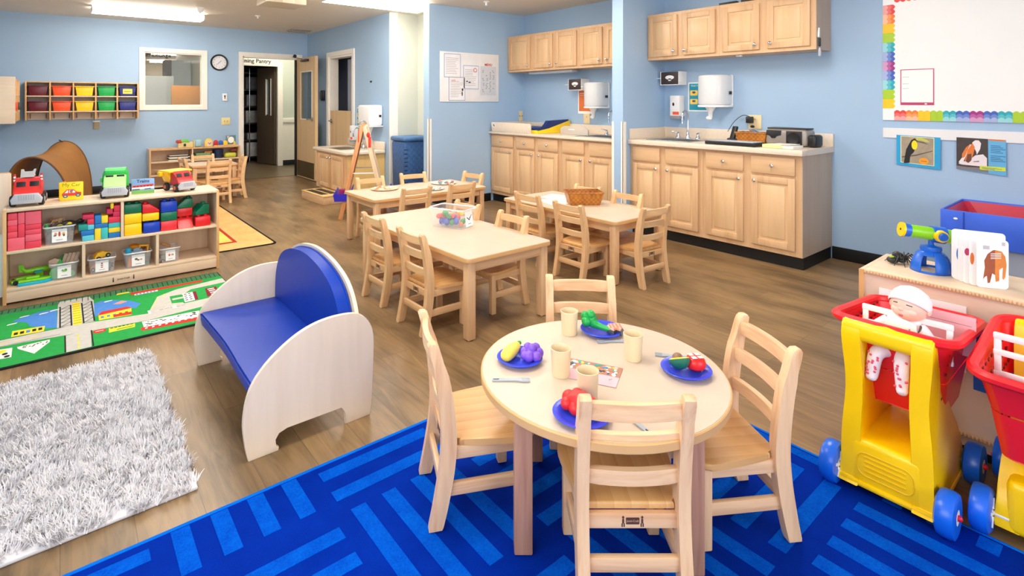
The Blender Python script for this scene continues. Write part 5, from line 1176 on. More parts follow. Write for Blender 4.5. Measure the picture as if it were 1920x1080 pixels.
# ---- trucks and books on the shelf
ZS = SH+.0005
def truck(name, label, loc, rz, c, kind, s=1):
    t = thing(name, label, 'toy truck', loc, rz, 'toy trucks on the toy shelf')
    mb = plain('truck_%d_%d' % c[:2], c, .4)
    W_ = .082*s
    cabp = [(-.12*s, .05*s), (-.118*s, .085*s), (-.06*s, .115*s), (-.035*s, .175*s), (.03*s, .178*s), (.04*s, .05*s)]
    if kind != 'van': part('cab', B().prism(cabp, -W_*.86, W_*.86, 'yz', .016*s, 4), mb, t)
    else: part('cab', B().prism([(-.12*s, .05*s), (-.12*s, .09*s), (-.07*s, .13*s), (-.045*s, .165*s), (.03*s, .165*s), (.03*s, .05*s)], -W_*.84, W_*.84, 'yz', .016*s, 4), plain('van_pale', (176, 236, 140), .4), t)
    gm = plain('truck_grey', (186, 190, 198), .4)
    part('bumper', B().prism([(-.075*s, .02*s), (.075*s, .02*s), (.082*s, .05*s), (.06*s, .085*s), (-.06*s, .085*s), (-.082*s, .05*s)], -.132*s, -.105*s, 'xz', .008*s, 3).box(-.06*s, .06*s, -.11*s, .12*s, .028*s, .055*s), gm, t)
    b = B()
    for k in range(7): b.box((-.04+k*.0125)*s, (-.036+k*.0125)*s, -.134*s, -.131*s, .045*s, .078*s)
    part('grille', b, plain('truck_dgrey', (160, 164, 172), .5), t)
    for sx in (-1, 1):
        for sy in (-.075, .075):
            wh = part('wheel', B().lathe([(.0, -.016*s), (.03*s, -.016*s), (.036*s, -.01*s), (.036*s, .01*s), (.03*s, .016*s), (0, .016*s)], (sx*.072*s, sy*s, .036*s), 18, Matrix.Rotation(PI/2, 4, 'Y')), M_tire, t)
            part('hub', B().cyl((sx*.0885*s, sy*s, .036*s), (sx*.091*s, sy*s, .036*s), .018*s), plain('hub_orange', (200, 90, 50), .4) if kind == 'dump' else gm, wh)
    zc = .125*s if kind != 'van' else .135*s
    for sx in (-1, 1): part('windscreen', B().beam((sx*.034*s, -.058*s if kind == 'van' else -.0565*s, zc), (sx*.034*s, -.048*s if kind == 'van' else -.042*s, zc+.03*s), .048*s, .004*s, .001), M_black, t)
    if kind == 'fire':
        part('body', B().box(-W_*.86, W_*.86, .03*s, .12*s, .05*s, .155*s, .01*s), mb, t)
        part('roof_ladder', B().box(-.03*s, .03*s, -.03*s, .08*s, .182*s, .19*s, .002).prism([(-.04*s, .18*s), (.03*s, .18*s), (.042*s, .235*s), (.03*s, .235*s), (.024*s, .22*s), (-.018*s, .22*s), (-.022*s, .235*s), (-.036*s, .235*s)], -.025*s, -.015*s, 'xz'), plain('ladder_grey', (200, 198, 196), .5), t)
        for sx in (-1, 1): part('beacon', B().cyl((sx*.068*s, -.02*s, .15*s), (sx*.068*s, -.02*s, .205*s), .009*s, .006*s, 10), mb, t); part('beacon_lamps', B().cyl((sx*.068*s, -.03*s, .16*s), (sx*.068*s, -.03*s, .17*s), .007*s).cyl((sx*.068*s, -.03*s, .18*s), (sx*.068*s, -.03*s, .19*s), .006*s), M_paper, t)
    if kind == 'van':
        part('body', B().prism([(-W_, .07*s), (W_, .07*s), (W_*.98, .17*s), (W_*.8, .205*s), (-W_*.8, .205*s), (-W_*.98, .17*s)], .0, .13*s, 'xz', .012*s, 3), plain('van_green', (40, 186, 76), .4), t)
        part('hood', B().prism([(-W_*.82, .16*s), (W_*.82, .16*s), (W_*.8, .2*s), (-W_*.8, .2*s)], -.035*s, .05*s, 'xz', .012*s, 3), plain('van_green', (40, 186, 76), .4), t)
        part('mirror', B().box(-W_*1.15, -W_*.98, .0, .02, .11*s, .14*s, .004), plain('van_green', (40, 186, 76), .4), t)
    if kind == 'dump':
        b = B(); y0, y1 = .02*s, .14*s
        b.prism([(-.06*s, .075*s), (.06*s, .075*s), (.1*s, .165*s), (-.1*s, .165*s)], y0, y1, 'xz', .004)
        b.prism([(-.105*s, .165*s), (.105*s, .165*s), (.105*s, .18*s), (-.105*s, .18*s)], -.02*s, y1+.02*s, 'xz', .004)
        part('dump_bed', b, plain('dump_yellow', (252, 196, 20), .4), t)
        part('bed_lug', B().box(-.13*s, -.1*s, .08*s, .12*s, .13*s, .17*s, .006), plain('dump_yellow', (252, 196, 20), .4), t)
    return t
truck('toy_fire_truck', 'red toy fire truck with a grey ladder at the left of the toy shelf', (-.165, 4.715, ZS), R(-3), (214, 44, 44), 'fire', 1.0)
truck('toy_van', 'green toy recycling truck in the middle of the toy shelf', (.315, 4.715, ZS), R(-6), (60, 190, 80), 'van', .96)
truck('toy_dump_truck', 'red and yellow toy dump truck at the right of the toy shelf', (.725, 4.72, ZS), R(22), (186, 40, 44), 'dump', .86)
t = thing('board_book', 'yellow board book My Car standing open on the toy shelf', 'book', (.062, 4.72, ZS), R(-10), 'board books on the toy shelf')
part('cover', B().prism(rr(.135, .125, .006, 3, 0, .0625), -.003, .003, 'xz', .001), plain('book_yellow', (252, 226, 20), .4), t)
o = part('back_cover', B().box(0, .1, .0, .003, 0, .122), plain('book_orange', (240, 120, 30), .4), t); o.location = (-.067, .003, 0); o.rotation_euler = (0, 0, R(78))
b = B(); text(b, 'My Car', .034, MT((0, -.0034, .105)), 0)
b.m(1).flat([(-.052, .03), (.056, .03), (.056, .052), (.03, .056), (.012, .075), (-.025, .075), (-.045, .052), (-.052, .045)], -.0036, 'xz')
b.m(2).flat([(-.038, .05), (-.022, .07), (-.018, .07), (-.018, .05)], -.0040, 'xz').flat([(-.012, .05), (-.012, .07), (.01, .07), (.024, .055), (.02, .05)], -.0040, 'xz')
b.m(3).flat(ell(-.033, .028, .014, .012), -.0042, 'xz').flat(ell(.038, .032, .014, .012), -.0042, 'xz').flat([(-.01, .066), (.006, .07), (.014, .062), (-.008, .06)], -.0043, 'xz')
b.m(4).flat(ell(-.033, .028, .007, .006), -.0046, 'xz').flat(ell(.038, .032, .007, .006), -.0046, 'xz')
b.m(5).flat(ell(0, .056, .008, .006), -.0045, 'xz')
part('cover_picture', b, [plain('title_green', (110, 150, 20), .5), plain('pic_red', (226, 60, 36), .5), M_paper, plain('pic_blue', (70, 90, 170), .5), plain('pic_lime', (190, 210, 60), .5), plain('pic_brown', (200, 120, 60), .5)], t)
t = thing('board_book', 'blue board book Trains standing on the toy shelf', 'book', (.487, 4.735, ZS), R(-6), 'board books on the toy shelf')
part('cover', B().prism(rr(.145, .108, .006, 3, 0, .054), -.004, .004, 'xz', .001), plain('book_skyblue', (132, 172, 226), .4), t)
b = B(); text(b, 'Trains', .032, MT((0, -.0046, .09)), 0, bold=True)
b.m(1).flat([(-.072, .0), (.072, .0), (.072, .024), (.03, .02), (-.03, .026), (-.072, .02)], -.0045, 'xz')
b.m(2).flat([(-.07, .03), (.07, .034), (.07, .05), (-.07, .046)], -.0046, 'xz')
b.m(3).flat([(-.07, .046), (.066, .05), (.066, .068), (-.066, .06)], -.0047, 'xz'); b.m(0)
for k in range(6): b.flat([(-.06+k*.021, .05), (-.048+k*.021, .05), (-.048+k*.021, .057), (-.06+k*.021, .057)], -.005, 'xz')
b.flat([(-.068, .028), (-.02, .028), (-.02, .034), (-.068, .034)], -.005, 'xz').flat([(.01, .028), (.05, .03), (.05, .036), (.01, .034)], -.005, 'xz')
part('cover_picture', b, [plain('title_navy', (30, 40, 80), .5), plain('pic_grass', (120, 190, 90), .5), M_paper, plain('pic_red', (226, 60, 36), .5)], t)
# ================================================================ things on the round table
def plate(label, x, y, r=.075):
    return solo('plate', B().lathe([(0, .004), (r*.62, .004), (r*.7, .007), (r*.8, .013), (r, .016), (r+.002, .014), (r*.82, .008), (r*.7, .0), (0, 0)], seg=40), plain('plate_blue', (52, 74, 226), .3, var=.01), label, 'plate', (x, y, TH+.0005), group='blue plates on the round table')
P1 = (1.168, 1.295); P2 = (1.545, 1.270); P3 = (1.524, .921); P4_ = (1.088, .962)
plate('blue plate with the yellow corn and purple grapes', *P1, r=.072); plate('blue plate with the broccoli and salmon', *P2, r=.074); plate('blue plate with the avocado and tomato halves', *P3, r=.074); plate('blue plate with the red pepper', *P4_, r=.075)
def cup(label, x, y):
    return solo('cup', B().lathe([(0, 0), (.026, 0), (.027, .004), (.031, .08), (.032, .083), (.0305, .084), (.0295, .08), (.025, .005), (0, .005)], seg=32), plain('cup_cream', (228, 208, 170), .4, var=.01), label, 'cup', (x, y, TH+.0005), group='cream cups on the round table')
cup('cream cup at the back of the round table beside the broccoli plate', 1.445, 1.335); cup('cream cup right of centre between broccoli and avocado plates', 1.466, 1.075); cup('cream cup left of centre between grapes plate and postcard', 1.207, 1.150); cup('cream cup nearest the camera standing on the pink postcard', 1.166, 1.008)
zt = TH+.0085
fw_ = lambda a: R(a)
t = thing('play_corn', 'yellow squash shaped play food with a green tip', 'play food', (1.153, 1.318, zt), R(-8), 'play food on the plates')
part('body', B().tube(smooth_path([(-.05, 0, .018), (-.035, 0, .019), (0, 0, .021), (.03, 0, .022), (.048, 0, .024)], 4), [.004, .011, .015, .018, .0195, .0205, .021, .021, .0205, .020, .019, .0175, .016, .014, .012, .009, .006], 14), plain('corn_yellow', (246, 222, 90), .4), t)
part('tip', B().ball((.052, 0, .026), (.009, .008, .007)), plain('corn_tip', (40, 160, 70), .4), t)
bpy.data.objects[t.name].rotation_euler = (0, 0, R(20))
random.seed(11); b = B()
for x, y, z, r in ((0, 0, .02, .02), (.022, .004, .018, .017), (-.02, .008, .018, .017), (.008, .022, .018, .018), (-.01, -.022, .018, .017), (.014, -.02, .017, .016), (.002, .0, .034, .015), (-.012, .014, .032, .014), (.014, .012, .032, .014), (-.022, -.012, .016, .014), (0, .036, .014, .012)): b.ball((x, y, z), r)
solo('play_grapes', b, plain('grape_purple', (128, 84, 210), .4), 'bunch of purple play grapes on the left plate', 'play food', (1.196, 1.268, zt), R(-40), 'play food on the plates')
b = B().tube(smooth_path([(.06, -.02, .012), (.03, -.01, .014), (0, 0, .02), (-.012, .006, .03)], 4), [.009, .009, .0095, .010, .0105, .011, .012, .014, .017, .02, .022, .024, .024], 12)
for x, y, z, r in ((-.02, .006, .036, .022), (-.028, .018, .028, .017), (-.028, -.012, .03, .018), (-.014, .0, .052, .016), (-.034, .004, .044, .016), (-.012, .02, .04, .015)): b.ball((x, y, z), r)
solo('play_broccoli', b, plain('broccoli_green', (20, 168, 74), .35), 'bright green play broccoli on the far plate', 'play food', (1.532, 1.292, zt), R(-55), 'play food on the plates')
t = thing('play_salmon', 'pink striped play salmon steak on the far plate', 'play food', (1.568, 1.228, zt), R(-38), 'play food on the plates')
sal = [(-.03, -.008), (-.012, -.034), (-.004, -.012), (.004, -.012), (.014, -.034), (.03, -.008), (.03, .015), (.012, .032), (-.012, .032), (-.03, .015)]
part('skin', B().prism(sal, 0, .014, 'xy', .003), plain('salmon_skin', (70, 76, 90), .4), t)
part('flesh', B().prism([(p*.85, q*.85) for p, q in sal], .014, .022, 'xy', .003), plain('salmon_pink', (246, 176, 148), .45), t)
b = B()
for k in range(4): b.box(-.02+k*.0125, -.014+k*.0125, -.014, .022, .0222, .0228)
part('stripes', b, plain('salmon_stripe', (226, 120, 96), .5), t)
t = thing('play_avocado', 'play avocado half with a brown stone on the right plate', 'play food', (1.508, .935, zt), R(-30), 'play food on the plates')
M = Matrix.Rotation(R(-28), 4, 'X')
av = ell(0, 0, .03, .042, 24)
av = [(x*(1-.28*max(0, y/.042)), y) for x, y in av]
t2 = B(); t2.T = Matrix.Translation((0, 0, .03)) @ M
t2.lathe([(0, -.028), (.012, -.026), (.022, -.018), (.029, -.006), (.03, .002), (0, .002)], seg=24, sy=1.4); part('skin', t2, plain('avocado_skin', (28, 110, 86), .4), t)
t2 = B(); t2.T = Matrix.Translation((0, 0, .03)) @ M
t2.lathe([(0, .006), (.022, .006), (.0285, .003), (.029, .0015), (0, .0015)], seg=24, sy=1.4); part('flesh', t2, plain('avocado_flesh', (240, 222, 70), .4), t)
t2 = B(); t2.T = Matrix.Translation((0, 0, .03)) @ M
t2.ball((0, .008, .008), (.0155, .0165, .013)); part('stone', t2, plain('avocado_stone', (140, 104, 80), .4), t)
t = thing('play_tomato', 'red play tomato half with white segments on the right plate', 'play food', (1.545, .902, zt), R(-30), 'play food on the plates')
part('body', B().lathe([(0, 0), (.018, .002), (.029, .012), (.031, .024), (.027, .036), (.02, .042), (0, .043)], seg=24), plain('tomato_red', (228, 30, 32), .35), t)
b = B()
for a in range(4):
    aa = a*PI/2; b.box(.003, .018, .003, .018, .0432, .0442, .003, M=Matrix.Rotation(aa, 4, 'Z'))
part('segments', b, plain('tomato_white', (248, 226, 214), .4), t)
b = B(); random.seed(2)
b.tube(smooth_path([(-.035, .02, .018), (-.01, .01, .024), (.015, -.01, .022), (.045, -.03, .014)], 4), [.014, .018, .022, .025, .027, .028, .028, .027, .026, .024, .02, .016, .01], 12)
for x, y, z, r in ((-.03, .03, .022, .02), (-.04, .008, .018, .017), (-.008, .028, .03, .018), (-.02, -.008, .014, .018), (.01, .01, .03, .016)): b.ball((x, y, z), r)
solo('play_pepper', b, plain('pepper_red', (224, 40, 38), .45), 'lumpy red play pepper on the nearest plate', 'play food', (1.098, .968, zt), R(-38), 'play food on the plates')
M_fork = plain('fork_grey', (164, 172, 180), .35)
def fork(label, p, q, knife=False):
    x0, y0 = p; x1, y1 = q; a = math.atan2(y1-y0, x1-x0)
    t = thing('fork' if not knife else 'spoon', label, 'fork' if not knife else 'spoon', (x0, y0, TH+.001), a, 'grey play cutlery')
    b = B().prism([(0, -.006), (.004, -.008), (.07, -.0055), (.078, -.009), (.09, -.0115), (.09, .0115), (.078, .009), (.07, .0055), (.004, .008), (0, .006)], 0, .004, 'xy', .001)
    for k in range(4): b.box(.089, .113, -.0115+k*.0062, -.0075+k*.0062, .0005, .0035)
    part('body', b, M_fork, t)
    part('handle_slot', B().prism(rr(.018, .004, .0019, 3, .012, 0), .004, .0044, 'xy'), M_ink, t)
    return t
fork('grey fork in front of the grapes plate', (1.020, 1.254), (1.126, 1.170))
fork('grey fork behind the avocado plate', (1.616, .958), (1.535, 1.064))
fork('grey fork handle seen through the back of the nearest chair', (1.166, .80), (1.19, .905))
fork('grey fork mostly hidden under the broccoli plate', (1.56, 1.16), (1.44, 1.25))
# postcard
t = thing('postcard', 'bent postcard with a colourful photo strip and pink lines', 'card', (1.29, 1.10, TH+.0012), 0)
def PC(u, v): return None
ca = [(1.064, 716), ]
w_ = B(); lo_l = (1.193-1.29, 1.109-1.10); lo_r = (1.185-1.29+.03, .981-1.10-.02)
pk_ = [(-.115, .015), (-.048, -.135), (.05, -.105), (-.01, .06)]
w_.prism([(-.125, .02), (-.09, -.15), (.04, -.115), (.0, .08)] if False else [(-.10, .02), (-.095, -.125), (.005, -.155), (.06, -.085), (-.02, .07)], 0, .0006, 'xy')
w_ = B(); th_ = R(-38.3)
C0 = Matrix.Rotation(R(-62), 4, 'Z')
w_.T = C0
w_.m(0).box(-.085, .085, -.06, .0, 0, .0006)
for k in range(5): w_.m(1).flat([(-.07, -.052+k*.011), (.075, -.052+k*.011), (.075, -.0515+k*.011), (-.07, -.0515+k*.011)], .0008)
w_.m(0).flat([(-.02, -.04), (.03, -.04), (.03, -.03), (-.02, -.03)], .0009)
text(w_, '¿?', .014, MT((.062, -.02, .0011), 'z', 0), 2)
part('pink_side', w_, [plain('card_pink', (236, 184, 192), .5), plain('card_line', (190, 120, 130), .6), M_ink], t)
w_ = B(); w_.T = C0
w_.m(0).box(-.085, .085, 0, .065, 0, .0006); random.seed(9)
pal = [(60, 40, 40), (40, 70, 130), (244, 160, 30), (226, 190, 150), (150, 40, 60), (40, 130, 200), (240, 210, 40), (230, 230, 236), (30, 160, 140), (190, 110, 70)]
for k in range(70):
    x = random.uniform(-.078, .075); y = random.uniform(.006, .058); s = random.uniform(.003, .009)
    ci = random.choice([0, 1, 3, 4, 7, 9]) if y < .035 else random.choice([2, 6, 3, 8, 5, 7, 2])
    w_.m(1+ci).flat(ell(x, y, s*1.3, s*.8, 7, random.uniform(0, 3)), .0008+k*.00001)
part('photo_strip', w_, [plain('photo_base', (176, 120, 96), .5)]+[plain('photo%d' % i, c, .5) for i, c in enumerate(pal)], t)

# ================================================================ things on the other tables
M_bin2 = glass('frosted_bin', (236, 234, 232), .2, .2)
t = clear_bin('clear bin of red, green and blue toys on the middle table', 2.079, 2.978, TH+.001, .27, .17, .125, R(-69), [([(-.35, .1), (0, -.12), (.38, .2), (.36, .26), (0, -.02), (-.33, .16)], (60, 62, 70)), (E1(.05, .08, .05, .04), (120, 120, 124))], (9, 0), group=None)
for c in t.children:
    if c.name.startswith('tub'): c.data.materials[0] = M_bin2
random.seed(21)
bc = {'red': (232, 84, 80), 'green': (60, 160, 96), 'blue': (64, 92, 190), 'orange': (222, 120, 80), 'yellow': (246, 206, 30)}
sp_ = [('red', -.09, -.05, .06, .026, 'at the left front'), ('red', .03, -.055, .075, .022, 'at the right front'), ('green', -.04, -.045, .085, .026, 'high in the middle'), ('green', .0, -.05, .07, .024, 'in the middle'), ('blue', -.07, -.045, .028, .028, 'low at the left'), ('blue', -.025, -.05, .03, .03, 'low in the middle'), ('green', .02, -.05, .03, .024, 'low right of the middle'), ('blue', .055, -.05, .04, .028, 'low at the right'), ('orange', .085, -.03, .022, .02, 'behind the white card'), ('yellow', .055, .03, .085, .024, 'highest of the pile'), ('blue', -.03, .03, .05, .036, 'at the back'), ('red', .02, .03, .05, .034, 'at the back'), ('orange', -.075, .03, .05, .034, 'at the back left'), ('green', .07, .03, .03, .026, 'at the back right'), ('blue', .015, -.01, .06, .026, 'in the centre')]
Mz = Matrix.Rotation(R(-69), 3, 'Z')
for k, (c, x, y, z, r, lab) in enumerate(sp_):
    p = Mz @ Vector((x*.95, y*.72, 0))
    b = B().ball((0, 0, 0), (r*.85, r*.7, r*.7), (0, .3*k, k)).tube([(0, 0, 0), (r*.9*math.cos(k), r*.5*math.sin(k), r*.4)], r*.4, 8)
    solo('toy_fruit', b, plain('toyfruit_'+c, bc[c], .4), '%s rounded toy %s inside the clear bin on the middle table' % (c, lab), 'toy', (2.079+p.x, 2.978+p.y, TH+.004+z), group='toys in the clear bin on the middle table')
basket('woven_basket', 'brown woven basket on the table before the white corner guard', (3.37, 2.96, TH+.001), R(-35), .29, .19, .10, .82)
solo('paper_sheet', B().prism([(-.12, -.16), (.1, -.12), (.14, .1), (-.06, .14)], 0, .0008, 'xy'), M_paper, 'white paper sheet left of the woven basket on the table', 'paper', (3.24, 3.17, TH+.001), 0)
solo('paper_sheet', B().prism(rr(.22, .28, .004, 2), 0, .0008, 'xy'), M_paper, 'second white paper sheet behind the woven basket', 'paper', (3.43, 3.28, TH+.002), .3)
# art pieces on the far table
def collage(label, x, y, r, cols, n, seed, rz=0):
    t = thing('art_piece', label, 'art piece', (x, y, TH+.001), rz, 'paper plate art pieces')
    part('plate_base', B().lathe([(0, .002), (r*.8, .002), (r, .01), (r*1.01, .009), (r*.82, 0), (0, 0)], seg=28), plain('artbase%d_%d' % cols[0][:2], cols[0], .6), t)
    random.seed(seed); b = B()
    for k in range(n):
        a = random.uniform(0, 6.28); q = r*random.random()**.5*.8; b.m(k % (len(cols)-1))
        if k % 2: b.ball((q*math.cos(a), q*math.sin(a), .014), (.016, .012, .012), (0, 0, a), 8)
        else: b.beam((q*math.cos(a)-.02, q*math.sin(a), .01), (q*math.cos(a)+.02, q*math.sin(a)+.015, .016), .014, .006, .002)
    part('glued_bits', b, [plain('bit%d_%d_%d' % c, c, .6) for c in cols[1:]], t)
collage('peach coloured art piece at the left of the far table', 2.43, 4.62, .13, [(240, 196, 160), (240, 150, 100), (250, 214, 190), (230, 130, 90), (250, 226, 210)], 16, 1)
collage('grey blue art piece right of the peach one on the far table', 2.60, 4.36, .09, [(160, 180, 200), (200, 208, 214), (236, 220, 196)], 10, 2)
collage('pale mottled art piece behind the near right chair of the far table', 2.80, 4.32, .09, [(206, 206, 190), (220, 214, 196), (180, 190, 196)], 10, 3)
collage('white and teal art piece at the right end of the far table', 3.08, 4.58, .13, [(230, 222, 208), (70, 120, 150), (110, 150, 170), (236, 206, 160), (226, 110, 90)], 18, 4)
solo('floor_bin', B().prism(rr(.3, .4, .05), 0, .1, 'xy', .01), [M_black], 'dark shallow tub on the floor under the right end of the far table', 'tub', (3.02, 4.5, .001))
solo('floor_paper', B().prism(ell(0, 0, .2, .12, 24), 0, .003, 'xy'), plain('mat_pale', (214, 206, 196), .6), 'pale round mat on the floor under the far table', 'mat', (2.55, 4.5, .001))
# ================================================================ step stool and easel
t = thing('step_stool', 'low wooden step with black grip strips before the low sink', 'step', (2.56, 6.46, 0), R(3))
part('box', B().box(0, .3, 0, .66, 0, .1, .003), M_cab['Y'], t)
part('top_board', B().box(-.005, .305, -.005, .665, .1, .112, .003), plain('step_top', (232, 196, 132), .4), t)
for x in (.03, .15): part('grip_strip', B().box(x, x+.09, .12, .6, .112, .114), M_black, t)
t = thing('painting_easel', 'wooden A-frame easel seen edge on behind the far art table', 'easel', (2.40, 5.58, 0), R(-28))
M_ea = wood('easel_wood', (222, 158, 104), (196, 126, 74), 'Z', .45); M_ew = wood('easel_pale', (232, 206, 172), (214, 184, 148), 'Z', .45)
for y in (0, .52):
    part('leg', B().beam((0, y, 0), (.235, y, 1.03), .045, .022, .003, up=(0, 1, 0)), M_ea, t)
    part('leg', B().beam((.50, y, 0), (.255, y, 1.02), .045, .022, .003, up=(0, 1, 0)), M_ew, t)
    part('spreader', B().beam((.11, y, .5), (.39, y, .5), .018, .01), M_paper, t)
part('painting_board', B().beam((.085, .26, .42), (.225, .26, 1.0), .012, .5, .002, up=(0, 1, 0)) if False else B().prism([(.085, .42), (.095, .42), (.235, 1.0), (.225, 1.0)], .02, .5, 'xz'), M_ea, t)
part('painting_board', B().prism([(.405, .42), (.415, .42), (.275, 1.0), (.265, 1.0)], .02, .5, 'xz'), M_ew, t)
part('paint_smears', B().box(.19, .2, -.013, -.011, .84, .98).box(.3, .33, -.013, -.011, .78, .9).ball((.3, -.01, .92), (.02, .01, .03)), [plain('paint_red', (220, 50, 40), .5)], t, 'red paint marks')
part('clips', B().tube(smooth_path([(.2, 0, 1.03), (.22, 0, 1.07), (.26, 0, 1.075), (.29, 0, 1.04)], 4), .006).tube([(.24, .2, 1.03), (.25, .2, 1.07), (.27, .2, 1.03)], .005), M_steel, t)
M_tray = plain('tray_indigo', (34, 30, 190), .4)
for s, x0 in ((-1, -.06), (1, .38)):
    part('paint_tray', B().prism([(x0, .2), (x0+.15, .2), (x0+.18, .3), (x0+.165, .3), (x0+.14, .212), (x0+.012, .212), (x0-.005, .27), (x0-.015, .27)], -.02, .54, 'xz', .003).box(x0, x0+.15, -.03, -.02, .2, .28), M_tray, t)
    part('paint_pots', B().cyl((x0+.08, .05, .22), (x0+.08, .05, .32), .04).cyl((x0+.08, .2, .22), (x0+.08, .2, .3), .04), plain('pots_magenta', (150, 24, 100), .4), t)

# ================================================================ back wall: cubbies, corner shelf, tunnel
def cubby_unit(label, loc, rz, n, w, bins, h=.505, d=.28):
    t = thing('wall_cubby', label, 'cubby shelf', loc, rz, 'wall cubbies with bins')
    cw = w/n
    for k in range(n+1): part('upright', B().box(k*cw-.009, k*cw+.009, 0, d, 0, h, .002), M_edge, t)
    for k, z in enumerate((h-.016, .305, .103)): part('shelf_board', B().box(.009, w-.009, .003, d, z, z+.014), M_shelf['X'] if k else M_edge, t)
    part('back_panel', B().box(.009, w-.009, d-.008, d-.001, .0, h-.016), M_birch['Z'], t)
    part('bottom_strip', B().box(.009, w-.009, d-.03, d-.008, 0, .09), M_birch['X'], t)
    for k in range(n):
        for s in (.04, cw-.04): part('coat_hook', B().tube(smooth_path([(k*cw+s, d-.03, .08), (k*cw+s, d-.07, .06), (k*cw+s, d-.075, .03), (k*cw+s, d-.05, .02)], 3), .004, 6), plain('hook_bronze', (120, 92, 74), .4, .5), t)
    return t
M_tb = {}
CW = 1.212/5
cubby_unit('five-bay wooden wall cubby with coloured bins on the back wall', (-.345, 9.015, 1.045), 0, 5, 1.212, None)
def tub_bin(name, label, x, y, z, c, rz=0, w=.2, h=.125, tag_=False):
    t = thing(name, label, 'bin', (x, y, z), rz, 'coloured bins in the wall cubby')
    m = plain('tub_%d_%d' % c[:2], c, .35, var=.02); b = B()
    b.prism([(-w/2*.84, .0), (w/2*.84, 0), (w/2, h), (-w/2, h)], 0, .2, 'xz', .006)
    part('tub', b, m, t); part('rim', B().box(-w/2-.01, w/2+.01, -.012, .2, h-.008, h+.004, .003), m, t)
    if tag_: part('label_card', B().box(-.055, .055, -.002, 0, .03, .1).m(1).flat([(-.04, .06), (.04, .06), (.04, .066), (-.04, .066)], -.003, 'xz'), [plain('card_yell', (250, 214, 90), .5), M_ink], t)
cn = [('maroon', (104, 20, 40)), ('orange', (240, 84, 28)), ('yellow', (252, 204, 6)), ('green', (6, 166, 74)), ('navy', (34, 44, 124))]
for k, (nm, c) in enumerate(cn):
    for row, z in (('upper', .32), ('lower', .118)):
        tub_bin('storage_bin', '%s bin in the %s row of the wall cubby%s' % (nm, row, ', with a yellow card' if nm == 'navy' and row == 'upper' else ''), -.345+CW*(k+.5), 9.04, 1.045+z, c, tag_=(nm == 'navy' and row == 'upper'))
cubby_unit('pale side of a second wall cubby on the left wall', (-.40, 7.83, 1.052), PI/2, 5, 1.15, None, .5, .34)
solo('side_board', B().box(-.748, -.385, 7.80, 7.822, 1.045, 1.56, .003), M_birch['X'], 'pale birch end board of the left wall cubby', 'board')
for i, c in enumerate(((240, 84, 28), (60, 80, 70))):
    solo('storage_bin', B().box(0, .06, 0, .1, 0, .09, .004), plain('edgebin%d' % i, c, .4), ['small orange bin edge in the left wall cubby', 'small dark bin edge in the left wall cubby'][i], 'bin', (-.43, 7.9+.55*i, 1.19), group='bins in the left wall cubby')
t = thing('hanging_tag', 'small tan pouch hanging below the yellow wall cubby bins', 'pouch', (.40, 9.29, .9)); part('body', B().box(-.035, .035, -.02, 0, 0, .1, .006), plain('pouch_tan', (176, 160, 130), .6), t); part('clip', B().box(-.04, .04, -.025, 0, .1, .118), M_paper, t)
# corner shelf
t = thing('corner_shelf', 'low wooden shelf against the back wall behind the small table', 'shelf unit', (1.0, 8.97, 0))
w = 1.21
for x in (0, w-.018): part('end_panel', B().box(x, x+.018, 0, .3, 0, .6, .002), M_shelf['Z'], t)
for x in (-.001, w-.019): part('edge_strip', B().box(x, x+.02, -.003, 0, 0, .6), M_edge, t)
for z in (.582, .4, .21, .05): part('shelf_board', B().box(.018, w-.018, 0, .29, z, z+.018), M_edge if z > .5 else M_shelf['X'], t)
part('divider', B().box(.54, .558, .001, .29, .068, .582), M_shelf['Z'], t)
part('back_panel', B().box(.018, w-.018, .29, .298, .03, .582), M_shelf['Z'], t)
z0 = .6005
for i, (nm, lab, cat, x, bx, mats) in enumerate([
    ('toy_house', 'toy house with a green roof on the corner shelf', 'toy house', 1.47, B().box(-.1, .1, 0, .08, 0, .085, .006).m(1).prism([(-.11, .08), (.05, .08), (.03, .12), (-.06, .12)], -.01, .09, 'xz', .01).m(2).box(-.125, -.05, -.012, .05, .07, .115, .012).m(3).box(-.03, .0, -.012, 0, .02, .06), [plain('house_cream', (224, 206, 146), .5), plain('house_green', (110, 196, 70), .5), plain('house_red', (196, 60, 50), .5), M_ink]),
    ('toy_box', 'pale blue toy arch box on the corner shelf', 'toy', 1.64, B().box(-.05, .05, 0, .06, 0, .12, .03, 4).m(1).box(-.065, -.05, 0, .06, 0, .11, .005), [plain('pale_blue_toy', (160, 200, 216), .5), plain('house_cream', (224, 206, 146), .5)]),
    ('toy_bear_box', 'wooden animal face box with a yellow arch on the corner shelf', 'toy', 1.79, B().prism([(-.06, 0), (.05, 0), (.05, .08), (.02, .12), (-.03, .12), (-.06, .08)], .02, .08, 'xz', .006).m(1).prism([(-.035, 0), (.04, 0), (.04, .06), (.025, .09), (-.02, .09), (-.035, .06)], 0, .02, 'xz', .006).m(2).flat([(-.012, .05), (.012, .05), (0, .03)], -.001, 'xz').flat(ell(-.016, .055, .006, .008, 8), -.001, 'xz').flat(ell(.016, .055, .006, .008, 8), -.001, 'xz'), [plain('toy_amber', (240, 200, 90), .5), plain('toy_beige', (232, 210, 176), .5), M_ink]),
    ('puzzle_tray', 'flat wooden tray carrying the coloured pegs on the corner shelf', 'tray', 2.01, B().box(-.16, .16, 0, .12, 0, .014, .003), [M_edge])]):
    solo(nm, bx, mats, lab, cat, (x, 9.03, z0), group='toys on the corner shelf')
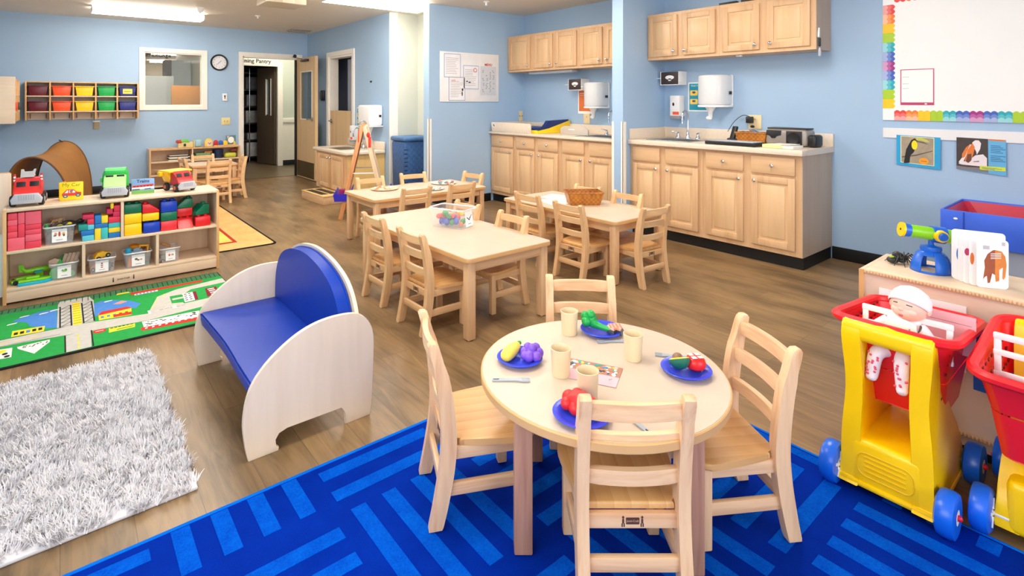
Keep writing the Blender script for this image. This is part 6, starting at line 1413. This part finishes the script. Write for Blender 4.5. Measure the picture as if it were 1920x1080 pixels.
for i, (c, x, h, nm) in enumerate([((190, 30, 40), 1.885, .08, 'red'), ((20, 96, 180), 1.955, .07, 'blue'), ((250, 206, 40), 2.02, .065, 'yellow')]):
    solo('toy_peg', B().prism([(-.03, 0), (.03, 0), (.03, h*.7), (.012, h), (-.012, h), (-.03, h*.7)], 0, .04, 'xz', .004), plain('peg%d' % i, c, .4), nm+' arched wooden peg on the corner shelf', 'toy', (x, 9.05, z0+.0145), group='pegs on the corner shelf')
solo('picture_block', B().box(-.07, .07, 0, .02, 0, .14, .003).m(1).flat(ell(.0, .07, .045, .05), -.001, 'xz').m(2).flat([(-.05, .09), (-.02, .135), (-.06, .13)], -.0015, 'xz').m(3).flat([(.03, 0), (.07, 0), (.06, .05), (.04, .05)], -.0015, 'xz'), [plain('pb_teal', (84, 130, 136), .5), M_paper, plain('pb_pink', (236, 196, 180), .5), plain('pb_y', (220, 200, 70), .5)], 'square picture block with a white animal at the end of the corner shelf', 'picture block', (2.11, 9.10, z0+.0145))
random.seed(4)
for k in range(6): solo('thin_book', B().box(0, .28-.02*(k % 3), 0, .2, 0, .012, .002), plain('thinbook%d' % k, [(236, 226, 200), (60, 62, 64), (226, 220, 206), (240, 232, 216), (40, 40, 44), (220, 210, 190)][k], .5), ['cream', 'black', 'white', 'ivory', 'charcoal', 'beige'][k]+' thin puzzle board in the stack on the corner shelf', 'puzzle board', (1.24+.006*(k % 3), 9.0, .419+.0135*k), group='puzzle boards on the corner shelf')
for nm, lab, c, x, z, bx in [('game_box', 'sage green game box in the corner shelf', (150, 176, 120), 1.60, .4185, B().box(0, .22, 0, .18, 0, .06, .003)), ('game_box', 'thin green game box on the sage green one', (120, 164, 110), 1.60, .479, B().box(0, .2, 0, .18, 0, .03, .003)), ('snack_box', 'orange small box on the thin green box', (226, 130, 40), 1.72, .51, B().box(0, .1, 0, .1, 0, .02, .004)),
    ('round_tub', 'navy round tub in the corner shelf', (22, 44, 84), 1.92, .4185, B().lathe([(0, .0), (.065, 0), (.07, .07), (.075, .07), (.075, .13), (0, .135)], (0, .1, 0))), ('yellow_bag', 'lime and yellow toy bag in the corner shelf', (206, 206, 70), 2.0, .4185, B().box(0, .17, 0, .15, 0, .075, .03, 3)), ('brown_ball', 'reddish brown round toy at the right of the corner shelf', (150, 70, 56), 2.1, .495, B().ball((.04, .08, .03), (.06, .05, .028))),
    ('clear_basket', 'beige basket low in the corner shelf', (206, 190, 160), 1.62, .2285, B().box(0, .2, 0, .2, 0, .08, .008)), ('yellow_tray', 'yellow tray low in the corner shelf', (230, 186, 40), 1.1, .2285, B().box(0, .36, 0, .2, 0, .02, .004)), ('white_block', 'white small box low at the right of the corner shelf', (226, 220, 206), 2.0, .2285, B().box(0, .12, 0, .15, 0, .1, .004))]:
    solo(nm, bx, plain('cs_%d_%d' % c[:2], c, .45), lab, 'toy', (x, 9.0, z), group='things inside the corner shelf')
# tunnel
t = thing('play_tunnel', 'brown fabric arch tunnel behind the toy shelf', 'tunnel', (-.1, 7.3, 0))
def tun(u, v):
    cx0 = -.06+.2*v; y = -.15+1.05*v; hw_ = .27; hh = .72+.09*v**.7; a = PI*u
    x = cx0-hw_*math.cos(a)*(1-.0*v); z = hh*math.sin(a)**.72 if a not in (0, PI) else 0
    return (x+.07*math.sin(a)*(1-v)*-1, y, max(0, z-.05*math.sin(PI*v)*math.sin(a)))
part('fabric', B().grid(tun, 28, 10), plain('tunnel_brown', (150, 98, 34), .7, var=.12, vs_=4, bmp=.2, bs_=8), t)
for v in (0, 1): part('hoop', B().tube([tun(k/28, v) for k in range(29)], .009, 8), plain('hoop_brown', (96, 62, 30), .6), t)
part('tie', B().tube([(.13, .88, .80), (.09, .86, .83)], .006), M_black, t)
# book stand at the left edge
t = thing('book_stand', 'wooden end of a taller unit cut by the left edge behind the toy shelf', 'stand', (-.52, 4.94, 0))
part('side_board', B().prism([(-.2, 0), (.255, 0), (.255, .79), (.2, .79), (-.2, .6)], 0, .02, 'xz', .003), M_birch['Z'], t); part('top_rail', B().box(-.2, .24, .02, .26, .56, .58).box(.18, .235, .021, .3, .0, .77), M_edge, t)
solo('floor_poster', B().box(-.45, -.288, 4.60, 4.604, .04, .44), M_paper, 'white poster edge cut by the left side of the picture', 'poster')
# ================================================================ toy carts
M_cy = plain('cart_yellow', (255, 208, 0), .3, var=.02); M_cr = plain('cart_red', (236, 30, 38), .34, var=.02, bmp=.03, bs_=200); M_cb = plain('cart_wheel_blue', (16, 100, 222), .3, var=.02)
def cart(label, loc, rz, number):
    """forward is +x, handle at -x"""
    t = thing('toy_shopping_cart', label, 'toy cart', loc, rz, 'toy shopping carts')
    # side frames: swept from the handle down into the base
    prof = [(-.19, .05), (-.18, .03), (.155, .03), (.185, .06), (.175, .12), (.12, .2), (.04, .3), (-.04, .39), (-.09, .46), (-.125, .53), (-.135, .555), (-.16, .566), (-.185, .555), (-.195, .52), (-.188, .42), (-.188, .3), (-.19, .18), (-.19, .12)]
    pr = [tuple(p[:2]) for p in smooth_path([(a, c, 0) for a, c in prof], 3, True)]
    for s in (-1, 1):
        y0, y1 = (.068, .122) if s > 0 else (-.122, -.068)
        o = part('side_frame', B().prism(pr, y0, y1, 'xz', .014, 3), M_cy, t)
        for v in o.data.vertices:
            z = v.co.z; f = 1-.10*math.exp(-((z-.35)/.11)**2)+.04*max(0, 1-z/.12); v.co.y *= f
    part('base', B().box(-.192, .192, -.1, .1, .03, .185, .02, 3), M_cy, t)
    part('lower_lip', B().box(-.2, .17, -.13, .13, .03, .048, .008), M_cy, t)
    part('handle', B().prism(rr(.055, .068, .024, 6, -.165, .532), -.118, .118, 'xz', .004).tube(smooth_path([(-.165, -.095, .47), (-.165, -.095, .5), (-.165, -.07, .545), (-.165, .07, .545), (-.165, .095, .5), (-.165, .095, .47)], 4), .02, 10), M_cy, t)
    b = B()
    for z in (.085, .1, .115, .13): b.box(-.1945, -.1915, -.055, .055, z, z+.0025)
    b.tube([(-.1925, p, q) for p, q in rr(.15, .075, .025, 4, 0, .107)], .002, 6, True)
    part('embossed_panel', b, plain('cart_yellow_dark', (236, 186, 0), .35), t)
    # basket
    x0, x1, z0, z1, hwid = -.155, .30, .27, .545, .152
    zz1 = lambda x: .556-.045*(x-x0)/(x1-x0)
    b = B(); k = .62
    lo = rr((x1-x0)*k, hwid*2*.72, .04, 4, (x0+x1)/2+.02, 0); mid = rr((x1-x0)*.8, hwid*2*.84, .045, 4, (x0+x1)/2+.01, 0); hi = rr(x1-x0, hwid*2, .05, 4, (x0+x1)/2, 0); n = len(lo)
    for (A, za), (C, zc) in (((lo, z0), (mid, .4)), ((mid, .404), (hi, z1))):
        for i in range(n):
            j = (i+1) % n
            b.grid(lambda u, v: ((A[i][0]*(1-u)+A[j][0]*u)*(1-v)+(C[i][0]*(1-u)+C[j][0]*u)*v, (A[i][1]*(1-u)+A[j][1]*u)*(1-v)+(C[i][1]*(1-u)+C[j][1]*u)*v, za+((zc if zc != z1 else zz1(C[i][0]*(1-u)+C[j][0]*u))-za)*v), 1, 1)
    b.prism(lo, z0-.004, z0, 'xy', .002)
    b.weld(); b.m(1)
    b2 = b; b = B(); ring = [(p, q, zz1(p)) for p, q in rr(x1-x0+.02, hwid*2+.02, .06, 6, (x0+x1)/2, 0)]
    b.tube(ring, .015, 8, True); rim = part('basket_rim', b, M_cr, t); rim.scale = (1, 1, 1)
    b = b2
    for s in (-1, 1):
        for zz, sc in ((.44, .86), (.475, .9), (.51, .94), (.32, .72), (.35, .76)):
            for q in range(9):
                x = x0+.05+(x1-x0-.1)*q/8; x = (x0+x1)/2+(x-(x0+x1)/2)*(sc+.02); b.box(x-.008, x+.008, s*hwid*sc*.985-.002, s*hwid*sc*.985+.002, zz-.005, zz+.005, .002)
    part('basket', b, [M_cr, plain('slot_red', (120, 8, 14), .5)], t)
    # doll seat
    b = B(); X = -.06 if rz == 0 else .13; yy = .122; zt_, zb_ = .59, .46
    def bar(y0, y1, q0, q1, e=0): b.box(X-.006+e, X+.006-e, y0, y1, q0, q1, .004)
    bar(-yy, yy, zt_-.02, zt_); bar(-yy, yy, .522, .54); bar(-yy, yy, zb_, zb_+.016)
    for y in (-yy, -.045, .03, yy-.02): bar(y+.0012, y+.0188, zb_+.0012, zt_-.0012, .0012)
    o = part('seat_back', b, M_white, t); o.location.y = -.022*(1 if rz == 0 else .6)
    # wheels
    for x in (-.18, .18):
        part('axle', B().cyl((x, -.165, .066), (x, .165, .066), .007), M_white, t)
        for s in (-1, 1):
            w = part('wheel', B().lathe([(.022, -.024), (.05, -.025), (.062, -.019), (.066, -.008), (.066, .012), (.062, .022), (.05, .025), (.022, .024)], (x, s*.152, .066), 32, Matrix.Rotation(PI/2, 4, 'X')), M_cb, t)
            part('wheel_disc', B().cyl((x, s*.152-.0235, .066), (x, s*.152+.0235, .066), .046, seg=28), M_white, w)
            part('hub_cap', B().ball((x, s*.178, .066), (.009, .009, .009)), plain('hub_crimson', (206, 20, 60), .4), w)
            b = B()
            for q in range(5): b.box(-.004, .004, .012, .042, -.002, .002, M=Matrix.Translation((x, s*.127, .066)) @ Matrix.Rotation(PI/2, 4, 'X') @ Matrix.Rotation(q*2*PI/5, 4, 'Z'))
            part('spokes', b, M_white, w)
    return t
cart('yellow and red toy shopping cart with the baby doll', (2.25, .553, .0), 0, 1)
cart('second toy shopping cart cut by the right edge, basket towards the camera', (2.362, .19, .0), PI, 2)
# ---- doll sitting in the first cart: one continuous body, clothes and cap as children
t = thing('baby_doll', 'baby doll in a white suit with red dots sitting in the toy cart', 'doll', (2.19, .535, .50), 0)
skin = plain('doll_skin', (246, 196, 176), .45, var=.02)
def skinned(name, verts, edges, radii, m, parent, label=None, root=0, sub=2):
    me = bpy.data.meshes.new(name); me.from_pydata(verts, edges, []); me.materials.append(m)
    o = bpy.data.objects.new(name, me); COL.objects.link(o); o.parent = parent
    md = o.modifiers.new('skin', 'SKIN'); md.use_smooth_shade = True
    for i, r in enumerate(radii): me.skin_vertices[0].data[i].radius = (r, r) if not hasattr(r, '__len__') else r
    for i in range(len(verts)): me.skin_vertices[0].data[i].use_root = (i == root)
    s = o.modifiers.new('sub', 'SUBSURF'); s.levels = sub; s.render_levels = sub
    if label: o['label'] = label
    return o
def bake(o):
    dg = bpy.context.evaluated_depsgraph_get(); me = bpy.data.meshes.new_from_object(o.evaluated_get(dg)); o.modifiers.clear(); o.data = me
    for p in me.polygons: p.use_smooth = True
    return o
# facing -x (towards the handle / camera); y is left-right
V_ = [(0.0, 0, -.02), (.005, 0, .03), (.0, 0, .07), (-.002, 0, .09), (-.002, 0, .105),
      (-.05, .04, -.03), (-.078, .055, -.035), (-.085, .06, -.06), (-.088, .064, -.11), (-.104, .066, -.125),
      (-.05, -.01, -.03), (-.078, -.012, -.035), (-.085, -.014, -.07), (-.088, -.016, -.125), (-.104, -.02, -.14),
      (0, .04, .06), (-.02, .07, .035), (-.045, .085, .02), (-.06, .088, .02),
      (0, -.04, .06), (-.02, -.07, .035), (-.045, -.085, .02), (-.06, -.088, .02)]
E_ = [(0, 1), (1, 2), (2, 3), (3, 4), (0, 5), (5, 6), (6, 7), (7, 8), (8, 9), (0, 10), (10, 11), (11, 12), (12, 13), (13, 14), (2, 15), (15, 16), (16, 17), (17, 18), (2, 19), (19, 20), (20, 21), (21, 22)]
R_ = [.036, .04, .036, .02, .018, .026, .024, .022, .018, .016, .026, .024, .022, .018, .016, .02, .017, .013, .012, .02, .017, .013, .012]
body = bake(skinned('body', V_, E_, R_, plain('doll_suit', (250, 236, 240), .7, var=.03, vs_=30), t, 'white suited body with pink trim'))
random.seed(8); b = B()
for i, (a, c) in enumerate([(6, 7), (7, 8), (11, 12), (12, 13), (7, 8), (12, 13)]):
    for k in range(5):
        p = Vector(V_[a]).lerp(Vector(V_[c]), (k+.5)/5+random.uniform(-.05, .05)); an = random.uniform(-1.1, 1.1); r = R_[a]*(1-.1)
        p += Vector((-math.cos(an)*r*.98, math.sin(an)*r*.98, 0)); b.ball(p, (.003, .004, .004), seg=8)
for k in range(10): b.ball((-.036+.004*math.cos(k), -.03+.06*((k*7) % 10)/10, .0+.06*((k*3) % 10)/10), (.004, .003, .003), seg=8)
part('dots', b, plain('dot_red', (232, 90, 110), .6), t)
hc = Vector((-.006, -.016, .124))
b = B(); b.T = Matrix.Translation(hc) @ Euler((0, R(8), R(-12))).to_matrix().to_4x4()
b.ball((0, 0, 0), (.05, .052, .052), seg=28).ball((-.026, 0, -.02), (.026, .036, .024), seg=20).ball((-.052, 0, -.012), (.006, .007, .006), seg=12)
for s in (-1, 1): b.ball((-.032, s*.022, -.018), (.0155, .0145, .014), seg=14).ball((.002, s*.053, -.008), (.008, .006, .012), seg=10)
head = part('head', b, skin, t)
b = B(); b.T = Matrix.Translation(hc) @ Euler((0, R(8), R(-12))).to_matrix().to_4x4()
for s in (-1, 1): b.beam((-.0475, s*.012, .005), (-.041, s*.027, .003), .004, .003, .001)
part('eyes', b, M_ink, head)
b = B(); b.T = Matrix.Translation(hc) @ Euler((0, R(8), R(-12))).to_matrix().to_4x4(); b.ball((-.0505, 0, -.030), (.003, .008, .0025), seg=10).ball((-.0495, 0, -.0345), (.003, .006, .002), seg=10)
part('mouth', b, plain('doll_lips', (214, 110, 104), .5), head)
b = B(); b.T = Matrix.Translation(hc) @ Euler((0, R(8), R(-12))).to_matrix().to_4x4()
b.T = b.T @ Euler((0, R(28), 0)).to_matrix().to_4x4()
b.lathe([(.0535, -.004), (.056, .0), (.0565, .012), (.052, .03), (.04, .046), (.022, .056), (0, .059)], seg=28).lathe([(.0545, -.008), (.058, -.004), (.0575, .002), (.055, .003)], seg=28)
part('cap', b, plain('doll_cap', (250, 238, 240), .6, var=.01), t, 'white soft cap')
for s, y in ((1, .085), (-1, -.085)):
    b = B(); b.ball((-.066, y, .02), (.013, .01, .008), seg=12)
    for k, L in enumerate((.010, .013, .014, .012)): b.tube([(-.074, y-.007+.0047*k, .021), (-.078-L*.5, y-.008+.0052*k, .019), (-.078-L, y-.008+.0052*k, .014)], [.0028, .0026, .002], 6)
    b.tube([(-.064, y-s*.008, .021), (-.072, y-s*.015, .02), (-.079, y-s*.016, .018)], [.003, .0028, .002], 6)
    part('hand', b, skin, t)
part('bib', B().prism([(-.045, .03), (.045, .03), (.04, .075), (.0, .085), (-.04, .075)], -.042, -.036, 'yz', .002), plain('bib_white', (252, 246, 248), .6), t)
if 0: part('pink_trim', B().prism([(-.06, .018), (-.018, .014), (-.03, -.03), (-.055, -.02)] if False else [(.012, -.012), (.07, -.008), (.075, -.035), (.02, -.045)], -.118, -.112, 'yz', .002).prism([(-.07, -.02), (-.015, -.02), (-.02, -.05), (-.065, -.045)], -.118, -.112, 'yz', .002), plain('pink_cloth', (246, 130, 150), .6), t)
# cards in the carts
solo('number_card', B().box(-.001, .001, -.07, .07, 0, .13).m(1).flat([(-.06, .1), (.06, .1), (.06, .101), (-.06, .101)], -.0015, 'yz').tube([(-.002, -.03, .02), (-.002, -.01, .04), (-.002, .0, .05)], .001), [plain('card_pink', (236, 184, 192), .5), M_ink], 'pink lined card standing in the first cart behind the doll', 'card', (2.33, .45, .455))
solo('toy_can', B().cyl((0, 0, 0), (0, 0, .05), .02), plain('can_orange', (230, 120, 50), .5), 'small orange toy in the bottom of the first cart', 'toy', (2.22, .6, .47))
solo('toy_roll', B().cyl((0, 0, 0), (0, 0, .06), .026).m(1).cyl((0, 0, .06), (0, 0, .061), .02), [M_paper, plain('roll_brown', (150, 100, 80), .6)], 'white round toy seen through the seat of the second cart', 'toy', (2.40, .17, .445), rot=(0, R(60), 0))
# ---- right shelf (its back faces the room)
t = thing('storage_shelf', 'birch shelf with corrugated border trim behind the toy carts', 'shelf unit', (2.6, .785, 0))
part('back_panel', B().box(0, .012, -2.4, -.018, .03, .588), plain('shelf_back_panel', (218, 194, 172), .45, var=.03), t)
part('end_panel', B().box(-.006, .345, -.018, 0, 0, .60, .003), M_shelf['Z'], t); part('edge_strip', B().box(-.01, -.006, -.018, 0, 0, .6), M_edge, t)
part('top_panel', B().box(-.006, .345, -2.4, -.018, .584, .602, .003), M_shelf['Y'], t)
part('base_board', B().box(0, .33, -2.4, -.018, .0, .03), M_black, t)
def corr(z, r): 
    b = B(); n = 150
    b.box(-.012, -.0005, -2.4+.75, -.02, z-.006, z+.006, .001)
    for k in range(n): b.ball((-.012, -.024-k*.0107, z), (.0045, .0048, .008), seg=6)
    return b
part('border_trim', corr(.594, 0), plain('trim_tan', (214, 180, 140), .6), t, 'tan scalloped border')
part('border_trim', corr(.075, 0), plain('trim_tan', (214, 180, 140), .6), t)
solo('blue_poster', B().box(2.588, 2.598, -.2, .43, .25, .50, .001), plain('poster_royal', (20, 96, 200), .5), 'royal blue poster on the shelf back behind the carts', 'poster')
b = B().box(2.59, 2.598, .45, .715, .3, .54).m(1).prism([(.60, .505), (.645, .52), (.65, .528), (.61, .515)], 2.588, 2.59, 'yz')
solo('white_poster', b, [M_paper, plain('leaf_green', (170, 200, 70), .5)], 'white poster with a green mark on the shelf back behind the doll', 'poster')
# ---- things on the right shelf
ZR = .6025
t = thing('toy_telescope', 'lime and blue toy telescope on a domed blue stand', 'toy telescope', (2.775, .59, ZR), 0)
b = B(); nseg = 40
dome = [(.068, 0), (.066, .03), (.058, .055), (.044, .075), (.03, .085)]
def dm(a0, a1, prof_):
    b.grid(lambda u, v: (lambda rr_, zz_: (rr_*math.cos(a0+(a1-a0)*u), rr_*math.sin(a0+(a1-a0)*u), zz_))(*[prof_[min(int(v*(len(prof_)-1)), len(prof_)-2)][q]*(1-(v*(len(prof_)-1)-min(int(v*(len(prof_)-1)), len(prof_)-2)))+prof_[min(int(v*(len(prof_)-1)), len(prof_)-2)+1][q]*(v*(len(prof_)-1)-min(int(v*(len(prof_)-1)), len(prof_)-2)) for q in (0, 1)]), 10, 8)
for k in range(4):
    a = k*PI/2+R(25); dm(a, a+R(48), dome)
    dm(a+R(48), a+R(90), [(.05, .068), (.044, .075), (.03, .085)]); dm(a+R(48), a+R(90), [(.068, 0), (.0675, .008)])
st = part('dome_stand', b, M_blue, t); md = st.modifiers.new('solid', 'SOLIDIFY'); md.thickness = .004
part('neck', B().lathe([(0, .083), (.034, .083), (.036, .09), (.034, .1), (.016, .104), (.01, .106), (.009, .125), (0, .125)]), M_blue, t)
ax = Vector((-.62, .77, .13)).normalized(); c0 = Vector((0, 0, .15)); P_ = lambda s: c0+ax*s
M_lime = plain('telescope_lime', (134, 210, 20), .3)
part('tube', B().cyl(P_(-.14), P_(.08), .030, .024, 28), M_lime, t)
part('eye_end', B().cyl(P_(.078), P_(.1), .026, .027, 28), M_blue, t)
part('eyepiece', B().cyl(P_(.1), P_(.108), .029, .029, 28), M_yel, t); part('eye_hole', B().cyl(P_(.108), P_(.1085), .005, .005, 12), M_black, t)
part('collar', B().cyl(P_(-.045), P_(.0), .034, .032, 28), M_blue, t)
sd = Vector((-.78, -.62, 0)).normalized()
part('focus_knob', B().cyl(P_(-.02)+sd*.025, P_(-.02)+sd*.042, .024, .022, 24), M_yel, t); part('knob_cap', B().cyl(P_(-.022)+sd*.042, P_(-.022)+sd*.05, .017, .014, 24), M_blue, t)
# fanned board book, white leaves
t = thing('board_book', 'white board book standing fanned open with a brown animal page', 'book', (2.725, .40, ZR), 0)
spx, spy = 2.70+.09-2.725, -.045
lv = []
angs = [150, 157, 163, 168, 174, 178]
def leaf(x0, y0, x1, y1, h, pic, nm):
    d = Vector((x1-x0, y1-y0, 0)); L = d.length; an = math.atan2(d.y, d.x)
    o = part('page', B().prism(rr(L, h, .012, 4, L/2, h/2), -.0016, .0016, 'xz', .001), M_white, t, nm); o.location = (x0, y0, 0); o.rotation_euler = (0, 0, an)
    if pic:
        b, m = pic; q = part('page_picture', b, m, o)
    return o
# pages run from the far spine edge (hidden) to the free edges, the nearest page shows the animal
bp = B(); bp.T = Matrix.Translation((-.008, 0, 0)) @ Matrix.Diagonal((.88, 1, 1, 1)); F_ = -.0022
bp.m(0).flat([(.03, .03), (.036, .075), (.034, .1), (.045, .125), (.062, .14), (.07, .142), (.07, .05), (.06, .055), (.055, .05), (.053, .02), (.045, .018), (.043, .045), (.036, .04)], F_, 'xz')
bp.m(1).flat([(.07, .142), (.092, .138), (.104, .12), (.108, .09), (.104, .045), (.098, .035), (.094, .04), (.096, .08), (.084, .07), (.084, .03), (.072, .025), (.07, .05)], F_, 'xz')
bp.m(2)
for k in range(4): bp.flat([(.055, .108+k*.006), (.09, .112+k*.006), (.09, .114+k*.006), (.055, .11+k*.006)], F_-.0004, 'xz')
bp.m(3).flat([(.03, .142), (.052, .142), (.052, .156), (.03, .156)], F_, 'xz').flat([(.092, .158), (.104, .158), (.104, .172), (.092, .172)], F_, 'xz')
PG = [plain('page_brown', (150, 76, 44), .5, var=.1, vs_=40), plain('page_amber', (206, 124, 50), .5, var=.1, vs_=40), M_paper, plain('page_grey', (186, 182, 190), .6)]
leaf(.002, .117, .045, -.03, .192, None, 'back cover')
leaf(-.012, .108, .03, -.03, .178, (B().flat(ell(.02, .1, .012, .03), F_, 'xz'), [plain('pg_blue', (40, 120, 200), .5)]), None)
leaf(-.029, .092, .02, -.03, .178, (B().flat([(.02, .07), (.035, .09), (.02, .1)], F_, 'xz'), [plain('pg_green', (90, 180, 30), .5)]), None)
leaf(-.043, .075, .01, -.034, .178, (B().flat(ell(.012, .12, .008, .014), F_, 'xz'), [plain('pg_pink', (200, 60, 110), .5)]), None)
leaf(-.051, .056, .002, -.038, .178, (B().flat(ell(.008, .1, .006, .022), F_, 'xz'), [plain('pg_orange', (226, 120, 50), .5)]), None)
leaf(-.058, .034, -.008, -.045, .178, (bp, PG), 'front page with a brown standing animal shape')
# spider toys
def spider(label, loc, rz, c, c2):
    t = thing('toy_spider', label, 'toy spider', loc, rz, 'rubber toy bugs')
    part('body', B().ball((-.022, 0, .016), (.024, .018, .015)).ball((.012, 0, .014), (.015, .012, .01)), plain('bug%d' % c[0], c, .4), t)
    part('back_mark', B().ball((-.026, 0, .022), (.013, .012, .011)), plain('mark%d' % c2[0], c2, .4), t)
    b = B()
    for s in (-1, 1):
        for k in range(4):
            a = R(35+k*35); x, y = math.cos(a), s*math.sin(a)
            b.tube([(.01, 0, .014), (.01+.025*x, .025*y, .032), (.01+.05*x, .05*y, .01), (.01+.06*x, .06*y, 0)], [.003, .0025, .002, .001], 6)
    part('legs', b, M_black, t)
spider('black rubber spider with a green back beside the telescope', (2.79, .70, ZR), R(-50), (40, 46, 38), (160, 190, 20))
spider('dark rubber bug behind the green backed spider', (2.86, .705, ZR), R(-120), (52, 48, 46), (70, 56, 50))
# ---- sand and water table by the right wall
t = thing('sensory_table', 'blue and red sand table by the right wall', 'sand table', (4.38, .885, 0))
M_cov = plain('blue_cover', (56, 100, 220), .4, var=.12, vs_=5, bmp=.25, bs_=9)
Lg = 1.25; dp = .57
part('cover', B().box(0, .012, -Lg, 0, .405, .61, .004).box(dp-.012, dp, -Lg, 0, .405, .61, .004).box(.012, dp-.012, -.012, 0, .405, .61, .004).box(.012, dp-.012, -Lg, -Lg+.012, .405, .61, .004).box(.012, dp-.012, -Lg+.012, -.012, .405, .415), M_cov, t)
part('cover_seam', B().box(-.003, 0, -.115, -.11, .41, .605), plain('seam_blue', (30, 64, 180), .4), t)
M_tubr = plain('tub_crimson', (190, 40, 66), .35)
b = B(); o_ = rr(dp-.03, Lg-.03, .03, 3, dp/2, -Lg/2); i_ = rr(dp-.16, Lg-.2, .05, 3, dp/2, -Lg/2); n = len(o_)
for i in range(n):
    j = (i+1) % n
    b.grid(lambda u, v: (o_[i][0]*(1-u)*(1-v)+o_[j][0]*u*(1-v)+i_[i][0]*(1-u)*v+i_[j][0]*u*v, o_[i][1]*(1-u)*(1-v)+o_[j][1]*u*(1-v)+i_[i][1]*(1-u)*v+i_[j][1]*u*v, .6-.16*v), 1, 1)
b.prism(i_, .436, .44, 'xy'); part('tub', b, M_tubr, t)
part('button', B().ball((-.003, -.075, .56), (.003, .011, .007)), M_white, t)
for x in (.05, dp-.05):
    for y in (-.06, -Lg+.06): part('leg', B().cyl((x, y, 0), (x, y, .405), .02), plain('table_leg_grey', (150, 152, 158), .4), t)
part('shade_panel', B().box(.03, .04, -Lg+.05, -.05, .08, .405), plain('shade_greyblue', (150, 158, 176), .5), t)  # grey sheet standing in for the shadow under the table
solo('red_scoop', B().tube(smooth_path([(-.03, -.05, .0), (0, -.02, .014), (0, .03, .012), (.02, .06, 0)], 4), .012, 8), M_tubr, 'red crumpled toy lying on the back rim of the sand table', 'toy', (4.90, .18, .612))
